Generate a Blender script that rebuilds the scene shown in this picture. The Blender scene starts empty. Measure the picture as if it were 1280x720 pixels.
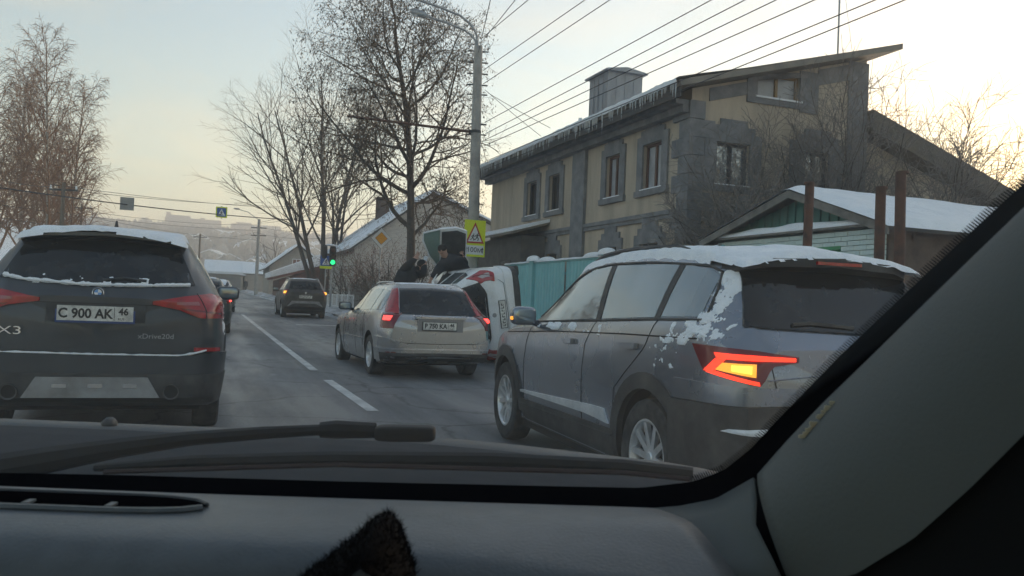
import bpy, bmesh, math, random
from mathutils import Vector, Matrix, noise
from mathutils.bvhtree import BVHTree

SC = bpy.context.scene
COL = SC.collection
rad = math.radians

# ------------------------------------------------------------------ camera
F_PX, PITCH, ROLL, EYE = 1050.0, rad(1.1), rad(2.4), 1.2
RIGHT, UP, FWD = Vector((1, 0, 0)), Vector((0, -math.sin(PITCH), math.cos(PITCH))), Vector((0, math.cos(PITCH), math.sin(PITCH)))
cam_data = bpy.data.cameras.new('camera')
cam = bpy.data.objects.new('camera', cam_data)
COL.objects.link(cam)
ex = RIGHT * math.cos(ROLL) + UP * math.sin(ROLL)
ey = UP * math.cos(ROLL) - RIGHT * math.sin(ROLL)
m3 = Matrix((ex, ey, -FWD)).transposed()
cam.matrix_world = Matrix.Translation((0, 0, EYE)) @ m3.to_4x4()
cam_data.sensor_width = 36.0
cam_data.lens = F_PX / 1280.0 * 36.0
cam_data.clip_start, cam_data.clip_end = 0.05, 6000.0
cam_data.dof.use_dof = True
cam_data.dof.focus_distance = 12.0
cam_data.dof.aperture_fstop = 16.0
SC.camera = cam

# ------------------------------------------------------------------ sky, sun, exposure
SUN_AZ, SUN_EL = rad(40.0), rad(4.2)          # azimuth to the right of +Y
world = bpy.data.worlds.new('World')
SC.world = world
world.use_nodes = True
wn, wl = world.node_tree.nodes, world.node_tree.links
wn.clear()
w_out, w_bg, w_sky = wn.new('ShaderNodeOutputWorld'), wn.new('ShaderNodeBackground'), wn.new('ShaderNodeTexSky')
w_sky.sky_type = 'NISHITA'
w_sky.sun_disc = False
w_sky.sun_elevation = SUN_EL
w_sky.sun_rotation = SUN_AZ
w_sky.altitude = 100.0
w_sky.air_density, w_sky.dust_density, w_sky.ozone_density = 1.05, 0.9, 1.3
w_bg.inputs['Strength'].default_value = 0.15
w_tc, w_sep, w_add, w_div, w_noi, w_ramp, w_mix = (wn.new(k) for k in ('ShaderNodeTexCoord', 'ShaderNodeSeparateXYZ', 'ShaderNodeMath', 'ShaderNodeVectorMath', 'ShaderNodeTexNoise', 'ShaderNodeValToRGB', 'ShaderNodeMix'))
w_add.operation, w_add.inputs[1].default_value = 'ADD', 0.22          # thin high cloud: noise on a plane overhead
w_div.operation = 'DIVIDE'
wl.new(w_tc.outputs['Generated'], w_sep.inputs[0])
wl.new(w_sep.outputs['Z'], w_add.inputs[0])
wl.new(w_tc.outputs['Generated'], w_div.inputs[0])
wl.new(w_add.outputs[0], w_div.inputs[1])
wl.new(w_div.outputs[0], w_noi.inputs['Vector'])
w_noi.inputs['Scale'].default_value, w_noi.inputs['Detail'].default_value, w_noi.inputs['Distortion'].default_value = 1.7, 6.0, 0.8
w_ramp.color_ramp.elements[0].position, w_ramp.color_ramp.elements[1].position = 0.45, 0.75
w_ramp.color_ramp.elements[0].color, w_ramp.color_ramp.elements[1].color = (0.94, 0.985, 1.03, 1), (1.36, 1.08, 0.92, 1)
wl.new(w_noi.outputs['Fac'], w_ramp.inputs[0])
w_mix.data_type, w_mix.blend_type = 'RGBA', 'MULTIPLY'
w_mix.inputs[0].default_value = 1.0
wl.new(w_sky.outputs[0], w_mix.inputs[6])
wl.new(w_ramp.outputs[0], w_mix.inputs[7])
wl.new(w_mix.outputs[2], w_bg.inputs[0])
wl.new(w_bg.outputs[0], w_out.inputs[0])
sun_data = bpy.data.lights.new('sun', 'SUN')
sun_data.energy, sun_data.angle, sun_data.color = 3.4, rad(0.6), (1.0, 0.72, 0.45)
sun = bpy.data.objects.new('sun', sun_data)
COL.objects.link(sun)
sun_dir = Vector((math.sin(SUN_AZ) * math.cos(SUN_EL), math.cos(SUN_AZ) * math.cos(SUN_EL), math.sin(SUN_EL)))
sun.rotation_euler = (-sun_dir).to_track_quat('-Z', 'Y').to_euler()
SC.view_settings.view_transform = 'Standard'
SC.view_settings.look = 'None'
SC.view_settings.exposure = 1.62
SC.view_settings.gamma = 1.0
SC.render.engine = 'CYCLES'
SC.cycles.max_bounces = 5
SC.cycles.diffuse_bounces = 3
SC.cycles.use_adaptive_sampling = True
SC.cycles.adaptive_threshold = 0.02
SC.cycles.transparent_max_bounces = 12
SC.cycles.volume_bounces = 1
SC.cycles.use_denoising = True
SC.cycles.sample_clamp_indirect = 6.0

# ------------------------------------------------------------------ coordinates: s right of the road axis, t along the road
ANG = rad(20.5)
CA, SA = math.cos(ANG), math.sin(ANG)
def gz(t):
    return 0.012 * max(0.0, min(t, 130.0) - 13.0)
def W(s, t, z=0.0):
    return Vector((s * CA - t * SA, s * SA + t * CA, z + gz(t)))
def ST(p):
    return Vector((p[0] * CA + p[1] * SA, -p[0] * SA + p[1] * CA, p[2]))
def ray(px, py):
    x, y = px - 640.0, py - 360.0
    X = x * math.cos(ROLL) + y * math.sin(ROLL)
    Y = -x * math.sin(ROLL) + y * math.cos(ROLL)
    return RIGHT * X - UP * Y + FWD * F_PX
EYEV = Vector((0, 0, EYE))
def at(px, py, depth):
    d = ray(px, py)
    return EYEV + d * (depth / d.y)
def on_s(px, py, s):
    d = ray(px, py)
    return ST(EYEV + d * (s / (d.x * CA + d.y * SA)))
def on_t(px, py, t):
    d = ray(px, py)
    return ST(EYEV + d * (t / (-d.x * SA + d.y * CA)))

# ------------------------------------------------------------------ materials
def rgb(c):
    return (c[0], c[1], c[2], 1.0)
MATS = {}
def mat(name, col, rough=0.6, metal=0.0, col2=None, scale=4.0, lo=0.4, hi=0.65, bump=0.0, bscale=None, bdist=0.02, spec=0.5, coat=0.0, emit=0.0, ecol=None, stretch=None, rough2=None, trans=0.0):
    if name in MATS:
        return MATS[name]
    m = bpy.data.materials.new(name)
    m.use_nodes = True
    nt = m.node_tree
    b = nt.nodes['Principled BSDF']
    b.inputs['Base Color'].default_value = rgb(col)
    b.inputs['Roughness'].default_value = rough
    b.inputs['Metallic'].default_value = metal
    b.inputs['Specular IOR Level'].default_value = spec
    b.inputs['Coat Weight'].default_value = coat
    b.inputs['Coat Roughness'].default_value = 0.08
    b.inputs['Transmission Weight'].default_value = trans
    if emit:
        b.inputs['Emission Color'].default_value = rgb(ecol or col)
        b.inputs['Emission Strength'].default_value = emit
    if col2 is not None or bump:
        tc = nt.nodes.new('ShaderNodeTexCoord')
        mp = nt.nodes.new('ShaderNodeMapping')
        nt.links.new(tc.outputs['Object'], mp.inputs[0])
        if stretch:
            mp.inputs['Scale'].default_value = stretch
    if col2 is not None:
        nz = nt.nodes.new('ShaderNodeTexNoise')
        nz.inputs['Scale'].default_value = scale
        nz.inputs['Detail'].default_value = 7.0
        nz.inputs['Roughness'].default_value = 0.62
        nt.links.new(mp.outputs[0], nz.inputs['Vector'])
        cr = nt.nodes.new('ShaderNodeValToRGB')
        cr.color_ramp.elements[0].position, cr.color_ramp.elements[1].position = lo, hi
        cr.color_ramp.elements[0].color, cr.color_ramp.elements[1].color = rgb(col), rgb(col2)
        nt.links.new(nz.outputs['Fac'], cr.inputs[0])
        nt.links.new(cr.outputs[0], b.inputs['Base Color'])
        if rough2 is not None:
            mr = nt.nodes.new('ShaderNodeMapRange')
            mr.inputs['From Min'].default_value, mr.inputs['From Max'].default_value = lo, hi
            mr.inputs['To Min'].default_value, mr.inputs['To Max'].default_value = rough, rough2
            nt.links.new(nz.outputs['Fac'], mr.inputs[0])
            nt.links.new(mr.outputs[0], b.inputs['Roughness'])
    if bump:
        n2 = nt.nodes.new('ShaderNodeTexNoise')
        n2.inputs['Scale'].default_value = bscale or scale * 4
        n2.inputs['Detail'].default_value = 6.0
        nt.links.new(mp.outputs[0], n2.inputs['Vector'])
        bp = nt.nodes.new('ShaderNodeBump')
        bp.inputs['Strength'].default_value = bump
        bp.inputs['Distance'].default_value = bdist
        nt.links.new(n2.outputs['Fac'], bp.inputs['Height'])
        nt.links.new(bp.outputs[0], b.inputs['Normal'])
    MATS[name] = m
    return m

SNOW = mat('snow', (0.88, 0.90, 0.93), 0.75, col2=(0.80, 0.83, 0.87), scale=3.0, bump=0.5, bscale=14, bdist=0.03)
SNOW_CAR = mat('car_snow', (0.90, 0.92, 0.95), 0.8, col2=(0.80, 0.83, 0.88), scale=9.0, bump=0.9, bscale=70, bdist=0.008)
SNOW_DIRTY = mat('dirty_snow', (0.62, 0.64, 0.67), 0.8, col2=(0.30, 0.29, 0.28), scale=0.8, bump=0.7, bscale=5, bdist=0.06)
ASPHALT = mat('asphalt', (0.20, 0.202, 0.205), 0.62, col2=(0.29, 0.292, 0.296), scale=0.55, lo=0.38, hi=0.68, bump=0.25, bscale=60, bdist=0.01, rough2=0.8)
MARKING = mat('road_paint', (0.70, 0.70, 0.68), 0.7, col2=(0.30, 0.30, 0.30), scale=2.5, lo=0.42, hi=0.72)
KERB = mat('kerb_stone', (0.30, 0.30, 0.30), 0.8, col2=(0.5, 0.51, 0.53), scale=2)
TYRE = mat('tyre_rubber', (0.018, 0.018, 0.019), 0.85, col2=(0.07, 0.07, 0.07), scale=9)
PLASTIC = mat('black_plastic', (0.028, 0.029, 0.031), 0.6, col2=(0.095, 0.093, 0.09), scale=5, lo=0.42, hi=0.75)
UNDER = mat('underbody', (0.015, 0.015, 0.016), 0.9)
GLASS = mat('tinted_car_glass', (0.010, 0.012, 0.014), 0.05, col2=(0.035, 0.037, 0.04), scale=5, lo=0.45, hi=0.8, spec=0.5, rough2=0.22)
GLASS_SIDE = mat('clear_car_glass', (0.24, 0.28, 0.30), 0.03, 0.7, col2=(0.32, 0.36, 0.385), scale=2.5, lo=0.3, hi=0.7)
CHROME = mat('chrome', (0.75, 0.76, 0.78), 0.18, 1.0)
RIM = mat('alloy_rim', (0.72, 0.73, 0.75), 0.3, 0.55, col2=(0.50, 0.50, 0.50), scale=8)
RIM_DARK = mat('dark_rim', (0.05, 0.05, 0.055), 0.5, 0.4)
LAMP_RED = mat('red_lamp_lens', (0.42, 0.015, 0.02), 0.15, col2=(0.25, 0.01, 0.012), scale=14, spec=0.6, coat=0.5)
LAMP_DARKRED = mat('dark_red_lamp', (0.16, 0.006, 0.01), 0.15, coat=0.5)
LAMP_CLEAR = mat('clear_lamp_lens', (0.45, 0.40, 0.40), 0.2, coat=0.5)
LAMP_SOFT = mat('pale_red_lamp_bar', (0.36, 0.12, 0.12), 0.25, coat=0.4)
WIPER = mat('wiper_black', (0.010, 0.011, 0.013), 0.6, spec=0.25)
LIT_RED = mat('lit_red_lamp', (0.8, 0.03, 0.02), 0.3, emit=0.8, ecol=(1.0, 0.035, 0.012))
LIT_BRAKE = mat('lit_brake_lamp', (0.8, 0.05, 0.05), 0.3, emit=0.9, ecol=(1.0, 0.06, 0.05))
LIT_ORANGE = mat('lit_indicator', (0.9, 0.4, 0.05), 0.3, emit=0.42, ecol=(1.0, 0.36, 0.03))
LIT_AMBER = mat('lit_amber_core', (0.9, 0.6, 0.1), 0.3, emit=0.6, ecol=(1.0, 0.58, 0.06))
LIT_GREEN = mat('lit_green_signal', (0.05, 0.8, 0.3), 0.3, emit=0.5, ecol=(0.02, 1.0, 0.28))
PLATE = mat('plate_white', (0.78, 0.77, 0.72), 0.45, col2=(0.46, 0.45, 0.42), scale=14)
PLATE_INK = mat('plate_ink', (0.02, 0.02, 0.02), 0.6)
PLATE_BLUE = mat('plate_frame_blue', (0.04, 0.08, 0.25), 0.5)
PAINT_BLACK = mat('dirty_black_paint', (0.020, 0.026, 0.034), 0.28, 0.1, col2=(0.068, 0.076, 0.086), scale=1.6, lo=0.3, hi=0.8, coat=0.35, rough2=0.6)
PAINT_SILVER = mat('silver_paint', (0.44, 0.445, 0.455), 0.22, 0.85, col2=(0.36, 0.36, 0.36), scale=1.5, lo=0.35, hi=0.8, coat=0.5, rough2=0.42)
PAINT_GREY = mat('grey_blue_paint', (0.25, 0.28, 0.335), 0.22, 0.7, col2=(0.27, 0.285, 0.315), scale=1.2, lo=0.3, hi=0.8, coat=0.6, rough2=0.36)
PAINT_WHITE = mat('white_paint', (0.78, 0.79, 0.80), 0.35, col2=(0.55, 0.55, 0.54), scale=3, lo=0.5, hi=0.8, coat=0.4)
PAINT_BROWN = mat('dark_brown_paint', (0.028, 0.025, 0.024), 0.35, 0.2, col2=(0.09, 0.085, 0.08), scale=2.5, coat=0.3, rough2=0.6)
PAINT_GREEN = mat('dark_green_paint', (0.03, 0.045, 0.045), 0.35, 0.2, coat=0.3)
GREY_TRIM = mat('grey_bumper_trim', (0.33, 0.34, 0.36), 0.45, 0.4, col2=(0.2, 0.2, 0.2), scale=4)
CONCRETE = mat('concrete_pole', (0.40, 0.38, 0.35), 0.85, col2=(0.28, 0.27, 0.25), scale=3, bump=0.3)
STEEL = mat('galvanised_steel', (0.38, 0.39, 0.40), 0.5, 0.6, col2=(0.28, 0.28, 0.29), scale=4)
DARKSTEEL = mat('dark_steel', (0.06, 0.06, 0.06), 0.6, 0.3)
WIRE = mat('wire', (0.035, 0.035, 0.04), 0.6)
RUST = mat('rusty_pipe', (0.12, 0.055, 0.035), 0.85, col2=(0.06, 0.035, 0.028), scale=8, bump=0.4)
STUCCO = mat('tan_stucco', (0.53, 0.445, 0.345), 0.9, col2=(0.32, 0.27, 0.215), scale=1.3, lo=0.35, hi=0.72, bump=0.35, bscale=25, stretch=(1.4, 1.4, 0.22))
STONE = mat('dark_grey_stone', (0.15, 0.155, 0.165), 0.85, col2=(0.24, 0.24, 0.245), scale=3, bump=0.35)
ROOF_METAL = mat('grey_sheet_roof', (0.22, 0.20, 0.17), 0.55, 0.3, col2=(0.14, 0.13, 0.12), scale=2)
TIN = mat('tin_sheet', (0.32, 0.34, 0.37), 0.45, 0.55, col2=(0.24, 0.25, 0.27), scale=3, stretch=(1, 1, 0.3))
WINFRAME_BROWN = mat('brown_window_frame', (0.10, 0.045, 0.03), 0.6)
WINFRAME_DARK = mat('dark_window_frame', (0.035, 0.035, 0.04), 0.6)
WINFRAME_OCHRE = mat('ochre_window_frame', (0.25, 0.16, 0.07), 0.6)
WINPANE = mat('window_pane', (0.50, 0.54, 0.58), 0.05, metal=0.8)
CURTAIN = mat('curtained_pane', (0.36, 0.38, 0.41), 0.35, col2=(0.26, 0.27, 0.29), scale=3, spec=0.8)
ICE = mat('ice', (0.62, 0.66, 0.70), 0.15, spec=0.6, trans=0.4)
BRICK_TEAL = mat('painted_pale_teal_brick', (0.64, 0.75, 0.72), 0.75, col2=(0.52, 0.63, 0.61), scale=6, bump=0.3)
MORTAR = mat('mortar', (0.20, 0.26, 0.25), 0.9)
BOARD_GREEN = mat('dark_green_board', (0.035, 0.15, 0.12), 0.65, col2=(0.05, 0.10, 0.09), scale=3, stretch=(1, 1, 0.3))
DOOR_GREEN = mat('bright_green_door', (0.06, 0.30, 0.13), 0.6, col2=(0.05, 0.22, 0.10), scale=4)
WOOD_GREY = mat('weathered_wood', (0.20, 0.19, 0.17), 0.85, col2=(0.12, 0.11, 0.10), scale=5, stretch=(4, 1, 1))
BROWN_WALL = mat('brown_brick_wall', (0.13, 0.095, 0.075), 0.9, col2=(0.08, 0.06, 0.05), scale=4, bump=0.4)
FENCE_TEAL = mat('teal_sheet_fence', (0.22, 0.52, 0.54), 0.5, 0.1, col2=(0.17, 0.38, 0.40), scale=2.2, lo=0.35, hi=0.75)
SIGN_YG = mat('fluorescent_yellow_sign', (0.72, 0.80, 0.02), 0.5)
SIGN_WHITE = mat('sign_white', (0.75, 0.76, 0.76), 0.5)
SIGN_RED = mat('sign_red', (0.45, 0.03, 0.03), 0.5)
SIGN_BLACK = mat('sign_black', (0.02, 0.02, 0.02), 0.6)
SIGN_AMBER = mat('sign_amber', (0.80, 0.36, 0.02), 0.5)
SIGN_BLUE = mat('sign_blue', (0.03, 0.10, 0.35), 0.5)
SIGN_BACK = mat('sign_back_grey', (0.30, 0.31, 0.30), 0.6, 0.3)
BARK = mat('grey_brown_bark', (0.085, 0.07, 0.058), 0.9, col2=(0.045, 0.038, 0.033), scale=9, bump=0.5)
TWIG = mat('brown_twig', (0.11, 0.075, 0.05), 0.9)
TWIG_GREY = mat('grey_twig', (0.17, 0.155, 0.145), 0.9)
SEED = mat('dry_ash_seed', (0.10, 0.065, 0.04), 0.9)
BIRCH_BARK = mat('birch_bark', (0.42, 0.37, 0.31), 0.85, col2=(0.10, 0.08, 0.07), scale=6, stretch=(1, 1, 2.5), lo=0.5, hi=0.62)
TWIG_BIRCH = mat('birch_twig', (0.24, 0.13, 0.07), 0.9)
LEAF_RED = mat('dry_red_leaf', (0.18, 0.055, 0.035), 0.9)
LEAF_DARK = mat('dark_evergreen', (0.035, 0.045, 0.03), 0.9)
CLOTH = mat('black_jacket', (0.012, 0.013, 0.016), 0.85, col2=(0.022, 0.023, 0.027), scale=9, bump=0.3, bscale=25)
CLOTH_B = mat('dark_blue_jacket', (0.014, 0.017, 0.024), 0.8, col2=(0.026, 0.029, 0.037), scale=9, bump=0.3, bscale=25)
SKIN = mat('skin', (0.46, 0.27, 0.20), 0.6)
HAIR = mat('dark_hair', (0.015, 0.012, 0.01), 0.8)

# ------------------------------------------------------------------ mesh helpers
class MB:
    def __init__(self):
        self.v, self.f, self.mi = [], [], []
    def add(self, vs, fs, mi=0):
        o = len(self.v)
        self.v += [tuple(p) for p in vs]
        self.f += [tuple(i + o for i in f) for f in fs]
        self.mi += [mi] * len(fs)
        return self
    def box(self, lo, hi, mi=0, M=None):
        x0, y0, z0 = lo
        x1, y1, z1 = hi
        vs = [(x0, y0, z0), (x1, y0, z0), (x1, y1, z0), (x0, y1, z0), (x0, y0, z1), (x1, y0, z1), (x1, y1, z1), (x0, y1, z1)]
        if M is not None:
            vs = [M @ Vector(p) for p in vs]
        return self.add(vs, [(0, 3, 2, 1), (4, 5, 6, 7), (0, 1, 5, 4), (1, 2, 6, 5), (2, 3, 7, 6), (3, 0, 4, 7)], mi)
    def prism(self, poly, vec, mi=0):
        n = len(poly)
        vec = Vector(vec)
        vs = [Vector(p) for p in poly] + [Vector(p) + vec for p in poly]
        fs = [tuple(range(n - 1, -1, -1)), tuple(range(n, 2 * n))]
        fs += [(i, (i + 1) % n, (i + 1) % n + n, i + n) for i in range(n)]
        return self.add(vs, fs, mi)
    def tube(self, pts, radii, n=6, mi=0, cap=True):
        pts = [Vector(p) for p in pts]
        k = len(pts)
        vs, fs = [], []
        up = None
        for i in range(k):
            d = (pts[min(i + 1, k - 1)] - pts[max(i - 1, 0)])
            if d.length < 1e-9:
                d = Vector((0, 0, 1))
            d.normalize()
            if up is None:
                up = Vector((0, 0, 1)) if abs(d.z) < 0.9 else Vector((1, 0, 0))
            a = d.cross(up)
            if a.length < 1e-6:
                a = d.cross(Vector((0.3, 1, 0.2)))
            a.normalize()
            up = a.cross(d).normalized()
            r = radii[i] if isinstance(radii, (list, tuple)) else radii
            for j in range(n):
                q = 2 * math.pi * j / n
                vs.append(pts[i] + a * (r * math.cos(q)) + up * (r * math.sin(q)))
        for i in range(k - 1):
            for j in range(n):
                fs.append((i * n + j, i * n + (j + 1) % n, (i + 1) * n + (j + 1) % n, (i + 1) * n + j))
        if cap:
            fs.append(tuple(range(n - 1, -1, -1)))
            fs.append(tuple((k - 1) * n + j for j in range(n)))
        return self.add(vs, fs, mi)
    def lathe(self, prof, n=24, M=None, mi=0):
        vs, fs = [], []
        k = len(prof)
        for j in range(n):
            q = 2 * math.pi * j / n
            for (r, h) in prof:
                p = Vector((r * math.cos(q), r * math.sin(q), h))
                vs.append(M @ p if M is not None else p)
        for j in range(n):
            for i in range(k - 1):
                a, b = j * k + i, ((j + 1) % n) * k + i
                fs.append((a, b, b + 1, a + 1))
        return self.add(vs, fs, mi)
    def ball(self, c, r, n=10, m=7, mi=0, M=None):
        c = Vector(c)
        if not isinstance(r, (tuple, list)):
            r = (r, r, r)
        vs, fs = [], []
        for i in range(m + 1):
            th = math.pi * i / m
            for j in range(n):
                q = 2 * math.pi * j / n
                p = Vector((r[0] * math.sin(th) * math.cos(q), r[1] * math.sin(th) * math.sin(q), r[2] * math.cos(th)))
                if M is not None:
                    p = M @ p
                vs.append(c + p)
        for i in range(m):
            for j in range(n):
                fs.append((i * n + j, (i + 1) * n + j, (i + 1) * n + (j + 1) % n, i * n + (j + 1) % n))
        return self.add(vs, fs, mi)
    def dome(self, c, r, n=18, m=6):
        c = Vector(c)
        vs, fs = [], []
        for i in range(m + 1):
            th = math.pi / 2 * i / m
            for j in range(n):
                q = 2 * math.pi * j / n
                k = 1 + 0.12 * noise.noise(Vector((math.cos(q) * 2 + c.y, math.sin(q) * 2, i * 0.4)))
                vs.append(c + Vector((r[0] * math.sin(th) * math.cos(q) * k, r[1] * math.sin(th) * math.sin(q) * k, r[2] * math.cos(th) ** 0.8 if i < m else 0)))
        for i in range(m):
            for j in range(n):
                fs.append((i * n + j, (i + 1) * n + j, (i + 1) * n + (j + 1) % n, i * n + (j + 1) % n))
        fs.append(tuple(m * n + j for j in range(n)))
        return self.add(vs, fs)
    def build(self, name, mats, parent=None, smooth=False, fix=True, sharp=35):
        me = bpy.data.meshes.new(name)
        me.from_pydata(self.v, [], self.f)
        if not isinstance(mats, (list, tuple)):
            mats = [mats]
        for m in mats:
            me.materials.append(m)
        if len(mats) > 1:
            me.polygons.foreach_set('material_index', self.mi)
        if fix:
            bm = bmesh.new()
            bm.from_mesh(me)
            bmesh.ops.remove_doubles(bm, verts=bm.verts, dist=1e-6)
            bmesh.ops.recalc_face_normals(bm, faces=bm.faces)
            bm.to_mesh(me)
            bm.free()
        if smooth:
            me.polygons.foreach_set('use_smooth', [True] * len(me.polygons))
            if sharp and hasattr(me, 'set_sharp_from_angle'):
                me.set_sharp_from_angle(angle=rad(sharp))
        me.update()
        o = bpy.data.objects.new(name, me)
        COL.objects.link(o)
        if parent is not None:
            o.parent = parent
        return o

def tag(o, label=None, cat=None, group=None, kind=None):
    if label:
        o['label'] = label
    if cat:
        o['category'] = cat
    if group:
        o['group'] = group
    if kind:
        o['kind'] = kind
    return o
def thing(name, label, cat, loc=(0, 0, 0), rz=0.0, group=None, M=None):
    o = bpy.data.objects.new(name, None)
    o.empty_display_size = 0.2
    COL.objects.link(o)
    if M is not None:
        o.matrix_world = M
    else:
        o.location = loc
        o.rotation_euler = (0, 0, rz)
    return tag(o, label, cat, group)
def share(src, name, parent, loc=(0, 0, 0), rot=(0, 0, 0), scale=(1, 1, 1)):
    o = bpy.data.objects.new(name, src.data if hasattr(src, 'data') else src)
    COL.objects.link(o)
    o.parent = parent
    o.location, o.rotation_euler, o.scale = loc, rot, scale
    return o
def road_thing(name, label, cat, s, t, z=0.0, rz=0.0, group=None):
    return thing(name, label, cat, W(s, t, z), ANG + rz, group)
def text_obj(name, body, size, material, parent, M, depth=0.002, align='CENTER', shear=0.0, width=1.0, bold=0.0):
    cu = bpy.data.curves.new(name, 'FONT')
    cu.body, cu.size, cu.extrude, cu.align_x, cu.align_y = body, size, depth, align, 'CENTER'
    cu.shear = shear
    cu.offset = bold
    cu.resolution_u = 3
    tmp = bpy.data.objects.new(name + '_tmp', cu)
    COL.objects.link(tmp)
    dg = bpy.context.evaluated_depsgraph_get()
    me = bpy.data.meshes.new_from_object(tmp.evaluated_get(dg))
    bpy.data.objects.remove(tmp)
    bpy.data.curves.remove(cu)
    me.transform(M @ Matrix.Diagonal((width, 1, 1, 1)))
    me.materials.clear()
    me.materials.append(material)
    o = bpy.data.objects.new(name, me)
    COL.objects.link(o)
    o.parent = parent
    return o
FACE_BACK = Matrix.Rotation(rad(90), 4, 'X')       # lettering that faces -y, upright
def pchip(pts):
    xs = [p[0] for p in pts]
    ys = [p[1] for p in pts]
    n = len(xs)
    h = [xs[i + 1] - xs[i] for i in range(n - 1)]
    dl = [(ys[i + 1] - ys[i]) / h[i] for i in range(n - 1)]
    m = [0.0] * n
    m[0], m[-1] = dl[0], dl[-1]
    for i in range(1, n - 1):
        if dl[i - 1] * dl[i] > 0:
            w1, w2 = 2 * h[i] + h[i - 1], h[i] + 2 * h[i - 1]
            m[i] = (w1 + w2) / (w1 / dl[i - 1] + w2 / dl[i])
    def f(x):
        if x <= xs[0]:
            return ys[0]
        if x >= xs[-1]:
            return ys[-1]
        i = 0
        while xs[i + 1] < x:
            i += 1
        u = (x - xs[i]) / h[i]
        return ((1 + 2 * u) * (1 - u) ** 2) * ys[i] + u * (1 - u) ** 2 * h[i] * m[i] + u * u * (3 - 2 * u) * ys[i + 1] + u * u * (u - 1) * h[i] * m[i + 1]
    return f
def resample(poly, n):
    poly = [Vector(p) for p in poly]
    L = [0.0]
    for i in range(len(poly) - 1):
        L.append(L[-1] + (poly[i + 1] - poly[i]).length)
    out = []
    for k in range(n + 1):
        d = L[-1] * k / n
        i = 0
        while i < len(poly) - 2 and L[i + 1] < d:
            i += 1
        sg = L[i + 1] - L[i]
        out.append(poly[i].lerp(poly[i + 1], 0 if sg < 1e-9 else min(1, (d - L[i]) / sg)))
    return out
def rbox_mesh(mb, c, size, r=0.3, n=3, M=None, mi=0):
    """rounded box as a superellipsoid"""
    c = Vector(c)
    vs, fs = [], []
    nu, nv = 16, 10
    def pw(a, e):
        return math.copysign(abs(a) ** e, a)
    for i in range(nv + 1):
        ph = -math.pi / 2 + math.pi * i / nv
        for j in range(nu):
            th = 2 * math.pi * j / nu
            p = Vector((size[0] / 2 * pw(math.cos(ph), r) * pw(math.cos(th), r), size[1] / 2 * pw(math.cos(ph), r) * pw(math.sin(th), r), size[2] / 2 * pw(math.sin(ph), r)))
            if M is not None:
                p = M @ p
            vs.append(c + p)
    for i in range(nv):
        for j in range(nu):
            fs.append((i * nu + j, i * nu + (j + 1) % nu, (i + 1) * nu + (j + 1) % nu, (i + 1) * nu + j))
    mb.add(vs, fs, mi)
def boolean_cut(o, cutter_mb, cmat):
    cutter = cutter_mb.build('cutter', cmat)
    o.data.materials.append(cmat)
    md = o.modifiers.new('cut', 'BOOLEAN')
    md.operation, md.object, md.solver = 'DIFFERENCE', cutter, 'EXACT'
    if hasattr(md, 'material_mode'):
        md.material_mode = 'TRANSFER'
    cutter.parent = o.parent
    bpy.context.view_layer.update()
    dg = bpy.context.evaluated_depsgraph_get()
    me = bpy.data.meshes.new_from_object(o.evaluated_get(dg))
    o.modifiers.clear()
    old = o.data
    o.data = me
    bpy.data.objects.remove(cutter)
    return o
# ------------------------------------------------------------------ the setting: ground, road, pavement
def smooth01(u):
    u = max(0.0, min(1.0, u))
    return u * u * (3 - 2 * u)
def terrain(s, t):
    h = gz(t)
    h += 60.0 * smooth01((t - 230) / 640.0) * (0.92 + 0.10 * noise.noise(Vector((s * 0.004, t * 0.004, 1.7))))
    h -= 2.0 * smooth01((t - 135) / 60.0) * (1 - smooth01((t - 240) / 80.0))
    return h
def sheet(name, ss, ts, zf, material, kind='structure', smooth=True):
    vs, fs = [], []
    for t in ts:
        for s in ss:
            vs.append((s * CA - t * SA, s * SA + t * CA, zf(s, t)))
    n = len(ss)
    for j in range(len(ts) - 1):
        for i in range(n - 1):
            a = j * n + i
            fs.append((a, a + 1, a + n + 1, a + n))
    o = MB().add(vs, fs).build(name, material, None, smooth=smooth, sharp=0, fix=False)
    return tag(o, kind=kind)
def span(a, b, n):
    return [a + (b - a) * i / n for i in range(n + 1)]
far_t = span(-60, 10, 4)[:-1] + span(10, 160, 50)[:-1] + span(160, 1100, 60)
sheet('ground', span(-800, -40, 24)[:-1] + span(-40, 40, 20)[:-1] + span(40, 900, 26), far_t, lambda s, t: terrain(s, t) - 0.05, SNOW)
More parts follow.
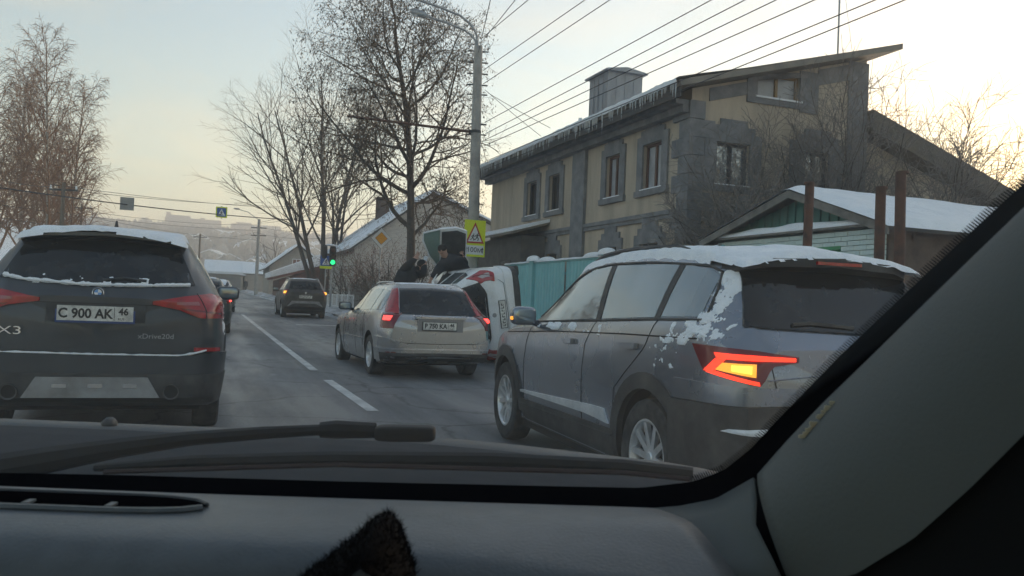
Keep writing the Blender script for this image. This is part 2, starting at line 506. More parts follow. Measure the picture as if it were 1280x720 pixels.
def road_material():
    m = bpy.data.materials.new('salted_asphalt')
    m.use_nodes = True
    nt = m.node_tree
    b = nt.nodes['Principled BSDF']
    N = lambda k: nt.nodes.new(k)
    L = nt.links.new
    tc, mp = N('ShaderNodeTexCoord'), N('ShaderNodeMapping')
    mp.inputs['Rotation'].default_value = (0, 0, -ANG)
    L(tc.outputs['Object'], mp.inputs[0])
    def noise_(scale, stretch, detail=6.0, dist=0.0):
        v = N('ShaderNodeVectorMath')
        v.operation = 'MULTIPLY'
        v.inputs[1].default_value = stretch
        L(mp.outputs[0], v.inputs[0])
        n = N('ShaderNodeTexNoise')
        n.inputs['Scale'].default_value, n.inputs['Detail'].default_value, n.inputs['Distortion'].default_value = scale, detail, dist
        n.inputs['Roughness'].default_value = 0.65
        L(v.outputs[0], n.inputs['Vector'])
        return n.outputs['Fac']
    def ramp(fac, p0, p1, c0, c1):
        r = N('ShaderNodeValToRGB')
        r.color_ramp.elements[0].position, r.color_ramp.elements[1].position = p0, p1
        r.color_ramp.elements[0].color, r.color_ramp.elements[1].color = rgb(c0), rgb(c1)
        L(fac, r.inputs[0])
        return r.outputs[0]
    def mix(a, c, fac, mode='MIX'):
        x = N('ShaderNodeMix')
        x.data_type, x.blend_type = 'RGBA', mode
        if isinstance(fac, float):
            x.inputs[0].default_value = fac
        else:
            L(fac, x.inputs[0])
        L(a, x.inputs[6])
        L(c, x.inputs[7])
        return x.outputs[2]
    base = ramp(noise_(0.5, (1, 0.35, 1)), 0.35, 0.7, (0.13, 0.132, 0.137), (0.225, 0.228, 0.235))
    tracks = ramp(noise_(1.1, (1.0, 0.035, 1), 4.0), 0.42, 0.62, (0.72, 0.73, 0.75), (1.25, 1.25, 1.26))
    grain = ramp(noise_(45.0, (1, 1, 1), 3.0), 0.3, 0.72, (0.62, 0.62, 0.62), (1.4, 1.4, 1.4))
    c = mix(mix(base, tracks, 1.0, 'MULTIPLY'), grain, 1.0, 'MULTIPLY')
    salt = ramp(noise_(2.2, (1, 0.5, 1), 8.0, 0.6), 0.60, 0.78, (0, 0, 0), (0.55, 0.55, 0.55))
    white = N('ShaderNodeRGB')
    white.outputs[0].default_value = (0.42, 0.43, 0.45, 1)
    c = mix(c, white.outputs[0], salt)
    vo = N('ShaderNodeTexVoronoi')
    vo.feature = 'DISTANCE_TO_EDGE'
    vo.inputs['Scale'].default_value = 0.32
    dv = N('ShaderNodeVectorMath')
    dv.operation = 'ADD'
    dn = N('ShaderNodeTexNoise')
    dn.inputs['Scale'].default_value, dn.inputs['Detail'].default_value = 0.9, 6.0
    L(mp.outputs[0], dn.inputs['Vector'])
    L(mp.outputs[0], dv.inputs[0])
    L(dn.outputs['Color'], dv.inputs[1])
    L(dv.outputs[0], vo.inputs['Vector'])
    crack = ramp(vo.outputs['Distance'], 0.002, 0.010, (0.35, 0.35, 0.35), (1, 1, 1))
    c = mix(c, crack, 1.0, 'MULTIPLY')
    L(c, b.inputs['Base Color'])
    rr = ramp(noise_(0.9, (1, 0.2, 1)), 0.4, 0.65, (0.42, 0.42, 0.42), (0.75, 0.75, 0.75))
    L(rr, b.inputs['Roughness'])
    bp = N('ShaderNodeBump')
    bp.inputs['Strength'].default_value, bp.inputs['Distance'].default_value = 0.35, 0.01
    L(noise_(60.0, (1, 1, 1), 3.0), bp.inputs['Height'])
    L(bp.outputs[0], b.inputs['Normal'])
    return m
sheet('road', span(-8.6, 5.7, 24), span(-25, 165, 150), lambda s, t: gz(t) + 0.0, road_material())
def bank_z(seed, hi, s0, s1):
    def f(s, t):
        u = (s - s0) / (s1 - s0)
        e = math.sin(math.pi * min(1, max(0, u))) ** 0.7
        n = 0.55 + 0.5 * noise.noise(Vector((s * 1.1, t * 0.7, seed))) + 0.35 * noise.noise(Vector((s * 3.1, t * 2.3, seed + 4)))
        return gz(t) - 0.05 + (hi * max(0.05, n) + 0.1) * e + 0.05 * (u > 0.5)
    return f
sheet('pavement', [5.86, 6.6, 7.4, 8.2, 9.2], span(-5, 140, 60), lambda s, t: gz(t) + 0.125, SNOW_DIRTY)
for i in range(32):
    t0 = 6 + i * 4.0
    k = MB().box((0, 0, -0.1), (0.15, 3.985, 0.14)).build('kerb', KERB, None)
    k.matrix_world = Matrix.Translation(W(5.71, t0)) @ Matrix.Rotation(ANG, 4, 'Z') @ Matrix.Rotation(math.atan(0.012) if t0 > 12 else 0, 4, 'X')
    tag(k, kind='structure')
tag(sheet('snow_bank', span(5.55, 7.1, 14), span(16.5, 135, 300), bank_z(3, 0.34, 5.5, 7.15), SNOW_DIRTY, 'stuff'), 'dirty snow bank shovelled along the right kerb', 'snow')
tag(sheet('snow_bank', span(-12.0, -8.2, 14), span(-5, 150, 300), bank_z(9, 0.5, -12.0, -8.0), SNOW_DIRTY, 'stuff'), 'snow bank along the far side of the road', 'snow')
# lane line in its long and short pieces, and the mark across the right lane
def stripe(s0, s1, t0, t1):
    n = max(2, int((t1 - t0) / 1.5))
    vs, fs = [], []
    for i in range(n + 1):
        t = t0 + (t1 - t0) * i / n
        for s in (s0, s1):
            p = W(s, t, 0.004)
            vs.append(tuple(p))
    for i in range(n):
        fs.append((2 * i, 2 * i + 1, 2 * i + 3, 2 * i + 2))
    return tag(MB().add(vs, fs).build('lane_marking', MARKING, None, fix=False), kind='structure')
stripe(1.74, 1.87, 13.7, 37.0)
stripe(1.74, 1.87, 8.9, 12.2)
stripe(1.74, 1.87, 2.0, 5.5)
for k in range(6):
    stripe(1.74, 1.87, 44 + 9 * k, 47.5 + 9 * k)
stripe(3.2, 4.7, 29.2, 29.55)
for k in range(10):
    stripe(-2.0, -1.87, 20 + 9 * k, 24 + 9 * k)
# ------------------------------------------------------------------ vehicles
class Car:
    """a body lofted along y (rear bumper at y = 0, nose at y = L), with patches laid on its surface"""
    def __init__(self, name, label, cat, M, prof, paint, hw, wy, wr, tx, arch=0.06, group=None, nst=70, rim=RIM, lowmat=None):
        self.root = thing(name, label, cat, M=M, group=group)
        self.hw, self.wr, self.tx, self.wy = hw, wr, tx, wy
        top, belt, bot, plan, roofw = (pchip(prof[k]) for k in ('top', 'belt', 'bot', 'plan', 'roofw'))
        L = prof['top'][-1][0]
        self.L = L
        ys = sorted(set([round(L * i / nst, 4) for i in range(nst + 1)] + [0.015, 0.04, 0.08, 0.12, 0.17, 0.23, 0.3, L - 0.04, L - 0.1]))
        vs, fs = [], []
        N = None
        for y in ys:
            zt, zs, zb, wm, wt = top(y), belt(y), bot(y), hw * plan(y), hw * plan(y) * roofw(y)
            zs = min(zs, zt - 0.03)
            g = min(1.0, (zt - zs) / 0.4)
            ws, wb, zm = wm * prof.get('ws', 0.965), wm * 0.955, zb + (zs - zb) * 0.52
            half = [(0, zb), (wb * 0.6, zb), (wb - 0.06, zb + 0.005), (wb - 0.015, zb + 0.03), (wb, zb + 0.08), (wm - (wm - wb) * 0.25, zm - (zm - zb) * 0.35), (wm, zm), (wm + 0.001, zm + (zs - zm) * 0.3),
                    (wm - (wm - ws) * 0.35, zm + (zs - zm) * 0.62), (wm - (wm - ws) * 0.6, zm + (zs - zm) * 0.85), (ws, zs)]
            e = (wt, zt - 0.10 * g)
            for u in (0.08, 0.3, 0.55, 0.8):
                half.append((ws - 0.012 * min(1, u * 6) + (e[0] - ws + 0.012) * u + 0.012 * g * math.sin(math.pi * u), zs + (e[1] - zs) * u))
            half += [e, (wt - 0.02 * g - 0.01, zt - 0.055 * g), (wt - 0.065, zt - 0.022 * g), (wt - 0.14, zt - 0.004), (wt * 0.5, zt + 0.012 * g), (0, zt + 0.018 * g)]
            ring = [(x, y, z) for x, z in half] + [(-x, y, z) for x, z in half[-2:0:-1]]
            N = len(ring)
            vs += ring
        k = len(ys)
        for i in range(k - 1):
            for j in range(N):
                a, b = i * N + j, i * N + (j + 1) % N
                fs.append((a, b, b + N, a + N))
        # end caps as fans so that they shade evenly
        for i, flip in ((0, False), (k - 1, True)):
            c = len(vs)
            cz = sum(vs[i * N + j][2] for j in range(N)) / N
            vs.append((0, ys[i], cz))
            for j in range(N):
                a, b = i * N + j, i * N + (j + 1) % N
                fs.append((b, a, c) if not flip else (a, b, c))
        mb = MB()
        mb.add(vs, fs)
        self.bvh = BVHTree.FromPolygons([Vector(p) for p in vs], fs)
        body = mb.build('body', paint, self.root, smooth=True, sharp=42)
        cut = MB()
        for y in wy:
            R = wr + arch
            cut.prism([(-hw * 1.2, y + R * math.cos(q), wr + 0.01 + R * math.sin(q)) for q in [2 * math.pi * i / 28 for i in range(28)]], (hw * 2.4, 0, 0))
        boolean_cut(body, cut, UNDER)
        body.data.polygons.foreach_set('use_smooth', [True] * len(body.data.polygons))
        body.data.set_sharp_from_angle(angle=rad(38))
        self.body = body
        # axle core, hides the view through the arches
        ax = MB()
        for y in wy:
            ax.box((-tx + 0.16, y - wr - arch + 0.02, 0.2), (tx - 0.16, y + wr + arch - 0.02, wr * 2 + 0.02))
        ax.box((-tx + 0.1, wy[0] - 0.2, 0.17), (tx - 0.1, wy[1] + 0.2, prof['bot'][1][1] + 0.05))
        ax.build('underbody', UNDER, self.root)
        self.wheels(rim)
    def wheels(self, rim, spokes=10):
        wr, w = self.wr, 0.215
        rr = wr * 0.655
        Mx = Matrix.Rotation(rad(90), 4, 'Y')
        ty = MB().lathe([(rr - 0.01, w * 0.30), (rr, w * 0.46), (wr - 0.035, w * 0.5), (wr - 0.008, w * 0.42), (wr, w * 0.25), (wr, -w * 0.25), (wr - 0.008, -w * 0.42), (wr - 0.035, -w * 0.5), (rr, -w * 0.46), (rr - 0.01, -w * 0.3)], 36, Mx)
        rm = MB().lathe([(rr + 0.002, w * 0.44), (rr - 0.014, w * 0.45), (rr - 0.022, w * 0.40), (rr - 0.03, w * 0.1)], 36, Mx)
        rm.lathe([(0.001, w * 0.36), (0.03, w * 0.36), (0.036, w * 0.32), (0.06, w * 0.30), (0.064, w * 0.2)], 18, Mx)
        for i in range(spokes):
            q = 2 * math.pi * i / spokes
            R = Matrix.Rotation(q, 4, 'X')
            for sgn in ((-1, 1) if spokes <= 6 else (0,)):
                poly = [(w * 0.30, 0.05 * 0.42 + sgn * 0.012, 0.045), (w * 0.30, -0.05 * 0.42 + sgn * 0.012, 0.045), (w * 0.40, -0.014 + sgn * 0.04, rr - 0.016), (w * 0.40, 0.022 + sgn * 0.04, rr - 0.016)]
                rm.prism([R @ Vector(p) for p in poly], R @ Vector((-0.03, 0, 0)))
        bk = MB().lathe([(0.001, w * 0.12), (rr - 0.02, w * 0.12)], 24, Mx)
        first = None
        for y in self.wy:
            for sgn in (1, -1):
                if first is None:
                    a = ty.build('wheel', TYRE, self.root, smooth=True)
                    b = rm.build('rim', rim, a, smooth=True, sharp=30)
                    c = bk.build('brake_disc', RIM_DARK, a)
                    first = (a, b, c)
                else:
                    a = share(first[0], 'wheel', self.root)
                    share(first[1], 'rim', a)
                    share(first[2], 'brake_disc', a)
                a.location = (sgn * (self.tx - w / 2), y, wr)
                a.rotation_euler = (0.3 * y, 0, 0 if sgn > 0 else math.pi)
    def P(self, side, a, b):
        if side == 'L':
            o, d = Vector((-3, a, b)), Vector((1, 0, 0))
        elif side == 'R':
            o, d = Vector((3, a, b)), Vector((-1, 0, 0))
        elif side == 'B':
            o, d = Vector((a, -2, b)), Vector((0, 1, 0))
        elif side == 'F':
            o, d = Vector((a, 9, b)), Vector((0, -1, 0))
        elif side == 'T':
            o, d = Vector((a, b, 4)), Vector((0, 0, -1))
        elif side == 'C':     # rear corners: a = degrees round a vertical axis at y = 1, 0 is straight behind
            q = rad(a)
            d = Vector((-math.sin(q), math.cos(q), 0))
            o = Vector((0, 1.0, b)) - d * 4
        hit = self.bvh.ray_cast(o, d)
        if hit[0] is None:
            near = self.bvh.find_nearest(o + d * (2.2 if side in 'LR' else 2.1))
            return near[0], -d
        return hit[0], -d
    def patch(self, name, side, top, bot, material, off=0.008, n=10, m=5, parent=None, depth=0.03, smooth=True, bulge=0.0, mis=None):
        T, Bt = resample([(p[0], p[1], 0) for p in top], n), resample([(p[0], p[1], 0) for p in bot], n)
        vs, fs = [], []
        for j in range(m + 1):
            for i in range(n + 1):
                q = T[i].lerp(Bt[i], j / m)
                p, o = self.P(side, q.x, q.y)
                k = off + bulge * math.sin(math.pi * i / n) * math.sin(math.pi * j / m)
                vs.append(p + o * k)
        for j in range(m):
            for i in range(n):
                a = j * (n + 1) + i
                fs.append((a, a + 1, a + n + 2, a + n + 1))
        ring = [i for i in range(n + 1)] + [j * (n + 1) + n for j in range(1, m + 1)] + [m * (n + 1) + i for i in range(n - 1, -1, -1)] + [j * (n + 1) for j in range(m - 1, 0, -1)]
        dirs = {'L': Vector((1, 0, 0)), 'R': Vector((-1, 0, 0)), 'B': Vector((0, 1, 0)), 'F': Vector((0, -1, 0)), 'T': Vector((0, 0, -1))}
        base = len(vs)
        for idx in ring:
            p = vs[idx]
            d = dirs.get(side) or (Vector((0, 1.0, p.z)) - p).normalized()
            vs.append(p + d * depth)
        r = len(ring)
        for i in range(r):
            fs.append((ring[i], ring[(i + 1) % r], base + (i + 1) % r, base + i))
        fs.append(tuple(base + i for i in range(r)))
        mb = MB()
        mb.add(vs, fs)
        return mb.build(name, material, parent or self.root, smooth=smooth, sharp=40)
    def strip(self, name, side, pts, w, material, off=0.01, parent=None):
        """a thin bead that follows the body"""
        P3 = []
        for a, b in [(p.x, p.y) for p in resample([(q[0], q[1], 0) for q in pts], 24)]:
            p, o = self.P(side, a, b)
            P3.append(p + o * off)
        return MB().tube(P3, w, 5).build(name, material, parent or self.root, smooth=True)
    def arch_trims(self, material, w=0.075, off=0.016):
        for y in self.wy:
            for side in 'LR':
                n = 22
                vs, fs = [], []
                for i in range(n + 1):
                    q = rad(-25) + rad(230) * i / n
                    for r, k in ((self.wr + 0.055, -0.03), (self.wr + 0.055, off), (self.wr + 0.06 + w, off), (self.wr + 0.062 + w, -0.03)):
                        yy, zz = y + r * math.cos(q), max(0.16, self.wr + r * math.sin(q))
                        if zz < 0.22:
                            zz = 0.22
                        p, o = self.P(side, yy, zz)
                        vs.append(p + o * k)
                for i in range(n):
                    for j in range(3):
                        a = i * 4 + j
                        fs.append((a, a + 1, a + 5, a + 4))
                MB().add(vs, fs).build('wheel_arch_trim', material, self.root, smooth=True)
    def plate(self, x, z, y, text, w=0.52, h=0.112, blue=False, tilt=0.0, ink=PLATE_INK):
        p = MB().box((x - w / 2 - 0.012, y + 0.001, z - h / 2 - 0.016), (x + w / 2 + 0.012, y + 0.03, z + h / 2 + (0.008 if not blue else -0.03))).build('plate_holder', PLATE_BLUE if blue else PLASTIC, self.root)
        b = MB().box((x - w / 2, y - 0.008, z - h / 2), (x + w / 2, y - 0.001, z + h / 2)).build('license_plate', PLATE, self.root)
        if text:
            Mt = Matrix.Translation((x - w * 0.13, y - 0.010, z - 0.004)) @ FACE_BACK
            text_obj('plate_lettering', text[0], 0.100, ink, b, Mt, 0.001, width=text[2] * 0.9, bold=0.0028)
            text_obj('plate_lettering', text[1], 0.072, ink, b, Matrix.Translation((x + w * 0.37, y - 0.010, z + 0.016)) @ FACE_BACK, 0.001, width=0.95, bold=0.0022)
            text_obj('plate_lettering', 'RUS', 0.026, ink, b, Matrix.Translation((x + w * 0.34, y - 0.010, z - 0.038)) @ FACE_BACK, 0.001)
            MB().box((x + w * 0.245, y - 0.0095, z - h * 0.45), (x + w * 0.252, y - 0.0085, z + h * 0.45)).build('plate_line', ink, b)
        else:
            m = MB()
            rng = random.Random(int(abs(x * 100) + z * 1000))
            xx = x - w * 0.44
            for i in range(8):
                cw = 0.034 if i in (0, 4, 5) else 0.04
                m.box((xx, y - 0.010, z - 0.03), (xx + cw * 0.35, y - 0.0085, z + 0.03))
                m.box((xx + cw * 0.35, y - 0.010, z + (0.012 if i % 2 else -0.03)), (xx + cw, y - 0.0085, z + (0.03 if i % 2 else -0.012)))
                xx += 0.057
            m.build('worn_lettering', ink, b)
        return b
    def mirror(self, side, y, z, material, w=0.24, h=0.15, d=0.13, reach=0.04, lit=None):
        sg = -1 if side == 'L' else 1
        p, o = self.P(side, y, z - 0.05)
        c = p + Vector((sg * (w / 2 + reach), -0.03, 0.06))
        m = MB()
        rbox_mesh(m, c, (w, d, h), 0.5)
        m.tube([p + Vector((-sg * 0.04, 0, 0)), p + Vector((sg * 0.06, 0, 0.01)), c + Vector((-sg * w * 0.2, 0, -h * 0.25))], [0.03, 0.026, 0.02], 6)
        a = m.build('side_mirror', material, self.root, smooth=True, sharp=0)
        g = MB()
        rbox_mesh(g, c + Vector((0, -d / 2 + 0.012, 0)), (w * 0.84, 0.03, h * 0.8), 0.5)
        g.build('mirror_glass', GLASS_SIDE, a, smooth=True, sharp=0)
        if lit:
            q = MB()
            rbox_mesh(q, c + Vector((sg * w * 0.43, -0.01, -0.02)), (0.05, 0.06, 0.03), 0.5)
            q.build('indicator', lit, a, smooth=True, sharp=0)
        return a
    def snow(self, name, x0, x1, y0, y1, thick=0.035, seed=0, n=44, m=40, thr=None, feather=0.06, lift=None):
        """a snow sheet that rests on the upper surface"""
        vs, fs = [], []
        keep = {}
        for j in range(m + 1):
            y = y0 + (y1 - y0) * j / m
            zc = self.P('T', 0, y)[0].z
            if lift:
                zc = max(zc, zc + lift(0, y, zc))
            for i in range(n + 1):
                x = x0 + (x1 - x0) * i / n
                e = 0.022 * noise.noise(Vector((x * 4 + seed, y * 4, seed))) + 0.012 * noise.noise(Vector((x * 13 + seed, y * 13, 3)))
                dx, dy = min(x - x0, x1 - x), min(y - y0, y1 - y)
                p, o = self.P('T', x, y)
                z = p.z + (lift(x, y, p.z) if lift else 0.0)
                edge = min(dx, dy, (z - (zc - 0.125)) * 0.9) + e - 0.03
                h = thick * (0.8 + 0.3 * noise.noise(Vector((x * 2.2, y * 2.2, seed + 5))) + 0.12 * noise.noise(Vector((x * 9, y * 9, seed))))
                f = max(0.0, min(1.0, edge / feather))
                f = f * (2 - f)
                keep[(i, j)] = edge > -0.010
                vs.append((p.x, p.y, z - 0.006 + (0.008 + max(0.006, h)) * f))
        for j in range(m):
            for i in range(n):
                if all(keep[(i + a, j + b)] for a in (0, 1) for b in (0, 1)):
                    a = j * (n + 1) + i
                    fs.append((a, a + 1, a + n + 2, a + n + 1))
        return MB().add(vs, fs).build(name, SNOW_CAR, self.root, smooth=True, sharp=0, fix=False)
    def clumps(self, name, side, a0, a1, b0, b1, thr, seed, scale=7, thick=0.012, n=60, m=40):
        """thin snow caught on an upright surface, in patches"""
        vs, fs, val = [], [], {}
        for j in range(m + 1):
            for i in range(n + 1):
                a, b = a0 + (a1 - a0) * i / n, b0 + (b1 - b0) * j / m
                v = noise.noise(Vector((a * scale, b * scale * 1.4, seed))) + 0.5 * noise.noise(Vector((a * scale * 2.7, b * scale * 3.2, seed + 9))) + 0.3 * noise.noise(Vector((a * scale * 7, b * scale * 7, seed + 3)))
                ed = min(i, n - i) / n * 4
                ee = min(j, m - j) / m * 4
                v -= 0.5 * (1 - min(1, ed, ee))
                val[(i, j)] = v - thr
                p, o = self.P(side, a, b)
                vs.append(p + o * (0.001 + thick * max(0.0, min(1.0, (v - thr) * 4))))
        for j in range(m):
            for i in range(n):
                if max(val[(i + a, j + b)] for a in (0, 1) for b in (0, 1)) > 0:
                    a = j * (n + 1) + i
                    fs.append((a, a + 1, a + n + 2, a + n + 1))
        return MB().add(vs, fs).build(name, SNOW_CAR, self.root, smooth=True, sharp=0, fix=False)
    def rails(self, x, y0, y1, material, z=0.05, r=0.016):
        for sg in (-1, 1):
            pts = []
            for i in range(13):
                y = y0 + (y1 - y0) * i / 12
                p, o = self.P('T', sg * x, y)
                k = z * min(1, 3.0 * min(i, 12 - i) / 6)
                pts.append(p + Vector((0, 0, k - 0.005)))
            MB().tube(pts, r, 6).build('roof_rail', material, self.root, smooth=True)

def pose(X, Y, yaw_deg, z=0.0):
    return Matrix.Translation((X, Y, z)) @ Matrix.Rotation(rad(yaw_deg), 4, 'Z')
def side_windows(c, rows, material=GLASS_SIDE, both=True):
    for side in ('LR' if both else 'L'):
        for top, bot in rows:
            c.patch('side_window', side, top, bot, material, 0.006, 8, 5)
def door_lines(c, segs, sides='LR'):
    for side in sides:
        for pts in segs:
            c.strip('door_gap', side, pts, 0.0035, UNDER, 0.001)

# ---- black SUV in front
def build_bmw():
    prof = dict(
        top=[(0, 1.12), (0.05, 1.17), (0.12, 1.235), (0.25, 1.37), (0.42, 1.545), (0.6, 1.62), (1.0, 1.655), (1.8, 1.66), (2.5, 1.60), (3.45, 1.10), (4.1, 1.02), (4.5, 0.92), (4.7, 0.70)],
        belt=[(0, 1.02), (0.12, 1.10), (0.4, 1.14), (1.0, 1.13), (2.2, 1.08), (3.4, 1.03), (4.3, 0.90), (4.7, 0.60)],
        bot=[(0, 0.36), (0.3, 0.26), (0.8, 0.22), (3.8, 0.22), (4.7, 0.30)],
        plan=[(0, 0.80), (0.04, 0.865), (0.12, 0.925), (0.3, 0.975), (0.8, 1.0), (3.9, 1.0), (4.35, 0.93), (4.6, 0.80), (4.7, 0.70)],
        roofw=[(0, 0.80), (0.15, 0.74), (0.45, 0.70), (1.5, 0.70), (2.6, 0.70), (3.45, 0.80), (4.7, 0.85)])
    c = Car('black_suv', 'dirty black SUV with snowy roof straight ahead, seen from behind at the picture edge', 'car', pose(-3.137, 6.37, 20.5), prof, PAINT_BLACK, 0.945, (0.96, 3.82), 0.365, 0.925)
    # rear window and tailgate
    c.patch('rear_window', 'B', [(-0.56, 1.53), (-0.3, 1.565), (0, 1.575), (0.3, 1.565), (0.56, 1.53)], [(-0.69, 1.245), (-0.35, 1.235), (0, 1.23), (0.35, 1.235), (0.69, 1.245)], GLASS, 0.012, 20, 10)
    sp = MB()
    pts = [(-0.60, 0.42, 1.56), (-0.5, 0.34, 1.60), (0, 0.30, 1.625), (0.5, 0.34, 1.60), (0.60, 0.42, 1.56)]
    T = resample(pts, 20)
    vs, fs = [], []
    for p in T:
        vs += [(p.x, p.y, p.z - 0.018), (p.x, p.y, p.z + 0.008), (p.x * 0.98, p.y + 0.36, p.z + 0.042), (p.x * 0.98, p.y + 0.3, p.z - 0.05)]
    for i in range(20):
        for j in range(4):
            a, b = i * 4 + j, i * 4 + (j + 1) % 4
            fs.append((a, b, b + 4, a + 4))
    fs += [(0, 1, 2, 3), (83, 82, 81, 80)]
    sp.add(vs, fs).build('roof_spoiler', PAINT_BLACK, c.root, smooth=True)
    c.strip('wiper_blade', 'B', [(0.02, 1.255), (0.18, 1.275), (0.33, 1.26)], 0.012, PLASTIC, 0.02)
    # tail lamps wrap the corners
    for sg in (-1, 1):
        l = c.patch('tail_lamp', 'C', [(sg * 21, 1.105), (sg * 33, 1.155), (sg * 46, 1.185), (sg * 54, 1.16)], [(sg * 21, 1.08), (sg * 30, 1.045), (sg * 36, 0.985), (sg * 54, 0.985)], LAMP_RED, 0.016, 18, 8)
        c.patch('lamp_bar', 'C', [(sg * 29, 1.105), (sg * 37, 1.115)], [(sg * 29, 1.085), (sg * 37, 1.085)], LAMP_SOFT, 0.021, 6, 2, parent=l, depth=0.008)
        c.patch('lamp_bar', 'C', [(sg * 30, 1.06), (sg * 52, 1.02)], [(sg * 31, 1.045), (sg * 52, 1.0)], LAMP_DARKRED, 0.021, 6, 2, parent=l, depth=0.008)
        c.strip('lamp_gap', 'C', [(sg * 38.5, 1.18), (sg * 38.5, 0.98)], 0.004, UNDER, 0.016, parent=l)
        c.patch('reflector', 'C', [(sg * 35, 0.755), (sg * 45, 0.755)], [(sg * 35, 0.725), (sg * 45, 0.725)], LAMP_RED, 0.034, 8, 2)
    # bumper, diffuser, exhausts
    c.patch('rear_bumper', 'C', [(-62, 0.70), (-40, 0.72), (-34, 0.69), (0, 0.685), (34, 0.69), (40, 0.72), (62, 0.70)], [(-62, 0.31), (-30, 0.33), (0, 0.35), (30, 0.33), (62, 0.31)], PAINT_BLACK, 0.03, 36, 8, depth=0.06)
    c.patch('lower_bumper', 'C', [(-60, 0.545), (-30, 0.545), (0, 0.545), (30, 0.545), (60, 0.545)], [(-60, 0.30), (0, 0.33), (60, 0.30)], PLASTIC, 0.04, 30, 5, depth=0.05)
    d = c.patch('skid_plate', 'B', [(-0.38, 0.52), (0.38, 0.52)], [(-0.47, 0.365), (0.47, 0.365)], GREY_TRIM, 0.055, 16, 5, depth=0.05)
    for x in (-0.22, 0.02, 0.26):
        c.patch('bright_slot', 'B', [(x - 0.05, 0.468), (x + 0.05, 0.468)], [(x - 0.05, 0.440), (x + 0.05, 0.440)], CHROME, 0.060, 4, 2, parent=d, depth=0.004)
    for x in (-0.55, 0.55):
        MB().lathe([(0.052, 0.0), (0.058, 0.004), (0.058, -0.10), (0.050, -0.10), (0.050, 0.0), (0.052, 0.0)], 20, Matrix.Translation((x, -0.06, 0.41)) @ Matrix.Rotation(rad(90), 4, 'X')).build('exhaust_tip', mat('dark_exhaust_steel', (0.10, 0.10, 0.105), 0.5, 0.5), c.root, smooth=True)  # exhaust ring in one even dark steel tone
        MB().lathe([(0.001, 0), (0.051, 0)], 20, Matrix.Translation((x, -0.045, 0.41)) @ Matrix.Rotation(rad(90), 4, 'X')).build('exhaust_bore', UNDER, c.root)
    # snow on sill lines
    def ridge(pts, w, name, seed):
        P3, R = [], []
        for q in resample([(a, b, 0) for a, b in pts], 70):
            p, o = c.P('C', q.x, q.y)
            k = 0.40 + 0.9 * (0.5 + noise.noise(Vector((q.x * 0.25, seed, 0))) * 0.6 + noise.noise(Vector((q.x * 1.1, seed, 4))) * 0.5)
            P3.append(p + o * (0.034 if q.y < 0.8 else 0.012) + Vector((0, 0, w * 0.3 * k)))
            R.append(max(0.003, w * k))
        MB().tube(P3, R, 6).build(name, SNOW_CAR, c.root, smooth=True)
    ridge([(-38, 1.262), (-30, 1.235), (-10, 1.215), (0, 1.213), (20, 1.223), (37, 1.24)], 0.018, 'snow_ridge', 3)
    c.clumps('snow_patches', 'B', -0.70, 0.70, 1.215, 1.30, 0.12, 22, 8, 0.012, 110, 20)
    ridge([(-46, 0.76), (-38, 0.735), (-35, 0.70), (0, 0.69), (30, 0.69), (34, 0.705), (38, 0.735)], 0.008, 'snow_ridge', 8)
    c.snow('roof_snow', -0.64, 0.64, 0.27, 3.0, 0.055, 2, 110, 130, feather=0.06, lift=lambda x, y, z: max(0.0, (1.63 - 0.075 * (x / 0.6) ** 2 + 0.04 * min(1, (y - 0.3) / 0.36)) - z) if y < 0.62 else 0.0)
    c.clumps('snow_patches', 'B', -0.72, 0.72, 1.20, 1.33, 0.42, 12, 9, 0.01)
    c.clumps('snow_patches', 'R', 0.25, 0.55, 0.75, 1.18, 0.15, 5, 9, 0.01)
    MB().lathe([(0.001, 0.07), (0.008, 0.065), (0.02, 0.0), (0.024, -0.02)], 10, Matrix.Translation((0.03, 0.9, 1.705))).build('antenna_fin', PLASTIC, c.root, smooth=True)
    # badge: roundel with quarters
    yb = c.P('B', 0, 1.155)[0].y
    Mb = Matrix.Translation((0, yb - 0.004, 1.155)) @ Matrix.Rotation(rad(78), 4, 'X')
    bd = MB().lathe([(0.001, 0.004), (0.041, 0.004), (0.041, -0.006)], 28, Mb).build('badge', mat('badge_black', (0.03, 0.03, 0.035), 0.3), c.root)
    MB().lathe([(0.036, 0.0045), (0.0385, 0.007), (0.041, 0.0045)], 28, Mb).build('badge_ring', CHROME, bd, smooth=True)
    for k in range(4):
        pts = [(0, 0, 0.005)] + [(0.026 * math.cos(rad(k * 90 + i * 15)), 0.026 * math.sin(rad(k * 90 + i * 15)), 0.005) for i in range(7)]
        MB().prism([Mb @ Vector(p) for p in pts], Mb.to_3x3() @ Vector((0, 0, 0.002))).build('badge_quarter', SIGN_WHITE if k % 2 == 0 else mat('badge_blue', (0.12, 0.3, 0.6), 0.4), bd)
    yx = c.P('B', -0.5, 0.86)[0].y
    text_obj('model_lettering', 'X3', 0.085, CHROME, c.root, Matrix.Translation((-0.565, yx - 0.02, 0.855)) @ Matrix.Rotation(rad(-12), 4, 'Z') @ FACE_BACK, 0.004, width=1.7)
    text_obj('model_lettering', 'xDrive20d', 0.055, STEEL, c.root, Matrix.Translation((0.425, yx - 0.045, 0.835)) @ Matrix.Rotation(rad(8), 4, 'Z') @ FACE_BACK, 0.003, width=1.1)
    yp = c.P('B', 0, 1.0)[0].y
    c.plate(-0.003, 0.998, yp - 0.035, ('C 900 AK', '46', 1.0), blue=True)
    MB().box((-0.34, yp - 0.012, 0.935), (0.34, yp + 0.03, 1.07)).build('plate_recess', PLASTIC, c.root)
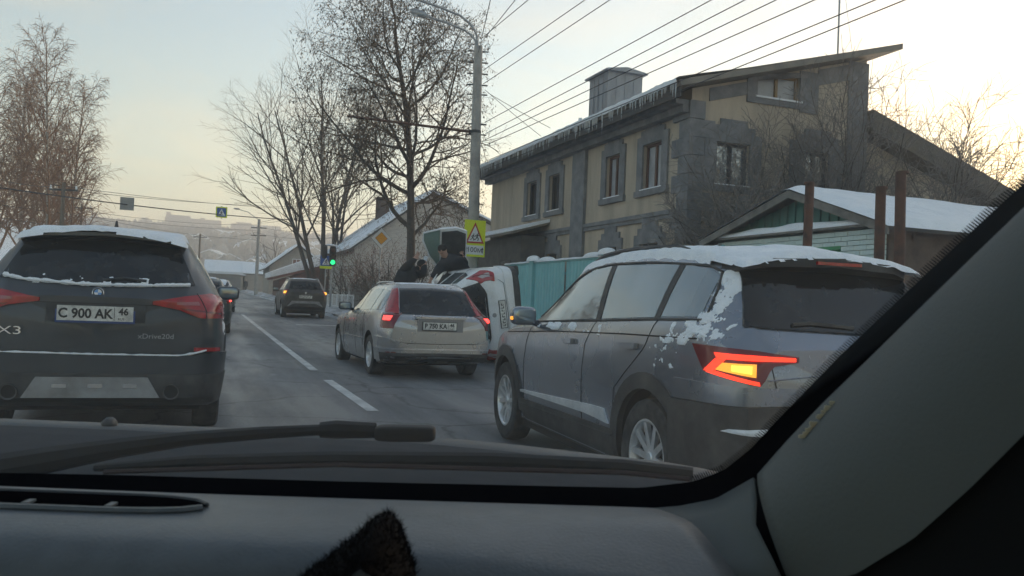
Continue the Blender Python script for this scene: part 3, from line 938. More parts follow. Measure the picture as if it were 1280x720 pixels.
    # sides
    side_windows(c, [([(0.55, 1.47), (1.0, 1.525)], [(0.5, 1.24), (1.0, 1.19)]), ([(1.05, 1.53), (1.95, 1.54)], [(1.05, 1.185), (1.95, 1.15)]), ([(2.03, 1.54), (2.5, 1.49), (3.0, 1.24)], [(2.03, 1.145), (2.9, 1.12), (3.02, 1.16)])])
    c.mirror('L', 2.75, 1.18, PAINT_BLACK)
    c.mirror('R', 2.75, 1.18, PAINT_BLACK)
    c.arch_trims(PLASTIC)
    door_lines(c, [[(1.0, 1.15), (1.0, 0.4)], [(2.0, 1.12), (2.0, 0.35)], [(3.1, 1.08), (3.1, 0.35)]], 'R')
    c.patch('tailgate_seam', 'B', [(-0.62, 1.075), (0.62, 1.075)], [(-0.62, 1.069), (0.62, 1.069)], UNDER, 0.004, 12, 1, depth=0.002)
    return c

# ---- silver estate
def build_volvo():
    prof = dict(
        top=[(0, 0.90), (0.05, 0.945), (0.12, 0.985), (0.3, 1.14), (0.55, 1.37), (0.7, 1.435), (1.0, 1.455), (1.7, 1.46), (2.3, 1.40), (3.2, 0.98), (3.9, 0.90), (4.3, 0.78), (4.5, 0.60)],
        belt=[(0, 0.82), (0.12, 0.93), (0.35, 0.985), (1.0, 0.98), (2.2, 0.95), (3.2, 0.90), (4.2, 0.74), (4.5, 0.52)],
        bot=[(0, 0.34), (0.3, 0.24), (0.8, 0.19), (3.7, 0.19), (4.5, 0.25)],
        plan=[(0, 0.84), (0.04, 0.885), (0.12, 0.93), (0.3, 0.97), (0.8, 1.0), (3.7, 1.0), (4.15, 0.93), (4.4, 0.80), (4.5, 0.70)],
        roofw=[(0, 0.84), (0.15, 0.82), (0.55, 0.72), (1.5, 0.70), (2.4, 0.70), (3.2, 0.80), (4.5, 0.85)])
    c = Car('silver_estate_car', 'silver estate car standing in front of the overturned white car', 'car', pose(-1.06, 12.75, 22.0, 0.0), prof, PAINT_SILVER, 0.885, (0.96, 3.60), 0.315, 0.875)
    c.patch('rear_window', 'B', [(-0.52, 1.375), (0, 1.40), (0.52, 1.375)], [(-0.605, 0.99), (0, 0.985), (0.605, 0.99)], GLASS, 0.012, 16, 8)
    for sg in (-1, 1):
        l = c.patch('tail_lamp', 'C', [(sg * 33, 1.0), (sg * 49.5, 1.0)], [(sg * 36, 0.765), (sg * 50.5, 0.765)], LAMP_DARKRED, 0.02, 8, 6)
        c.patch('upper_lamp', 'B', [(sg * 0.54, 1.385), (sg * 0.605, 1.37)], [(sg * 0.62, 0.995), (sg * 0.80, 0.995)], LAMP_RED, 0.024, 5, 10, parent=l)
        c.patch('lit_lamp', 'C', [(sg * 38.5, 0.955), (sg * 46, 0.955)], [(sg * 39.0, 0.885), (sg * 46.5, 0.885)], LIT_BRAKE, 0.03, 5, 3, parent=l, bulge=0.012)
        c.patch('reflector', 'C', [(sg * 32, 0.42), (sg * 42, 0.42)], [(sg * 33, 0.375), (sg * 41, 0.375)], LAMP_DARKRED, 0.034, 6, 2)
    c.patch('rear_bumper', 'C', [(-63, 0.64), (-36, 0.62), (-32, 0.545), (0, 0.535), (32, 0.545), (36, 0.62), (63, 0.64)], [(-63, 0.27), (0, 0.31), (63, 0.27)], PAINT_SILVER, 0.035, 34, 8, depth=0.07)
    c.patch('bumper_strip', 'C', [(-60, 0.475), (0, 0.475), (60, 0.475)], [(-60, 0.455), (0, 0.455), (60, 0.455)], CHROME, 0.042, 30, 2, depth=0.012)
    c.patch('bumper_skirt', 'C', [(-50, 0.40), (0, 0.41), (50, 0.40)], [(-50, 0.26), (0, 0.28), (50, 0.26)], PLASTIC, 0.045, 26, 3, depth=0.05)
    yp = c.P('B', 0, 0.80)[0].y
    MB().box((-0.36, yp - 0.012, 0.73), (0.36, yp + 0.03, 0.93)).build('plate_recess', mat('shaded_silver', (0.26, 0.26, 0.27), 0.4, 0.5), c.root)  # recess in a darkened silver, its shade put into the colour
    MB().box((-0.40, yp - 0.035, 0.925), (0.40, yp + 0.02, 0.955)).build('tailgate_handle', PAINT_SILVER, c.root)
    c.plate(-0.018, 0.818, yp - 0.036, ('P 750 KA', '46', 1.0))
    c.strip('tailgate_gap', 'C', [(-34, 0.985), (-34, 0.56), (-20, 0.548), (0, 0.543), (20, 0.548), (34, 0.56), (34, 0.985)], 0.005, UNDER, 0.004)
    side_windows(c, [([(0.62, 1.33), (1.1, 1.36)], [(0.50, 1.03), (1.1, 1.02)]), ([(1.15, 1.365), (1.95, 1.37)], [(1.15, 1.02), (1.95, 1.00)]), ([(2.02, 1.37), (2.4, 1.32), (2.95, 1.06)], [(2.02, 1.00), (2.9, 0.98), (2.98, 1.0)])])
    c.mirror('L', 2.72, 1.04, PLASTIC, 0.22, 0.14)
    c.mirror('R', 2.72, 1.04, PLASTIC, 0.22, 0.14)
    for side in 'LR':
        c.strip('rub_strip', side, [(1.5, 0.55), (3.0, 0.55)], 0.012, CHROME, 0.006)
        c.patch('door_handle', side, [(1.75, 0.86), (1.93, 0.86)], [(1.75, 0.83), (1.93, 0.83)], PAINT_SILVER, 0.03, 4, 2)
        c.patch('door_handle', side, [(2.75, 0.85), (2.93, 0.85)], [(2.75, 0.82), (2.93, 0.82)], PAINT_SILVER, 0.03, 4, 2)
    door_lines(c, [[(1.45, 0.98), (1.4, 0.6), (1.5, 0.3)], [(2.0, 0.97), (2.0, 0.28)], [(3.0, 0.93), (3.05, 0.3)]], 'LR')
    c.rails(0.53, 0.7, 2.3, PAINT_SILVER, 0.04, 0.014)
    c.snow('roof_snow', -0.5, 0.5, 0.68, 1.9, 0.010, 9, feather=0.1)
    p = c.P('T', 0.1, 0.82)[0]
    MB().tube([p + Vector((0, 0.0, -0.01)), p + Vector((0, 0.02, 0.05)), p + Vector((0.03, -0.10, 0.17))], [0.028, 0.02, 0.006], 7).build('roof_antenna', SIGN_WHITE, c.root, smooth=True)
    return c

# ---- grey SUV on the right
def build_karoq():
    prof = dict(
        top=[(0, 1.03), (0.05, 1.075), (0.11, 1.14), (0.22, 1.28), (0.36, 1.45), (0.5, 1.515), (0.8, 1.552), (1.6, 1.575), (2.3, 1.54), (3.25, 1.08), (3.8, 1.02), (4.2, 0.93), (4.38, 0.70)],
        belt=[(0, 0.93), (0.11, 1.02), (0.3, 1.08), (0.6, 1.115), (1.2, 1.10), (2.2, 1.06), (3.2, 1.01), (4.1, 0.86), (4.38, 0.58)],
        bot=[(0, 0.40), (0.3, 0.28), (0.7, 0.22), (3.7, 0.22), (4.38, 0.3)],
        plan=[(0, 0.83), (0.04, 0.88), (0.12, 0.93), (0.3, 0.972), (0.8, 1.0), (3.6, 1.0), (4.05, 0.93), (4.3, 0.80), (4.38, 0.70)],
        roofw=[(0, 0.82), (0.15, 0.80), (0.4, 0.755), (1.5, 0.765), (2.4, 0.75), (3.25, 0.82), (4.38, 0.85)])
    c = Car('grey_suv', 'grey blue SUV with thick roof snow and lit orange indicator, close on the right', 'car', pose(1.926, 4.34, 17.6) @ Matrix.Translation((-0.11, 0, 0)) @ Matrix.Diagonal((0.88, 1, 1, 1)), prof, PAINT_GREY, 0.92, (0.84, 3.60), 0.345, 0.912)
    c.patch('rear_window', 'B', [(-0.60, 1.435), (0, 1.465), (0.60, 1.435)], [(-0.715, 1.135), (0, 1.12), (0.715, 1.135)], GLASS, 0.012, 18, 9)
    # spoiler
    T = resample([(-0.66, 0.46, 1.44), (-0.62, 0.33, 1.475), (-0.45, 0.25, 1.50), (0, 0.22, 1.515), (0.45, 0.25, 1.50), (0.62, 0.33, 1.475), (0.66, 0.46, 1.44)], 28)
    vs, fs = [], []
    for p in T:
        vs += [(p.x, p.y, p.z - 0.045), (p.x, p.y - 0.005, p.z), (p.x * 0.98, p.y + 0.30, p.z + 0.045), (p.x * 0.98, p.y + 0.22, p.z - 0.10)]
    for i in range(28):
        for j in range(4):
            a, b = i * 4 + j, i * 4 + (j + 1) % 4
            fs.append((a, b, b + 4, a + 4))
    fs += [(0, 1, 2, 3), (115, 114, 113, 112)]
    sp = MB().add(vs, fs).build('roof_spoiler', PLASTIC, c.root, smooth=True)
    MB().box((-0.16, 0.212, 1.478), (0.16, 0.235, 1.495)).build('high_brake_lamp', LAMP_RED, sp)
    for sg in (-1, 1):
        l = c.patch('tail_lamp', 'C', [(sg * 24.5, 0.995), (sg * 36, 1.02), (sg * 45, 1.03), (sg * 55, 1.035)], [(sg * 24.5, 0.968), (sg * 32, 0.945), (sg * 34.5, 0.845), (sg * 50, 0.90)], LAMP_DARKRED, 0.014, 22, 9)
        # C-shaped lit guide: upper bar, outer joint, lower bar
        c.patch('lit_bar', 'C', [(sg * 25.5, 0.990), (sg * 37, 0.997), (sg * 47, 1.000)], [(sg * 25.5, 0.972), (sg * 37, 0.970), (sg * 46, 0.972)], LIT_RED, 0.022, 14, 2, parent=l, depth=0.01)
        c.patch('lit_bar', 'C', [(sg * 43.5, 0.971), (sg * 46.5, 0.971)], [(sg * 46.8, 0.905), (sg * 50, 0.905)], LIT_RED, 0.022, 4, 5, parent=l, depth=0.01)
        c.patch('lit_bar', 'C', [(sg * 35.2, 0.868), (sg * 49.5, 0.920)], [(sg * 35.0, 0.850), (sg * 49, 0.898)], LIT_RED, 0.022, 10, 2, parent=l, depth=0.01)
        if sg < 0:
            a = c.patch('indicator', 'C', [(sg * 36, 0.955), (sg * 45.5, 0.952)], [(sg * 36, 0.890), (sg * 47.0, 0.917)], LIT_ORANGE, 0.020, 8, 4, parent=l, depth=0.01)
            c.patch('indicator_core', 'C', [(sg * 37, 0.945), (sg * 42, 0.944)], [(sg * 37, 0.905), (sg * 42, 0.915)], LIT_AMBER, 0.024, 5, 3, parent=l, depth=0.004)
        else:
            c.patch('indicator', 'C', [(sg * 36, 0.955), (sg * 45.5, 0.952)], [(sg * 36, 0.890), (sg * 47.0, 0.917)], LAMP_CLEAR, 0.020, 8, 4, parent=l, depth=0.01)
    c.patch('rear_bumper', 'C', [(-64, 0.73), (-35, 0.745), (0, 0.755), (35, 0.745), (64, 0.73)], [(-64, 0.30), (0, 0.33), (64, 0.30)], PLASTIC, 0.032, 34, 8, depth=0.07)
    c.patch('bumper_paint', 'C', [(-62, 0.845), (-34, 0.84), (0, 0.835), (34, 0.84), (62, 0.845)], [(-62, 0.74), (0, 0.765), (62, 0.74)], PAINT_GREY, 0.024, 34, 3, depth=0.04)
    c.strip('tailgate_gap', 'C', [(-33, 1.0), (-33, 0.86), (-28, 0.78), (0, 0.775), (28, 0.78), (33, 0.86), (33, 1.0)], 0.004, UNDER, 0.003)
    c.strip('tailgate_crease', 'C', [(-33, 0.875), (-20, 0.90), (0, 0.905), (20, 0.90), (33, 0.875)], 0.004, PAINT_GREY, 0.004)
    yx = c.P('B', -0.5, 0.8)[0].y
    text_obj('model_lettering', 'KAROQ', 0.05, CHROME, c.root, Matrix.Translation((-0.49, yx - 0.012, 0.795)) @ Matrix.Rotation(rad(-9), 4, 'Z') @ FACE_BACK, 0.003, width=1.35)
    yb = c.P('B', 0, 1.03)[0].y
    MB().lathe([(0.001, 0.006), (0.042, 0.006), (0.046, 0), (0.046, -0.01)], 20, Matrix.Translation((0, yb - 0.006, 1.03)) @ Matrix.Rotation(rad(80), 4, 'X')).build('badge', CHROME, c.root, smooth=True)
    c.strip('rear_wiper', 'B', [(0.0, 1.15), (-0.3, 1.165), (-0.42, 1.155)], 0.011, PLASTIC, 0.02)
    # snow shelf on bumper corner
    c.patch('bumper_snow', 'C', [(-42, 0.632), (-30, 0.645), (-8, 0.645)], [(-44, 0.618), (-30, 0.60), (-8, 0.60)], SNOW_CAR, 0.045, 14, 3, depth=0.02, bulge=0.012)
    side_windows(c, [([(0.42, 1.40), (0.5, 1.435), (0.78, 1.475)], [(0.40, 1.175), (0.78, 1.165)]), ([(0.86, 1.48), (1.72, 1.495)], [(0.86, 1.16), (1.60, 1.13)]), ([(1.82, 1.495), (2.15, 1.475), (2.5, 1.36), (2.95, 1.11)], [(1.70, 1.125), (2.80, 1.08), (2.98, 1.085)])])
    for side in 'LR':
        c.strip('window_trim', side, [(0.38, 1.16), (0.8, 1.15), (1.65, 1.115), (2.98, 1.068)], 0.007, PLASTIC, 0.006)
        c.strip('window_trim', side, [(0.36, 1.20), (0.40, 1.415), (0.55, 1.462), (1.2, 1.50), (1.8, 1.508), (2.2, 1.485), (2.55, 1.365), (3.0, 1.105)], 0.009, PLASTIC, 0.006)
        c.patch('b_pillar_trim', side, [(1.74, 1.495), (1.81, 1.495)], [(1.62, 1.125), (1.69, 1.125)], PLASTIC, 0.007, 3, 5)
        c.patch('c_pillar_trim', side, [(0.79, 1.475), (0.85, 1.48)], [(0.79, 1.16), (0.85, 1.155)], PLASTIC, 0.007, 3, 5)
        a = c.patch('door_handle', side, [(0.98, 1.0), (1.18, 0.99)], [(0.98, 0.965), (1.18, 0.955)], PAINT_GREY, 0.035, 5, 2)
        c.patch('door_handle', side, [(2.0, 0.975), (2.2, 0.965)], [(2.0, 0.94), (2.2, 0.93)], PAINT_GREY, 0.035, 5, 2)
        c.strip('shoulder_crease_shade', side, [(0.35, 1.06), (1.2, 1.045), (2.4, 1.01), (3.6, 0.955)], 0.005, UNDER, 0.002)  # crease shade put into a near-black bead along the shoulder
        c.patch('sill_cladding', side, [(1.28, 0.44), (3.12, 0.42)], [(1.3, 0.23), (3.1, 0.23)], PLASTIC, 0.018, 12, 3)
        c.patch('sill_snow', side, [(1.42, 0.555), (1.6, 0.555), (3.18, 0.492)], [(1.36, 0.465), (1.7, 0.485), (3.22, 0.475)], mat('pale_door_moulding', (0.55, 0.57, 0.60), 0.35, 0.3, col2=(0.75, 0.76, 0.78), scale=6), 0.014, 14, 3)
        c.strip('sill_line', side, [(1.3, 0.40), (3.15, 0.38)], 0.006, PLASTIC, 0.02)
    door_lines(c, [[(0.80, 1.15), (0.9, 0.98), (1.28, 0.7), (1.32, 0.3)], [(1.66, 1.12), (1.80, 0.95), (1.82, 0.3)], [(2.95, 1.06), (3.05, 0.9), (3.08, 0.32)]])
    c.mirror('L', 2.90, 1.10, PAINT_GREY, 0.23, 0.15, lit=LIT_ORANGE)
    c.mirror('R', 2.90, 1.10, PAINT_GREY, 0.23, 0.15)
    c.arch_trims(PLASTIC, 0.09)
    c.rails(0.60, 0.75, 2.4, PLASTIC, 0.05)
    c.snow('roof_snow', -0.70, 0.70, 0.20, 2.5, 0.042, 4, 120, 130, feather=0.07, lift=lambda x, y, z: max(0.0, (1.515 - 0.07 * (x / 0.66) ** 2 + 0.05 * min(1, (y - 0.22) / 0.3)) - z) if y < 0.55 else 0.0)
    c.clumps('snow_patches', 'L', 0.14, 0.72, 1.02, 1.16, -0.06, 7, 10, 0.006, 190, 70)
    c.clumps('snow_patches', 'L', 0.24, 0.42, 1.12, 1.53, -0.22, 17, 10, 0.006, 80, 120)
    c.clumps('snow_patches', 'L', 0.45, 0.85, 0.86, 1.03, 0.40, 27, 14, 0.008, 130, 70)
    c.clumps('snow_patches', 'L', 1.5, 3.0, 1.02, 1.09, 0.12, 37, 6, 0.012, 90, 16)
    hs = c.snow('bonnet_snow', -0.7, 0.7, 3.2, 4.1, 0.012, 14, feather=0.2)
    return c

# ---- dark SUV further on
def build_duster():
    prof = dict(
        top=[(0, 1.05), (0.05, 1.10), (0.12, 1.17), (0.3, 1.40), (0.42, 1.52), (0.6, 1.60), (1.0, 1.63), (1.7, 1.64), (2.2, 1.60), (3.1, 1.12), (3.8, 1.03), (4.2, 0.92), (4.34, 0.70)],
        belt=[(0, 0.97), (0.12, 1.07), (0.5, 1.12), (2.2, 1.08), (3.1, 1.02), (4.1, 0.88), (4.34, 0.58)],
        bot=[(0, 0.46), (0.3, 0.34), (0.8, 0.25), (3.6, 0.25), (4.34, 0.36)],
        plan=[(0, 0.85), (0.04, 0.90), (0.12, 0.945), (0.3, 0.98), (0.8, 1.0), (3.6, 1.0), (4.0, 0.94), (4.25, 0.82), (4.34, 0.72)],
        roofw=[(0, 0.82), (0.2, 0.76), (0.5, 0.72), (2.3, 0.72), (3.1, 0.8), (4.34, 0.85)])
    p = W(4.17, 35.3)
    c = Car('dark_suv', 'dark brown SUV with both orange indicators lit, further down the road', 'car', pose(p.x, p.y, 20.5, p.z), prof, PAINT_BROWN, 0.90, (0.85, 3.52), 0.345, 0.89)
    c.patch('rear_window', 'B', [(-0.58, 1.50), (0, 1.52), (0.58, 1.50)], [(-0.66, 1.19), (0, 1.18), (0.66, 1.19)], GLASS, 0.012, 12, 6)
    for sg in (-1, 1):
        l = c.patch('tail_lamp', 'C', [(sg * 37, 1.17), (sg * 50, 1.17)], [(sg * 37, 0.93), (sg * 50, 0.93)], LAMP_DARKRED, 0.02, 6, 6)
        c.patch('indicator', 'C', [(sg * 39, 1.10), (sg * 47, 1.10)], [(sg * 39, 0.99), (sg * 47, 0.99)], LIT_ORANGE, 0.028, 5, 4, parent=l)
        c.patch('indicator_core', 'C', [(sg * 41, 1.075), (sg * 45, 1.075)], [(sg * 41, 1.015), (sg * 45, 1.015)], LIT_AMBER, 0.034, 3, 3, parent=l)
    c.patch('rear_bumper', 'C', [(-60, 0.72), (0, 0.73), (60, 0.72)], [(-60, 0.38), (0, 0.42), (60, 0.38)], PLASTIC, 0.03, 28, 5, depth=0.06)
    c.patch('skid_trim', 'B', [(-0.55, 0.70), (0.55, 0.70)], [(-0.72, 0.46), (-0.42, 0.60), (0.42, 0.60), (0.72, 0.46)], GREY_TRIM, 0.05, 20, 3, depth=0.03)
    yp = c.P('B', 0, 0.86)[0].y
    c.plate(0.0, 0.87, yp - 0.04, None)
    yb = c.P('B', 0, 1.04)[0].y
    MB().prism([(0, yb - 0.012, 1.09), (0.035, yb - 0.012, 1.035), (0, yb - 0.012, 0.98), (-0.035, yb - 0.012, 1.035)], (0, 0.02, 0)).build('badge', CHROME, c.root)
    text_obj('model_lettering', 'D U S T E R', 0.055, STEEL, c.root, Matrix.Translation((0, yp - 0.012, 0.955)) @ FACE_BACK, 0.003, width=1.2)
    side_windows(c, [([(0.62, 1.48), (1.05, 1.51)], [(0.6, 1.18), (1.05, 1.17)]), ([(1.1, 1.51), (1.9, 1.51)], [(1.1, 1.16), (1.9, 1.14)]), ([(1.97, 1.51), (2.3, 1.47), (2.8, 1.2)], [(1.97, 1.14), (2.8, 1.11)])])
    c.mirror('L', 2.6, 1.15, PLASTIC)
    c.mirror('R', 2.6, 1.15, PLASTIC)
    c.arch_trims(PLASTIC)
    c.rails(0.60, 0.7, 2.2, GREY_TRIM, 0.06, 0.02)
    c.snow('roof_snow', -0.5, 0.5, 0.6, 2.0, 0.012, 6)
    door_lines(c, [[(1.08, 1.1), (1.3, 0.4)], [(1.95, 1.1), (1.95, 0.35)], [(2.9, 1.05), (2.95, 0.35)]], 'L')
    return c

# ---- two far cars ahead, rear three quarters only partly in view
def build_far(name, label, s_right, t, paint, prof_scale, kind):
    H = prof_scale
    prof = dict(
        top=[(0, 0.92), (0.05, 0.97), (0.12, 1.0), (0.35, 1.22), (0.55, 1.36), (0.8, 1.43), (1.5, 1.46), (2.1, 1.42), (2.95, 1.0), (3.6, 0.92), (3.95, 0.8), (4.1, 0.6)],
        belt=[(0, 0.84), (0.12, 0.93), (0.4, 0.97), (2.0, 0.95), (3.0, 0.90), (3.9, 0.75), (4.1, 0.5)],
        bot=[(0, 0.34), (0.3, 0.26), (0.8, 0.2), (3.4, 0.2), (4.1, 0.28)],
        plan=[(0, 0.84), (0.04, 0.89), (0.12, 0.94), (0.3, 0.975), (0.8, 1.0), (3.4, 1.0), (3.8, 0.93), (4.0, 0.8), (4.1, 0.7)],
        roofw=[(0, 0.84), (0.2, 0.80), (0.55, 0.71), (2.2, 0.70), (3.0, 0.8), (4.1, 0.85)])
    if kind == 'sedan':
        prof['top'] = [(0, 0.96), (0.08, 1.0), (0.35, 1.03), (0.55, 1.06), (1.1, 1.36), (1.4, 1.43), (1.9, 1.45), (2.3, 1.42), (3.05, 1.0), (3.6, 0.92), (3.95, 0.8), (4.1, 0.6)]
    p = W(s_right - 0.86, t)
    c = Car(name, label, 'car', pose(p.x, p.y, 20.5, p.z), prof, paint, 0.86, (0.85, 3.3), 0.31, 0.85, nst=44)
    if kind == 'sedan':
        c.patch('rear_window', 'B', [(-0.5, 1.37), (0.5, 1.37)], [(-0.62, 1.07), (0.62, 1.07)], GLASS, 0.012, 10, 6)
    else:
        c.patch('rear_window', 'B', [(-0.5, 1.37), (0.5, 1.37)], [(-0.60, 1.0), (0.60, 1.0)], GLASS, 0.012, 10, 6)
    for sg in (-1, 1):
        l = c.patch('tail_lamp', 'C', [(sg * 36, 0.96), (sg * 50, 0.96)], [(sg * 36, 0.80), (sg * 50, 0.80)], LAMP_RED, 0.02, 6, 5)
        c.patch('lit_lamp', 'C', [(sg * 39, 0.93), (sg * 47, 0.93)], [(sg * 39, 0.85), (sg * 47, 0.85)], LIT_BRAKE, 0.03, 4, 3, parent=l)
    c.patch('rear_bumper', 'C', [(-58, 0.60), (0, 0.60), (58, 0.60)], [(-58, 0.28), (0, 0.32), (58, 0.28)], paint, 0.03, 24, 5, depth=0.06)
    yp = c.P('B', 0, 0.72)[0].y
    c.plate(0, 0.72, yp - 0.02, None)
    side_windows(c, [([(0.75, 1.32), (1.6, 1.37)], [(0.7, 1.01), (1.6, 0.99)]), ([(1.67, 1.37), (2.1, 1.34), (2.6, 1.07)], [(1.67, 0.99), (2.6, 0.97)])])
    c.mirror('L', 2.5, 1.02, paint)
    c.mirror('R', 2.5, 1.02, paint)
    c.snow('roof_snow', -0.5, 0.5, 0.75, 2.0, 0.012, 6)
    return c

# ---- the white hatchback lying on its left side
def build_white():
    prof = dict(
        top=[(0, 0.93), (0.05, 0.99), (0.12, 1.03), (0.28, 1.22), (0.42, 1.36), (0.6, 1.45), (0.9, 1.49), (1.6, 1.51), (2.1, 1.46), (3.0, 1.02), (3.6, 0.94), (3.95, 0.82), (4.1, 0.6)],
        belt=[(0, 0.85), (0.12, 0.94), (0.4, 1.0), (2.0, 0.97), (3.0, 0.92), (3.9, 0.76), (4.1, 0.5)],
        bot=[(0, 0.30), (0.3, 0.24), (0.8, 0.18), (3.4, 0.18), (4.1, 0.26)],
        plan=[(0, 0.82), (0.04, 0.88), (0.12, 0.94), (0.3, 0.975), (0.8, 1.0), (3.4, 1.0), (3.8, 0.93), (4.0, 0.8), (4.1, 0.7)],
        roofw=[(0, 0.84), (0.2, 0.78), (0.5, 0.70), (2.2, 0.69), (3.0, 0.8), (4.1, 0.85)])
    hw = 0.93
    roll = rad(-99)
    base = at(667, 455, 16.5)
    M = Matrix.Translation((base.x, base.y, 1.06 + gz(17))) @ Matrix.Rotation(rad(21.5), 4, 'Z') @ Matrix.Rotation(roll, 4, 'Y')
    c = Car('overturned_white_car', 'white hatchback lying on its left side beside the grey SUV, front door open upwards', 'car', M, prof, PAINT_WHITE, hw, (0.75, 3.3), 0.31, 0.90)
    c.patch('rear_window', 'B', [(-0.56, 1.40), (-0.3, 1.43), (0.3, 1.43), (0.56, 1.40)], [(-0.66, 1.06), (-0.45, 0.97), (0.45, 0.97), (0.66, 1.06)], GLASS, 0.012, 16, 8)
    for sg in (-1, 1):
        l = c.patch('tail_lamp', 'C', [(sg * 36, 1.04), (sg * 47, 1.16), (sg * 56, 1.20)], [(sg * 33, 0.80), (sg * 40, 0.79), (sg * 50, 0.98)], LAMP_RED, 0.02, 12, 8)
        c.patch('lamp_inset', 'C', [(sg * 39, 1.0), (sg * 44, 1.06)], [(sg * 37, 0.88), (sg * 41, 0.88)], LAMP_CLEAR, 0.026, 5, 4, parent=l, depth=0.008)
        c.strip('lamp_line', 'C', [(sg * 36, 0.82), (sg * 41, 0.95), (sg * 50, 1.13)], 0.008, LAMP_DARKRED, 0.022, parent=l)
    c.patch('rear_bumper', 'C', [(-60, 0.62), (-34, 0.60), (0, 0.56), (34, 0.60), (60, 0.62)], [(-60, 0.40), (0, 0.42), (60, 0.40)], PAINT_WHITE, 0.03, 28, 4, depth=0.06)
    c.patch('lower_bumper', 'C', [(-60, 0.42), (0, 0.44), (60, 0.42)], [(-60, 0.18), (0, 0.24), (60, 0.18)], PLASTIC, 0.04, 28, 5, depth=0.08)
    yp = c.P('B', 0, 0.7)[0].y
    c.plate(0.0, 0.70, yp - 0.03, None)
    yb = c.P('B', 0, 0.88)[0].y
    MB().lathe([(0.001, 0.006), (0.04, 0.006), (0.044, 0), (0.044, -0.01)], 18, Matrix.Translation((0, yb - 0.006, 0.87)) @ Matrix.Rotation(rad(85), 4, 'X')).build('badge', STEEL, c.root, smooth=True)
    c.strip('tailgate_gap', 'C', [(-37, 1.02), (-33, 0.62), (0, 0.585), (33, 0.62), (37, 1.02)], 0.005, UNDER, 0.003)
    side_windows(c, [([(0.70, 1.34), (0.95, 1.39)], [(0.58, 1.13), (0.95, 1.05)]), ([(1.0, 1.40), (1.7, 1.43)], [(1.0, 1.05), (1.7, 1.03)])])
    c.patch('door_opening', 'R', [(1.88, 1.42), (2.25, 1.35), (2.75, 1.07)], [(1.88, 0.40), (2.4, 0.36), (2.95, 0.42)], UNDER, 0.006, 8, 6)
    door_lines(c, [[(0.98, 1.02), (1.1, 0.6), (1.25, 0.35)], [(1.74, 1.03), (1.74, 0.33)]], 'LR')
    c.mirror('L', 2.6, 1.02, PAINT_WHITE)
    # the open front right door: hinged at y = 2.78, swung out (now upwards)
    q = rad(66)
    h = Vector((hw * 0.97, 3.02, 0))
    def D(u, z, w=0.0):   # u along the door from the hinge, w through its thickness
        return h + Vector((math.sin(q) * u + math.cos(q) * w, -math.cos(q) * u + math.sin(q) * w, z))
    door = MB()
    sil = [(0.0, 0.36), (0.95, 0.36), (1.05, 0.60), (1.05, 0.98), (0.0, 0.98)]
    door.prism([D(u, z, 0.05) for u, z in sil], D(0, 0, -0.05) - D(0, 0, 0.05))
    do = door.build('front_door', PAINT_WHITE, c.root)
    inn = [(0.03, 0.40), (0.90, 0.40), (0.99, 0.60), (0.99, 0.955), (0.03, 0.955)]
    MB().prism([D(u, z, -0.05) for u, z in inn], D(0, 0, -0.075) - D(0, 0, -0.05)).build('inner_trim', PLASTIC, do)
    fr = MB()
    fr.tube([D(0.05, 0.97, 0), D(0.45, 1.24, -0.06), D(0.85, 1.40, -0.10), D(1.02, 1.39, -0.10), D(1.04, 0.97, 0)], 0.022, 6)
    fr.build('window_frame', PAINT_WHITE, do, smooth=True)
    gl = MB().prism([D(0.12, 0.98, 0.004), D(0.46, 1.225, -0.055), D(0.85, 1.38, -0.095), D(1.0, 1.37, -0.095), D(1.02, 0.98, 0.004)], (0.002, 0.002, 0.0))
    gl.build('window_pane', mat('greenish_glass', (0.20, 0.29, 0.26), 0.08, spec=0.8), do)
    rbm = MB()
    rbox_mesh(rbm, D(0.22, 1.02, 0.15), (0.16, 0.2, 0.14), 0.5)
    rbm.build('side_mirror', PAINT_WHITE, do, smooth=True, sharp=0)
    return c

BMW = build_bmw()
VOLVO = build_volvo()
KAROQ = build_karoq()
DUSTER = build_duster()
build_far('dark_green_hatchback', 'dark green hatchback half hidden ahead of the black SUV', 0.86, 22.6, PAINT_GREEN, 1.0, 'hatch')
build_far('silver_sedan', 'small silver sedan beyond the dark green hatchback', 1.62, 39.0, PAINT_SILVER, 1.0, 'sedan')
WHITE = build_white()
# ------------------------------------------------------------------ the two-storey house
def stepped_surround(w, y0, y1, z0, z1, x, out, axis, jamb=0.2, crown=0.42, dark=STONE):
    """dark stone frame round an opening with a stepped head; axis 'x' = wall facing -x, 'y' = wall facing -y"""
    m = MB()
    def bx(a0, a1, b0, b1, o=out):
        if axis == 'x':
            m.box((x - o, a0, b0), (x - 0.002, a1, b1))
        else:
            m.box((a0, x - o, b0), (a1, x - 0.002, b1))
    bx(y0 - jamb, y0, z0, z1)
    bx(y1, y1 + jamb, z0, z1)
    bx(y0 - jamb * 1.15, y1 + jamb * 1.15, z0 - 0.14, z0, out + 0.03)
    bx(y0 - jamb, y1 + jamb, z1, z1 + crown * 0.42)
    c = (y0 + y1) / 2
    h = (y1 - y0) / 2 + jamb
    bx(c - h * 0.76, c + h * 0.76, z1 + crown * 0.42, z1 + crown * 0.72)
    bx(c - h * 0.48, c + h * 0.48, z1 + crown * 0.72, z1 + crown * 1.0)
    m.build('surround', dark, w)
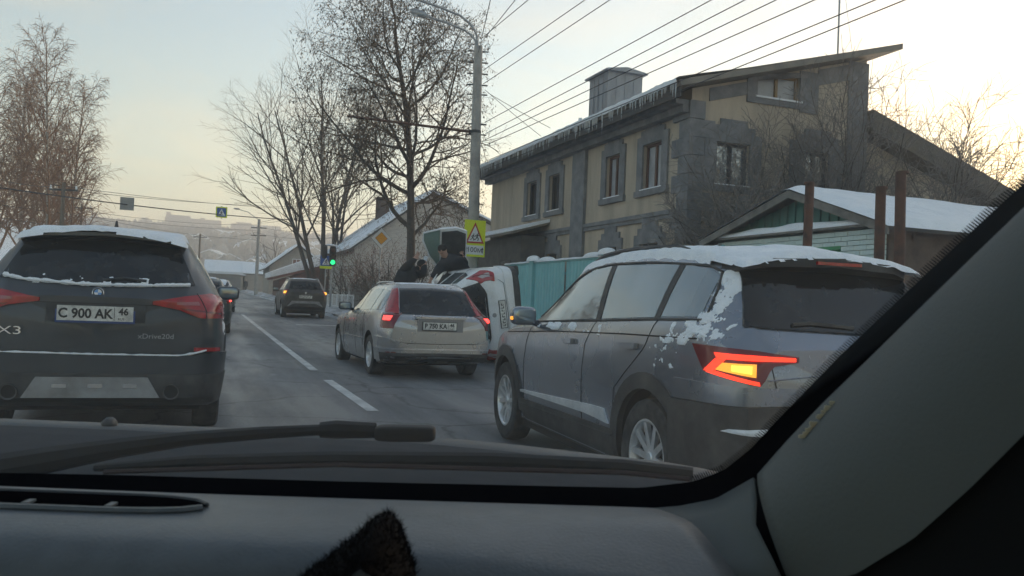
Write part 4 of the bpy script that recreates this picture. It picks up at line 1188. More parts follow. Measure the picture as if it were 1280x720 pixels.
def house_window(root, axis, x, y0, y1, z0, z1, frame, pane, mull=1, transom=None, depth=0.16, surround=True, jamb=0.2, crown=0.42):
    m = MB()
    t = 0.06
    def bx(a0, a1, b0, b1, d0, d1, mb=m):
        if axis == 'x':
            mb.box((x + d0, a0, b0), (x + d1, a1, b1))
        else:
            mb.box((a0, x + d0, b0), (a1, x + d1, b1))
    d0, d1 = depth - 0.09, depth - 0.02
    bx(y0, y0 + t, z0, z1, d0, d1)
    bx(y1 - t, y1, z0, z1, d0, d1)
    bx(y0 + t, y1 - t, z0, z0 + t, d0, d1)
    bx(y0 + t, y1 - t, z1 - t, z1, d0, d1)
    for k in range(mull):
        c = y0 + (y1 - y0) * (k + 1) / (mull + 1)
        bx(c - t * 0.6, c + t * 0.6, z0 + t, z1 - t, d0, d1)
    w = m.build('window', frame, root)
    edges = [y0] + [y0 + (y1 - y0) * (k + 1) / (mull + 1) for k in range(mull)] + [y1]
    for a, b in zip(edges[:-1], edges[1:]):
        g = MB()
        bx(a + t * 0.7, b - t * 0.7, z0 + t * 0.8, z1 - t * 0.8, d1 - 0.03, d1 - 0.022, g)
        g.build('pane', pane, w)
    g = MB()
    bx(y0 - 0.05, y1 + 0.05, z0 - 0.01, z0 + 0.025, -0.07, d0 - 0.004, g)
    g.build('snowy_sill', SNOW, w)
    if surround:
        stepped_surround(w, y0, y1, z0, z1, x, 0.05, axis, jamb, crown)
    return w
def build_house():
    R = road_thing('two_storey_house', 'two-storey tan stucco house with dark stone trim and icicles along the eaves', 'house', 9.56, 15.23, -0.1)
    LEN, WID, ZE, ZR = 12.75, 4.62, 5.98, 7.25
    wall = MB().prism([(0, 0, -0.3), (WID, 0, -0.3), (WID, 0, ZR), (0, 0, ZE)], (0, LEN, 0)).build('wall', STUCCO, R)
    up = [(0.0, 0, 0)]
    F = [(8.45, 9.25), (6.72, 7.5), (3.08, 3.82), (1.1, 1.95)]         # facade openings along y
    ops = MB()
    D = 0.17
    for a, b in F:
        ops.box((-0.2, a, 4.02), (D, b, 5.08))
    for a, b in F:
        ops.box((-0.2, a, 1.35), (D, b, 2.78))
    ops.box((1.62, -0.2, 6.0), (2.75, D, 6.56))
    ops.box((0.63, -0.2, 4.0), (1.47, D, 4.92))
    ops.box((2.95, -0.2, 4.1), (3.6, D, 4.95))
    boolean_cut(wall, ops, STUCCO)
    for i, (a, b) in enumerate(F):
        house_window(R, 'x', 0, a, b, 4.02, 5.08, WINFRAME_BROWN if i > 1 else WINFRAME_DARK, CURTAIN if i > 1 else GLASS, 1, surround=True, jamb=0.26, crown=0.46)
        house_window(R, 'x', 0, a, b, 1.35, 2.78, WINFRAME_DARK, GLASS, 1, jamb=0.26, crown=0.5)
    house_window(R, 'y', 0, 1.62, 2.75, 6.0, 6.56, WINFRAME_OCHRE, CURTAIN, 1, surround=False)
    house_window(R, 'y', 0, 0.63, 1.47, 4.0, 4.92, WINFRAME_DARK, WINPANE, 1, jamb=0.3, crown=0.5)
    house_window(R, 'y', 0, 2.95, 3.6, 4.1, 4.95, WINFRAME_DARK, WINPANE, 1, jamb=0.42, crown=0.5)
    # dark stone: attic window field, band, pilaster, end strip
    st = MB()
    st.box((1.36, -0.04, 5.86), (1.62, -0.002, 6.45))
    st.box((2.75, -0.04, 5.80), (3.25, -0.002, 6.72))
    st.box((1.62, -0.04, 5.86), (2.75, -0.002, 6.0))
    st.build('attic_stone_panel', STONE, R)
    sl = (ZR - ZE) / WID
    MB().prism([(0.42, -0.03, ZE - 0.34 + 0.42 * sl), (1.36, -0.03, ZE - 0.34 + 1.36 * sl), (1.36, -0.03, ZE - 0.06 + 1.36 * sl), (0.42, -0.03, ZE - 0.06 + 0.42 * sl)], (0, 0.028, 0)).build('rake_panel', STONE, R)
    MB().prism([(1.36, -0.03, ZE - 0.06 + 1.36 * sl), (1.62, -0.03, 6.56), (2.75, -0.03, 6.56), (2.75, -0.03, ZE - 0.06 + 2.75 * sl)], (0, 0.028, 0)).build('rake_panel', STONE, R)
    MB().prism([(3.25, -0.03, ZE - 0.42 + 3.25 * sl), (4.1, -0.03, ZE - 0.42 + 4.1 * sl), (4.1, -0.03, ZE - 0.06 + 4.1 * sl), (3.25, -0.03, ZE - 0.06 + 3.25 * sl)], (0, 0.028, 0)).build('rake_panel', STONE, R)
    MB().box((4.1, -0.045, -0.2), (WID + 0.03, -0.002, ZR - 0.12)).build('corner_strip', STONE, R)
    MB().box((-0.09, 4.98, -0.2), (-0.002, 5.78, ZE - 0.02)).build('pilaster', STONE, R)
    for a, b in ((0.62, 4.975), (5.785, LEN - 0.02)):
        MB().box((-0.05, a, 3.28), (-0.002, b, 3.37)).build('band_course', STONE, R)
        MB().box((-0.08, a, 3.374), (-0.002, b, 3.47)).build('band_course', STONE, R)
    MB().box((0.62, -0.05, 3.28), (4.09, -0.002, 3.46)).build('band_course', STONE, R)
    # quoins on the near corner
    h = 0.385
    for k in range(15):
        z = -0.05 + k * h
        a, b = (0.62, 0.30) if k % 2 == 0 else (0.36, 0.56)
        j = 0.006 * ((k * 7) % 5)
        q = MB().box((-0.055 - j, -0.055 - j, z + 0.006), (b, -0.003, z + h - 0.006))
        q.box((-0.055 - j, -0.0025, z + 0.006), (-0.003, a, z + h - 0.006))
        q.build('quoin', STONE, R)
    # roof with cornice, snow lip and icicles
    ov, x1 = 0.62, WID + 0.5
    def rz(x):
        return ZE + 0.02 + x * sl
    MB().prism([(-ov, -0.55, rz(-ov)), (x1, -0.55, rz(x1)), (x1, -0.55, rz(x1) + 0.13), (-ov, -0.55, rz(-ov) + 0.13)], (0, LEN + 1.1, 0)).build('roof', ROOF_METAL, R)
    MB().box((-0.40, -0.02, ZE - 0.36), (-0.003, LEN + 0.3, ZE - 0.26)).build('cornice', STONE, R)
    MB().box((-0.22, -0.01, ZE - 0.52), (-0.003, LEN + 0.2, ZE - 0.364)).build('cornice', STONE, R)
    MB().box((-ov + 0.02, -0.5, rz(-ov) - 0.20), (-ov + 0.06, LEN + 0.5, rz(-ov) - 0.003)).build('eaves_board', DARKSTEEL, R)
    rng = random.Random(5)
    lip = MB()
    n = 120
    vs, fs = [], []
    for i in range(n + 1):
        y = -0.5 + (LEN + 1.0) * i / n
        k = 0.07 + 0.05 * noise.noise(Vector((y * 1.7, 3, 0))) + 0.03 * noise.noise(Vector((y * 6, 1, 0)))
        vs += [(-ov - 0.05, y, rz(-ov) + 0.10 - k * 0.5), (-ov - 0.09, y, rz(-ov) + 0.15), (-ov - 0.02, y, rz(-ov) + 0.13 + k), (-ov + 0.5, y, rz(-ov + 0.5) + 0.13 + k), (-ov + 1.6, y, rz(-ov + 1.6) + 0.13 + k * 0.4), (x1 - 0.1, y, rz(x1 - 0.1) + 0.135)]
    for i in range(n):
        for j in range(5):
            a = i * 6 + j
            fs.append((a, a + 1, a + 7, a + 6))
    lip.add(vs, fs).build('roof_snow', SNOW, R, smooth=True, sharp=0)
    ic = MB()
    y = -0.45
    while y < LEN + 0.4:
        L = rng.choice([0.12, 0.18, 0.25, 0.32, 0.42]) * rng.uniform(0.7, 1.4) * (0.75 + 0.5 * noise.noise(Vector((y * 0.8, 0, 7))))
        if rng.random() < 0.62:
            L *= 0.8
            ic.tube([(-ov - 0.05, y, rz(-ov) + 0.08), (-ov - 0.05, y + rng.uniform(-0.01, 0.01), rz(-ov) + 0.02 - L * 0.5), (-ov - 0.05, y, rz(-ov) - L)], [0.024, 0.014, 0.002], 5)
        y += rng.uniform(0.035, 0.12)
    tag(ic.build('icicles', ICE, R, smooth=True), kind='stuff')
    # lower wing on the right, under a falling roof
    x0, xe = WID + 0.012, 10.4
    zw0, zw1 = 5.92, 4.02
    MB().prism([(x0, 0.3, -0.3), (xe, 0.3, -0.3), (xe, 0.3, zw1 - 0.2), (x0, 0.3, zw0 - 0.2)], (0, LEN - 0.6, 0)).build('wing_wall', STUCCO, R)
    MB().prism([(x0, -0.25, zw0 - 0.36), (xe + 0.3, -0.25, zw1 - 0.46), (xe + 0.3, -0.25, zw1 + 0.02), (x0, -0.25, zw0 + 0.12)], (0, LEN + 0.3, 0)).build('wing_roof', mat('brown_roof_edge', (0.15, 0.13, 0.10), 0.8, col2=(0.10, 0.09, 0.075), scale=3), R)
    # tin box on the roof
    cb = MB()
    X0, X1, Y0, Y1, Z0, Z1 = 2.0, 3.2, 8.0, 9.3, rz(2.0) - 0.1, rz(2.0) + 2.05
    cb.box((X0, Y0, Z0), (X1, Y1, Z1))
    ch = cb.build('chimney_housing', TIN, R)
    rb = MB()
    for k in range(1, 4):
        yy = Y0 + (Y1 - Y0) * k / 4
        rb.box((X0 - 0.018, yy - 0.014, Z0), (X0 - 0.002, yy + 0.014, Z1))
        xx = X0 + (X1 - X0) * k / 4
        rb.box((xx - 0.014, Y0 - 0.018, Z0), (xx + 0.014, Y0 - 0.002, Z1))
    rb.build('seam', TIN, ch)
    MB().prism([(X0 - 0.12, Y0 - 0.14, Z1 + 0.003), (X1 + 0.12, Y0 - 0.14, Z1 + 0.003), (X1 + 0.12, Y0 - 0.14, Z1 + 0.05), ((X0 + X1) / 2, Y0 - 0.14, Z1 + 0.16), (X0 - 0.12, Y0 - 0.14, Z1 + 0.05)], (0, Y1 - Y0 + 0.28, 0)).build('chimney_cap', TIN, ch)
    MB().tube([(0.75, 7.2, rz(0.75)), (0.75, 7.2, rz(0.75) + 0.62)], 0.06, 8).build('vent_pipe', SIGN_WHITE, R)
    # aerial mast with stays
    an = MB()
    an.tube([(4.3, 0.6, 7.2), (4.3, 0.6, 10.2)], 0.022, 6)
    an.tube([(4.3, 0.6, 9.7), (5.2, 1.0, 7.2)], 0.006, 4)
    an.build('aerial_mast', STEEL, R)
    # little lean-to by the far corner
    return R
build_house()

def build_leanto():
    R = road_thing('lean_to_shed', 'low dark lean-to with snow on its roof by the far corner of the tan house', 'shed', 8.75, 22.6, 0.1)
    MB().box((0.0, 0.2, -0.2), (0.75, 5.6, 3.0)).build('wall', mat('dark_shed_wall', (0.075, 0.07, 0.066), 0.9, col2=(0.12, 0.11, 0.1), scale=3), R)
    MB().prism([(-0.35, 0, 3.02), (0.79, 0, 3.36), (0.79, 0, 3.42), (-0.35, 0, 3.08)], (0, 5.8, 0)).build('roof', ROOF_METAL, R)
    MB().prism([(-0.37, -0.02, 3.085), (0.79, -0.02, 3.425), (0.79, -0.02, 3.52), (-0.30, -0.02, 3.17), (-0.38, -0.02, 3.12)], (0, 5.85, 0)).build('roof_snow', SNOW, R)
    MB().box((-0.02, 1.0, 1.6), (-0.002, 1.9, 2.3)).build('window', GLASS, R)
build_leanto()

# ------------------------------------------------------------------ green garage with brick front
def build_garage():
    R = road_thing('brick_garage', 'pale teal brick garage with dark green gable boards and snow-covered roof', 'garage', 9.0, 9.3, 0.0)
    Wd, Dp, ZE, ZP, yp = 3.95, 6.5, 2.56, 3.16, 1.75
    MB().box((0.125, 0.02, -0.1), (0.20, Wd - 0.02, ZE)).build('mortar_backing', MORTAR, R)
    MB().box((0.21, 0.13, -0.1), (Dp, Wd, ZE - 0.02)).build('wall_core', BROWN_WALL, R)
    # bricks: stretcher bond, the courses that show above the cars
    bl, bh, g = 0.25, 0.066, 0.009
    br = None
    rng = random.Random(3)
    rows = int((ZE - 1.45) / (bh + g))
    dY0, dY1, dZ1 = 0.80, 1.52, 2.26
    for r in range(rows):
        z = 1.45 + r * (bh + g)
        y = -0.13 if r % 2 else 0.0
        while y < Wd - 0.02:
            a, b = max(0.0, y), min(Wd, y + bl)
            y += bl + g
            if b - a < 0.06:
                continue
            if b > dY0 and a < dY1 and z < dZ1:
                if a < dY0 - 0.06:
                    b = dY0
                elif b > dY1 + 0.06:
                    a = dY1
                else:
                    continue
            j = rng.uniform(-0.003, 0.004)
            if br is None:
                br = MB().box((0, 0, 0), (0.12, 1, 1)).build('brick', BRICK_TEAL, R)
                o = br
            else:
                o = share(br, 'brick', R)
            o.location = (j, a, z)
            o.scale = (1, b - a, bh)
    MB().box((0.0, 0.0, -0.1), (0.12, dY0, 1.44)).build('lower_wall', BRICK_TEAL, R)
    MB().box((0.0, dY1, -0.1), (0.12, Wd, 1.44)).build('lower_wall', BRICK_TEAL, R)
    d = MB().box((0.05, dY0 + 0.03, 0), (0.10, dY1 - 0.03, dZ1 - 0.04)).build('door', DOOR_GREEN, R)
    MB().box((-0.01, dY0 - 0.02, dZ1 - 0.035), (0.1, dY1 + 0.02, dZ1 + 0.02)).build('door_frame', DOOR_GREEN, d)
    # brown side wall towards the camera
    MB().box((0.125, -0.03, -0.1), (Dp, 0.018, ZE - 0.03)).build('side_wall', BROWN_WALL, R)
    # gable boards
    n = 40
    for k in range(n):
        y0, y1 = Wd * k / n, Wd * (k + 1) / n - 0.012
        def top(y):
            return ZE + 0.03 + (ZP - ZE - 0.1) * (y / yp if y < yp else (Wd - y) / (Wd - yp))
        if max(top(y0), top(y1)) < ZE + 0.07:
            continue
        x = 0.03 if k % 2 else 0.05
        MB().prism([(x, y0, ZE + 0.04), (x, y1, ZE + 0.04), (x, y1, top(y1)), (x, y0, top(y0))], (0.025, 0, 0)).build('board', BOARD_GREEN, R)
    MB().box((0.08, 0.0, ZE), (0.12, Wd, ZE + 0.06)).build('tie_beam', WOOD_GREY, R)
    # snowy ledge under the gable
    vs, fs = [], []
    for i in range(41):
        y = -0.06 + (Wd + 0.2) * i / 40
        k = 0.05 + 0.03 * noise.noise(Vector((y * 1.6, 8, 0))) + 0.045 * math.exp(-((y - 1.9) / 0.9) ** 2)
        vs += [(-0.12, y, ZE + 0.0), (-0.13, y, ZE + 0.03), (-0.07, y, ZE + 0.03 + k), (0.05, y, ZE + 0.04 + k)]
    for i in range(40):
        for j in range(3):
            a = i * 4 + j
            fs.append((a, a + 1, a + 5, a + 4))
    MB().box((-0.12, -0.05, ZE - 0.03), (0.06, Wd + 0.13, ZE)).build('ledge', WOOD_GREY, R)
    MB().add(vs, fs).build('ledge_snow', SNOW, R, smooth=True, sharp=0)
    # bargeboards, roof planes, roof snow
    def roof_z(y):
        u = y / yp if y < yp else (Wd - y) / (Wd - yp)
        return ZE + (ZP - ZE) * u
    ya, yb = -0.35, Wd + 0.30
    for (p, q) in (((ya, roof_z(ya)), (yp, ZP)), ((yp, ZP), (yb, roof_z(yb)))):
        MB().prism([(-0.22, p[0], p[1] - 0.07), (-0.22, q[0], q[1] - 0.07), (-0.22, q[0], q[1] + 0.05), (-0.22, p[0], p[1] + 0.05)], (0.035, 0, 0)).build('bargeboard', WOOD_GREY, R)
        MB().prism([(-0.18, p[0], p[1] + 0.0), (-0.18, q[0], q[1] + 0.0), (-0.18, q[0], q[1] + 0.06), (-0.18, p[0], p[1] + 0.06)], (Dp + 0.4, 0, 0)).build('roof', DARKSTEEL, R)
    ys = span(ya - 0.03, yb + 0.03, 36)
    xs = span(-0.24, Dp + 0.3, 30)
    vs, fs = [], []
    for x in xs:
        for y in ys:
            k = 0.10 + 0.03 * noise.noise(Vector((x * 0.9, y * 0.9, 5))) + 0.02 * noise.noise(Vector((x * 3, y * 3, 5)))
            e = min(y - ys[0], ys[-1] - y, x - xs[0] + 0.02)
            k *= min(1, max(0.0, e / 0.10))
            rr = ZP - abs(y - yp) * (0.34 if y < yp else 0.27) if abs(y - yp) > 0.25 else ZP - 0.04 - 0.06 * (abs(y - yp) / 0.25)
            vs.append((x, y, min(roof_z(y), ZP) + 0.055 + k))
    n = len(ys)
    for i in range(len(xs) - 1):
        for j in range(n - 1):
            a = i * n + j
            fs.append((a, a + 1, a + n + 1, a + n))
    MB().add(vs, fs).build('roof_snow', SNOW, R, smooth=True, sharp=0)
    # dry twigs caught under the right eaves
build_garage()
for (s, t, h, lab) in ((7.5, 9.03, 2.97, 'rusty steel post in front of the green garage door, leftmost of the three posts'), (7.5, 7.76, 2.76, 'shorter rusty steel post between the two taller posts by the garage'), (7.5, 7.45, 2.9, 'rusty steel post nearest the windscreen pillar, rightmost of the three posts')):
    R = road_thing('rusty_post', lab, 'post', s, t, 0.0, group='rusty posts by the garage')
    rng = random.Random(int(t * 100))
    MB().tube([(0, 0, -0.2), (0.01, 0.0, h * 0.5), (rng.uniform(-0.02, 0.03), rng.uniform(-0.03, 0.03), h)], [0.062, 0.06, 0.058], 14).build('pipe', RUST, R, smooth=True)
    MB().lathe([(0.001, 0.012), (0.06, 0.01), (0.066, 0.0), (0.066, -0.02)], 14, Matrix.Translation((0.01, 0, h))).build('cap', RUST, R, smooth=True)

# ------------------------------------------------------------------ teal sheet fence
def build_fence():
    R = road_thing('teal_fence', 'teal sheet metal fence with snow along its top, in front of the tan house', 'fence', 8.6, 12.6, 0.1)
    n = 5
    for k in range(n):
        y0 = k * 2.2
        vs, fs = [], []
        m = 44
        for i in range(m + 1):
            y = y0 + 0.05 + 2.1 * i / m
            x = 0.012 if (i // 2) % 2 else -0.012
            vs += [(x, y, 0.05), (x, y, 2.22)]
        for i in range(m):
            fs.append((2 * i, 2 * i + 2, 2 * i + 3, 2 * i + 1))
        o = MB().add(vs, fs).build('panel', FENCE_TEAL, R, fix=False)
        sd = o.modifiers.new('thickness', 'SOLIDIFY')
        sd.thickness = 0.004
        MB().box((0.02, y0 - 0.03, -0.1), (0.08, y0 + 0.03, 2.3)).build('fence_post', FENCE_TEAL, R)
        MB().box((0.018, y0 + 0.04, 1.9), (0.05, y0 + 2.16, 1.96)).build('rail', FENCE_TEAL, R)
        MB().box((-0.03, y0 + 0.0, 2.225), (0.05, y0 + 2.19, 2.26)).build('capping', FENCE_TEAL, R)
        vs, fs = [], []
        for i in range(31):
            y = y0 + 2.19 * i / 30
            k2 = 0.05 + 0.025 * noise.noise(Vector((y * 2, 0, 9)))
            for q in range(7):
                a = math.pi * q / 6
                vs.append((0.01 - 0.075 * math.cos(a), y, 2.262 + k2 * math.sin(a)))
        for i in range(30):
            for q in range(6):
                a = i * 7 + q
                fs.append((a, a + 1, a + 8, a + 7))
        MB().add(vs, fs).build('capping_snow', SNOW, R, smooth=True, sharp=0)
    for y in (4.36, 8.77):
        MB().box((-0.09, y - 0.12, -0.1), (0.014, y + 0.12, 2.30)).build('gate_pillar', FENCE_TEAL, R)
        m = MB()
        m.dome((-0.02, y, 2.30), (0.13, 0.42, 0.16))
        m.build('snow_cap', SNOW, R, smooth=True)
    for y in (3.6, 5.1, 7.9):
        MB().dome((0.01, y, 2.275), (0.085, 0.55, 0.12)).build('snow_cap', SNOW, R, smooth=True)
build_fence()

# ------------------------------------------------------------------ house with snowy roof further along
def gable_house(name, label, s0, s1, t0, t1, ze, zp, wallm, roofm, ridge='t', z=0.0, snow=True, window=None, over=0.4, chimney=None, group=None, pf=0.5):
    R = road_thing(name, label, 'house', s0, t0, z, group=group)
    w, d = s1 - s0, t1 - t0
    if ridge == 't':
        MB().prism([(0, 0, -1), (w, 0, -1), (w, 0, ze), (w * pf, 0, zp), (0, 0, ze)], (0, d, 0)).build('wall', wallm, R)
        for sg in (0, 1):
            sl = (zp - ze) / (w * (pf if sg == 0 else 1 - pf))
            xa, za = (-over, ze - over * sl) if sg == 0 else (w + over, ze - over * sl)
            MB().prism([(xa, -over, za + 0.01), (w * pf, -over, zp + 0.01), (w * pf, -over, zp + 0.16), (xa, -over, za + 0.13)], (0, d + 2 * over, 0)).build('roof', DARKSTEEL if snow else roofm, R)
            if snow:
                MB().prism([(xa * 1.02, -over - 0.03, za + 0.135), (w * pf, -over - 0.03, zp + 0.165), (w * pf, -over - 0.03, zp + 0.34), (xa, -over - 0.03, za + 0.28)], (0, d + 2 * over + 0.06, 0)).build('roof_snow', roofm, R)
    else:
        MB().prism([(0, 0, -1), (0, d, -1), (0, d, ze), (0, d / 2, zp), (0, 0, ze)], (w, 0, 0)).build('wall', wallm, R)
        sl = (zp - ze) / (d / 2)
        for ya, yb in ((-over, d / 2), (d + over, d / 2)):
            MB().prism([(-over, ya, ze - over * sl + 0.01), (-over, yb, zp + 0.01), (-over, yb, zp + 0.16), (-over, ya, ze - over * sl + 0.13)], (w + 2 * over, 0, 0)).build('roof', DARKSTEEL if snow else roofm, R)
            if snow:
                MB().prism([(-over - 0.03, ya * 1.02, ze - over * sl + 0.135), (-over - 0.03, yb, zp + 0.165), (-over - 0.03, yb, zp + 0.34), (-over - 0.03, ya, ze - over * sl + 0.28)], (w + 2 * over + 0.06, 0, 0)).build('roof_snow', roofm, R)
    for (x0, x1, z0, z1) in window or []:
        m = MB()
        t = 0.07
        m.box((x0, -0.05, z0), (x0 + t, -0.004, z1)).box((x1 - t, -0.05, z0), (x1, -0.004, z1)).box((x0 + t, -0.05, z0), (x1 - t, -0.004, z0 + t)).box((x0 + t, -0.05, z1 - t), (x1 - t, -0.004, z1)).box(((x0 + x1) / 2 - t / 2, -0.05, z0 + t), ((x0 + x1) / 2 + t / 2, -0.004, z1 - t))
        wo = m.build('window', SIGN_WHITE, R)
        MB().box((x0 + t * 0.9, -0.022, z0 + t * 0.9), (x1 - t * 0.9, -0.008, z1 - t * 0.9)).build('pane', mat('brown_pane', (0.22, 0.10, 0.07), 0.2), wo)  # panes in one even brown, without any glow
    if chimney:
        x, y, zz, hh = chimney
        MB().box((x - 0.4, y - 0.4, zz), (x + 0.4, y + 0.4, zz + hh)).box((x - 0.46, y - 0.46, zz + hh), (x + 0.46, y + 0.46, zz + hh + 0.12)).build('chimney', mat('dark_chimney_brick', (0.10, 0.07, 0.06), 0.9), R)
    return R
PATCHY_SNOW = mat('patchy_roof_snow', (0.16, 0.15, 0.15), 0.85, col2=(0.82, 0.85, 0.90), scale=1.6, lo=0.33, hi=0.45, bump=0.3)
CREAM = mat('cream_wall', (0.36, 0.32, 0.27), 0.9, col2=(0.30, 0.26, 0.22), scale=1.5)
GREYWALL = mat('grey_block_wall', (0.50, 0.46, 0.41), 0.9, col2=(0.38, 0.35, 0.32), scale=3, stretch=(1, 1, 4))
TH = 50.0
a = on_t(540, 238, TH)
gable_house('snowy_roof_house', 'pale gabled house with patchy snow on its roof behind the dark tree trunk', 8.6, a.x + 8.6, TH, TH + 12, 3.75, a.z - gz(TH) - 0.3, GREYWALL, PATCHY_SNOW, 't', chimney=(3.3, 8.5, a.z - gz(TH) - 2.2, 2.4), over=0.35, pf=(a.x - 8.6) / a.x)
TH = 92.0
a, b_ = on_t(333, 340, TH), on_t(393, 335, TH)
pk = on_t(362, 307, TH)
gable_house('cream_gable_house', 'far cream gabled house with a pair of reddish windows and snowy roof', a.x + 0.3, b_.x + 1.2, TH, TH + 9, on_t(340, 333, TH).z - gz(TH), pk.z - gz(TH), CREAM, SNOW, 't', window=[(2.3, 3.15, 2.9, 4.1), (3.4, 4.25, 2.9, 4.1)], over=0.5)
TH = 74.0
a, b_ = on_t(348, 365, TH), on_t(404, 365, TH)
R = road_thing('red_roofed_shed', 'long low shed with reddish front and a sloping snowy roof beside the dark SUV', 'shed', a.x, TH, 0)
wl_, h0, h1 = b_.x - a.x, on_t(350, 347, TH).z - gz(TH), on_t(400, 330, TH).z - gz(TH)
MB().prism([(0, 0, -0.5), (wl_, 0, -0.5), (wl_, 0, h1 - 0.2), (0, 0, h0 - 0.2)], (0, 6, 0)).build('wall', mat('red_brown_wall', (0.13, 0.055, 0.045), 0.9, col2=(0.09, 0.05, 0.045), scale=2), R)
MB().prism([(-0.5, -0.4, h0 - 0.18), (wl_ + 0.3, -0.4, h1 - 0.18), (wl_ + 0.3, -0.4, h1 + 0.0), (-0.5, -0.4, h0)], (0, 6.8, 0)).build('roof', mat('red_brown_roof', (0.15, 0.05, 0.04), 0.8), R)
MB().prism([(-0.7, 0.6, h0 + 0.01), (wl_ + 0.3, 0.6, h1 + 0.01), (wl_ + 0.3, 0.6, h1 + 1.1), (-0.7, 0.6, h0 + 0.45)], (0, 5.8, 0)).build('roof_snow', SNOW, R)
TH = 108.0
a, b_ = on_t(236, 352, TH), on_t(300, 352, TH)
R = road_thing('flat_garage_row', 'low flat-roofed garage with a snowy roof at the end of the street', 'garage', a.x, TH, 0)
zt = on_t(270, 342, TH).z - gz(TH)
MB().box((0, 0, -1), (b_.x - a.x, 6, zt)).build('wall', mat('pale_garage_wall', (0.30, 0.29, 0.27), 0.9), R)
MB().box((-0.3, -0.3, zt + 0.005), (b_.x - a.x + 0.3, 6.3, zt + 0.3)).build('roof_snow', SNOW, R)
for k in range(3):
    x = 1.0 + k * (b_.x - a.x - 1) / 3
    MB().box((x, -0.03, -0.2), (x + 1.7, -0.004, zt - 0.4)).build('door', mat('grey_garage_door', (0.22, 0.22, 0.22), 0.7), R)
TH = 125.0
for k, (x0, x1, yt, lab) in enumerate(((258, 304, 326, 'small far house under a thick white snow roof left of the lamp post'), (306, 332, 329, 'tiny snow-covered hut just beside the far lamp post'))):
    a, b_ = on_t(x0, 345, TH), on_t(x1, 345, TH)
    gable_house('snowy_hut', lab, a.x, b_.x, TH, TH + 7, on_t(x0, 342, TH).z - gz(TH), on_t(x0, yt, TH).z - gz(TH), CREAM, SNOW, 's', over=0.3)

# ------------------------------------------------------------------ hazy town on the far hillside
def block(name, label, x0, x1, ytop, t, mats, steps=()):
    a, b_ = on_t(x0, ytop, t), on_t(x1, ytop, t)
    base = terrain((a.x + b_.x) / 2, t)
    R = thing(name, label, 'building', Vector((a.x * CA - t * SA, a.x * SA + t * CA, base - 3)), ANG)
    H, Wd = a.z - base + 3, b_.x - a.x
    MB().box((0, 0, 0), (Wd, 14, H)).build('wall', mats, R)
    for k, (u0, u1, dh) in enumerate(steps):
        MB().box((Wd * u0, 1, H + 0.01), (Wd * u1, 12, H + dh)).build('roof_block', mats, R)
    n = max(3, int(H / 3.2))
    for k in range(1, n):
        MB().box((0.5, -0.25, H * k / n - 0.35), (Wd - 0.5, -0.01, H * k / n + 0.15)).build('storey_band', mats, R)
    return R
fw = MB()
rng = random.Random(77)
for k in range(5200):
    t = rng.uniform(190, 1000)
    px = rng.uniform(60, 470)
    if noise.noise(Vector((px * 0.03, t * 0.012, 2.0))) < -0.12:
        continue
    d = ST(ray(px, 340))
    s = d.x / d.y * t
    z = terrain(s, t)
    h, r = rng.uniform(3, 8), rng.uniform(1.3, 3.2)
    c = Vector((s * CA - t * SA, s * SA + t * CA, z))
    a0 = rng.uniform(0, 6)
    vs = [c + Vector((0.2 * r, 0, -1)), c + Vector((0, 0, h))]
    ring = [c + Vector((r * rng.uniform(0.7, 1.2) * math.cos(a0 + 1.257 * j), r * rng.uniform(0.7, 1.2) * math.sin(a0 + 1.257 * j), h * rng.uniform(0.35, 0.6))) for j in range(5)]
    fw.add(vs + ring, [(0, 2 + j, 2 + (j + 1) % 5) for j in range(5)] + [(1, 2 + j, 2 + (j + 1) % 5) for j in range(5)])
tag(fw.build('hillside_woods', mat('bare_far_wood', (0.15, 0.12, 0.10), 0.95, col2=(0.22, 0.19, 0.17), scale=0.05), None, fix=False), 'bare brown woods and gardens on the hazy far hillside', 'woods', kind='stuff')
FAR_WALL = mat('far_panel_wall', (0.30, 0.27, 0.25), 0.9, col2=(0.24, 0.22, 0.21), scale=0.08)
block('apartment_block', 'long hazy apartment block on the far ridge with a small tower on its roof', 206, 277, 271, 820, FAR_WALL, ((0.02, 0.10, 5), (0.10, 0.45, 2.5), (0.62, 0.7, 1.5)))
block('apartment_block', 'hazy far apartment block right of the long one, under the crossing sign', 289, 352, 279, 840, FAR_WALL, ((0.1, 0.4, 1.6),))
block('apartment_block', 'narrow hazy tower block left of the long far apartment block', 174, 190, 274, 860, FAR_WALL, ((0.2, 0.7, 2.0),))
block('apartment_block', 'low hazy far block rising behind the left part of the black SUV roof', 112, 132, 270, 880, FAR_WALL, ((0.1, 0.5, 3.0),))
block('apartment_block', 'low wide hazy far building between the two left tower blocks', 134, 172, 281, 900, FAR_WALL, ())
rng = random.Random(21)
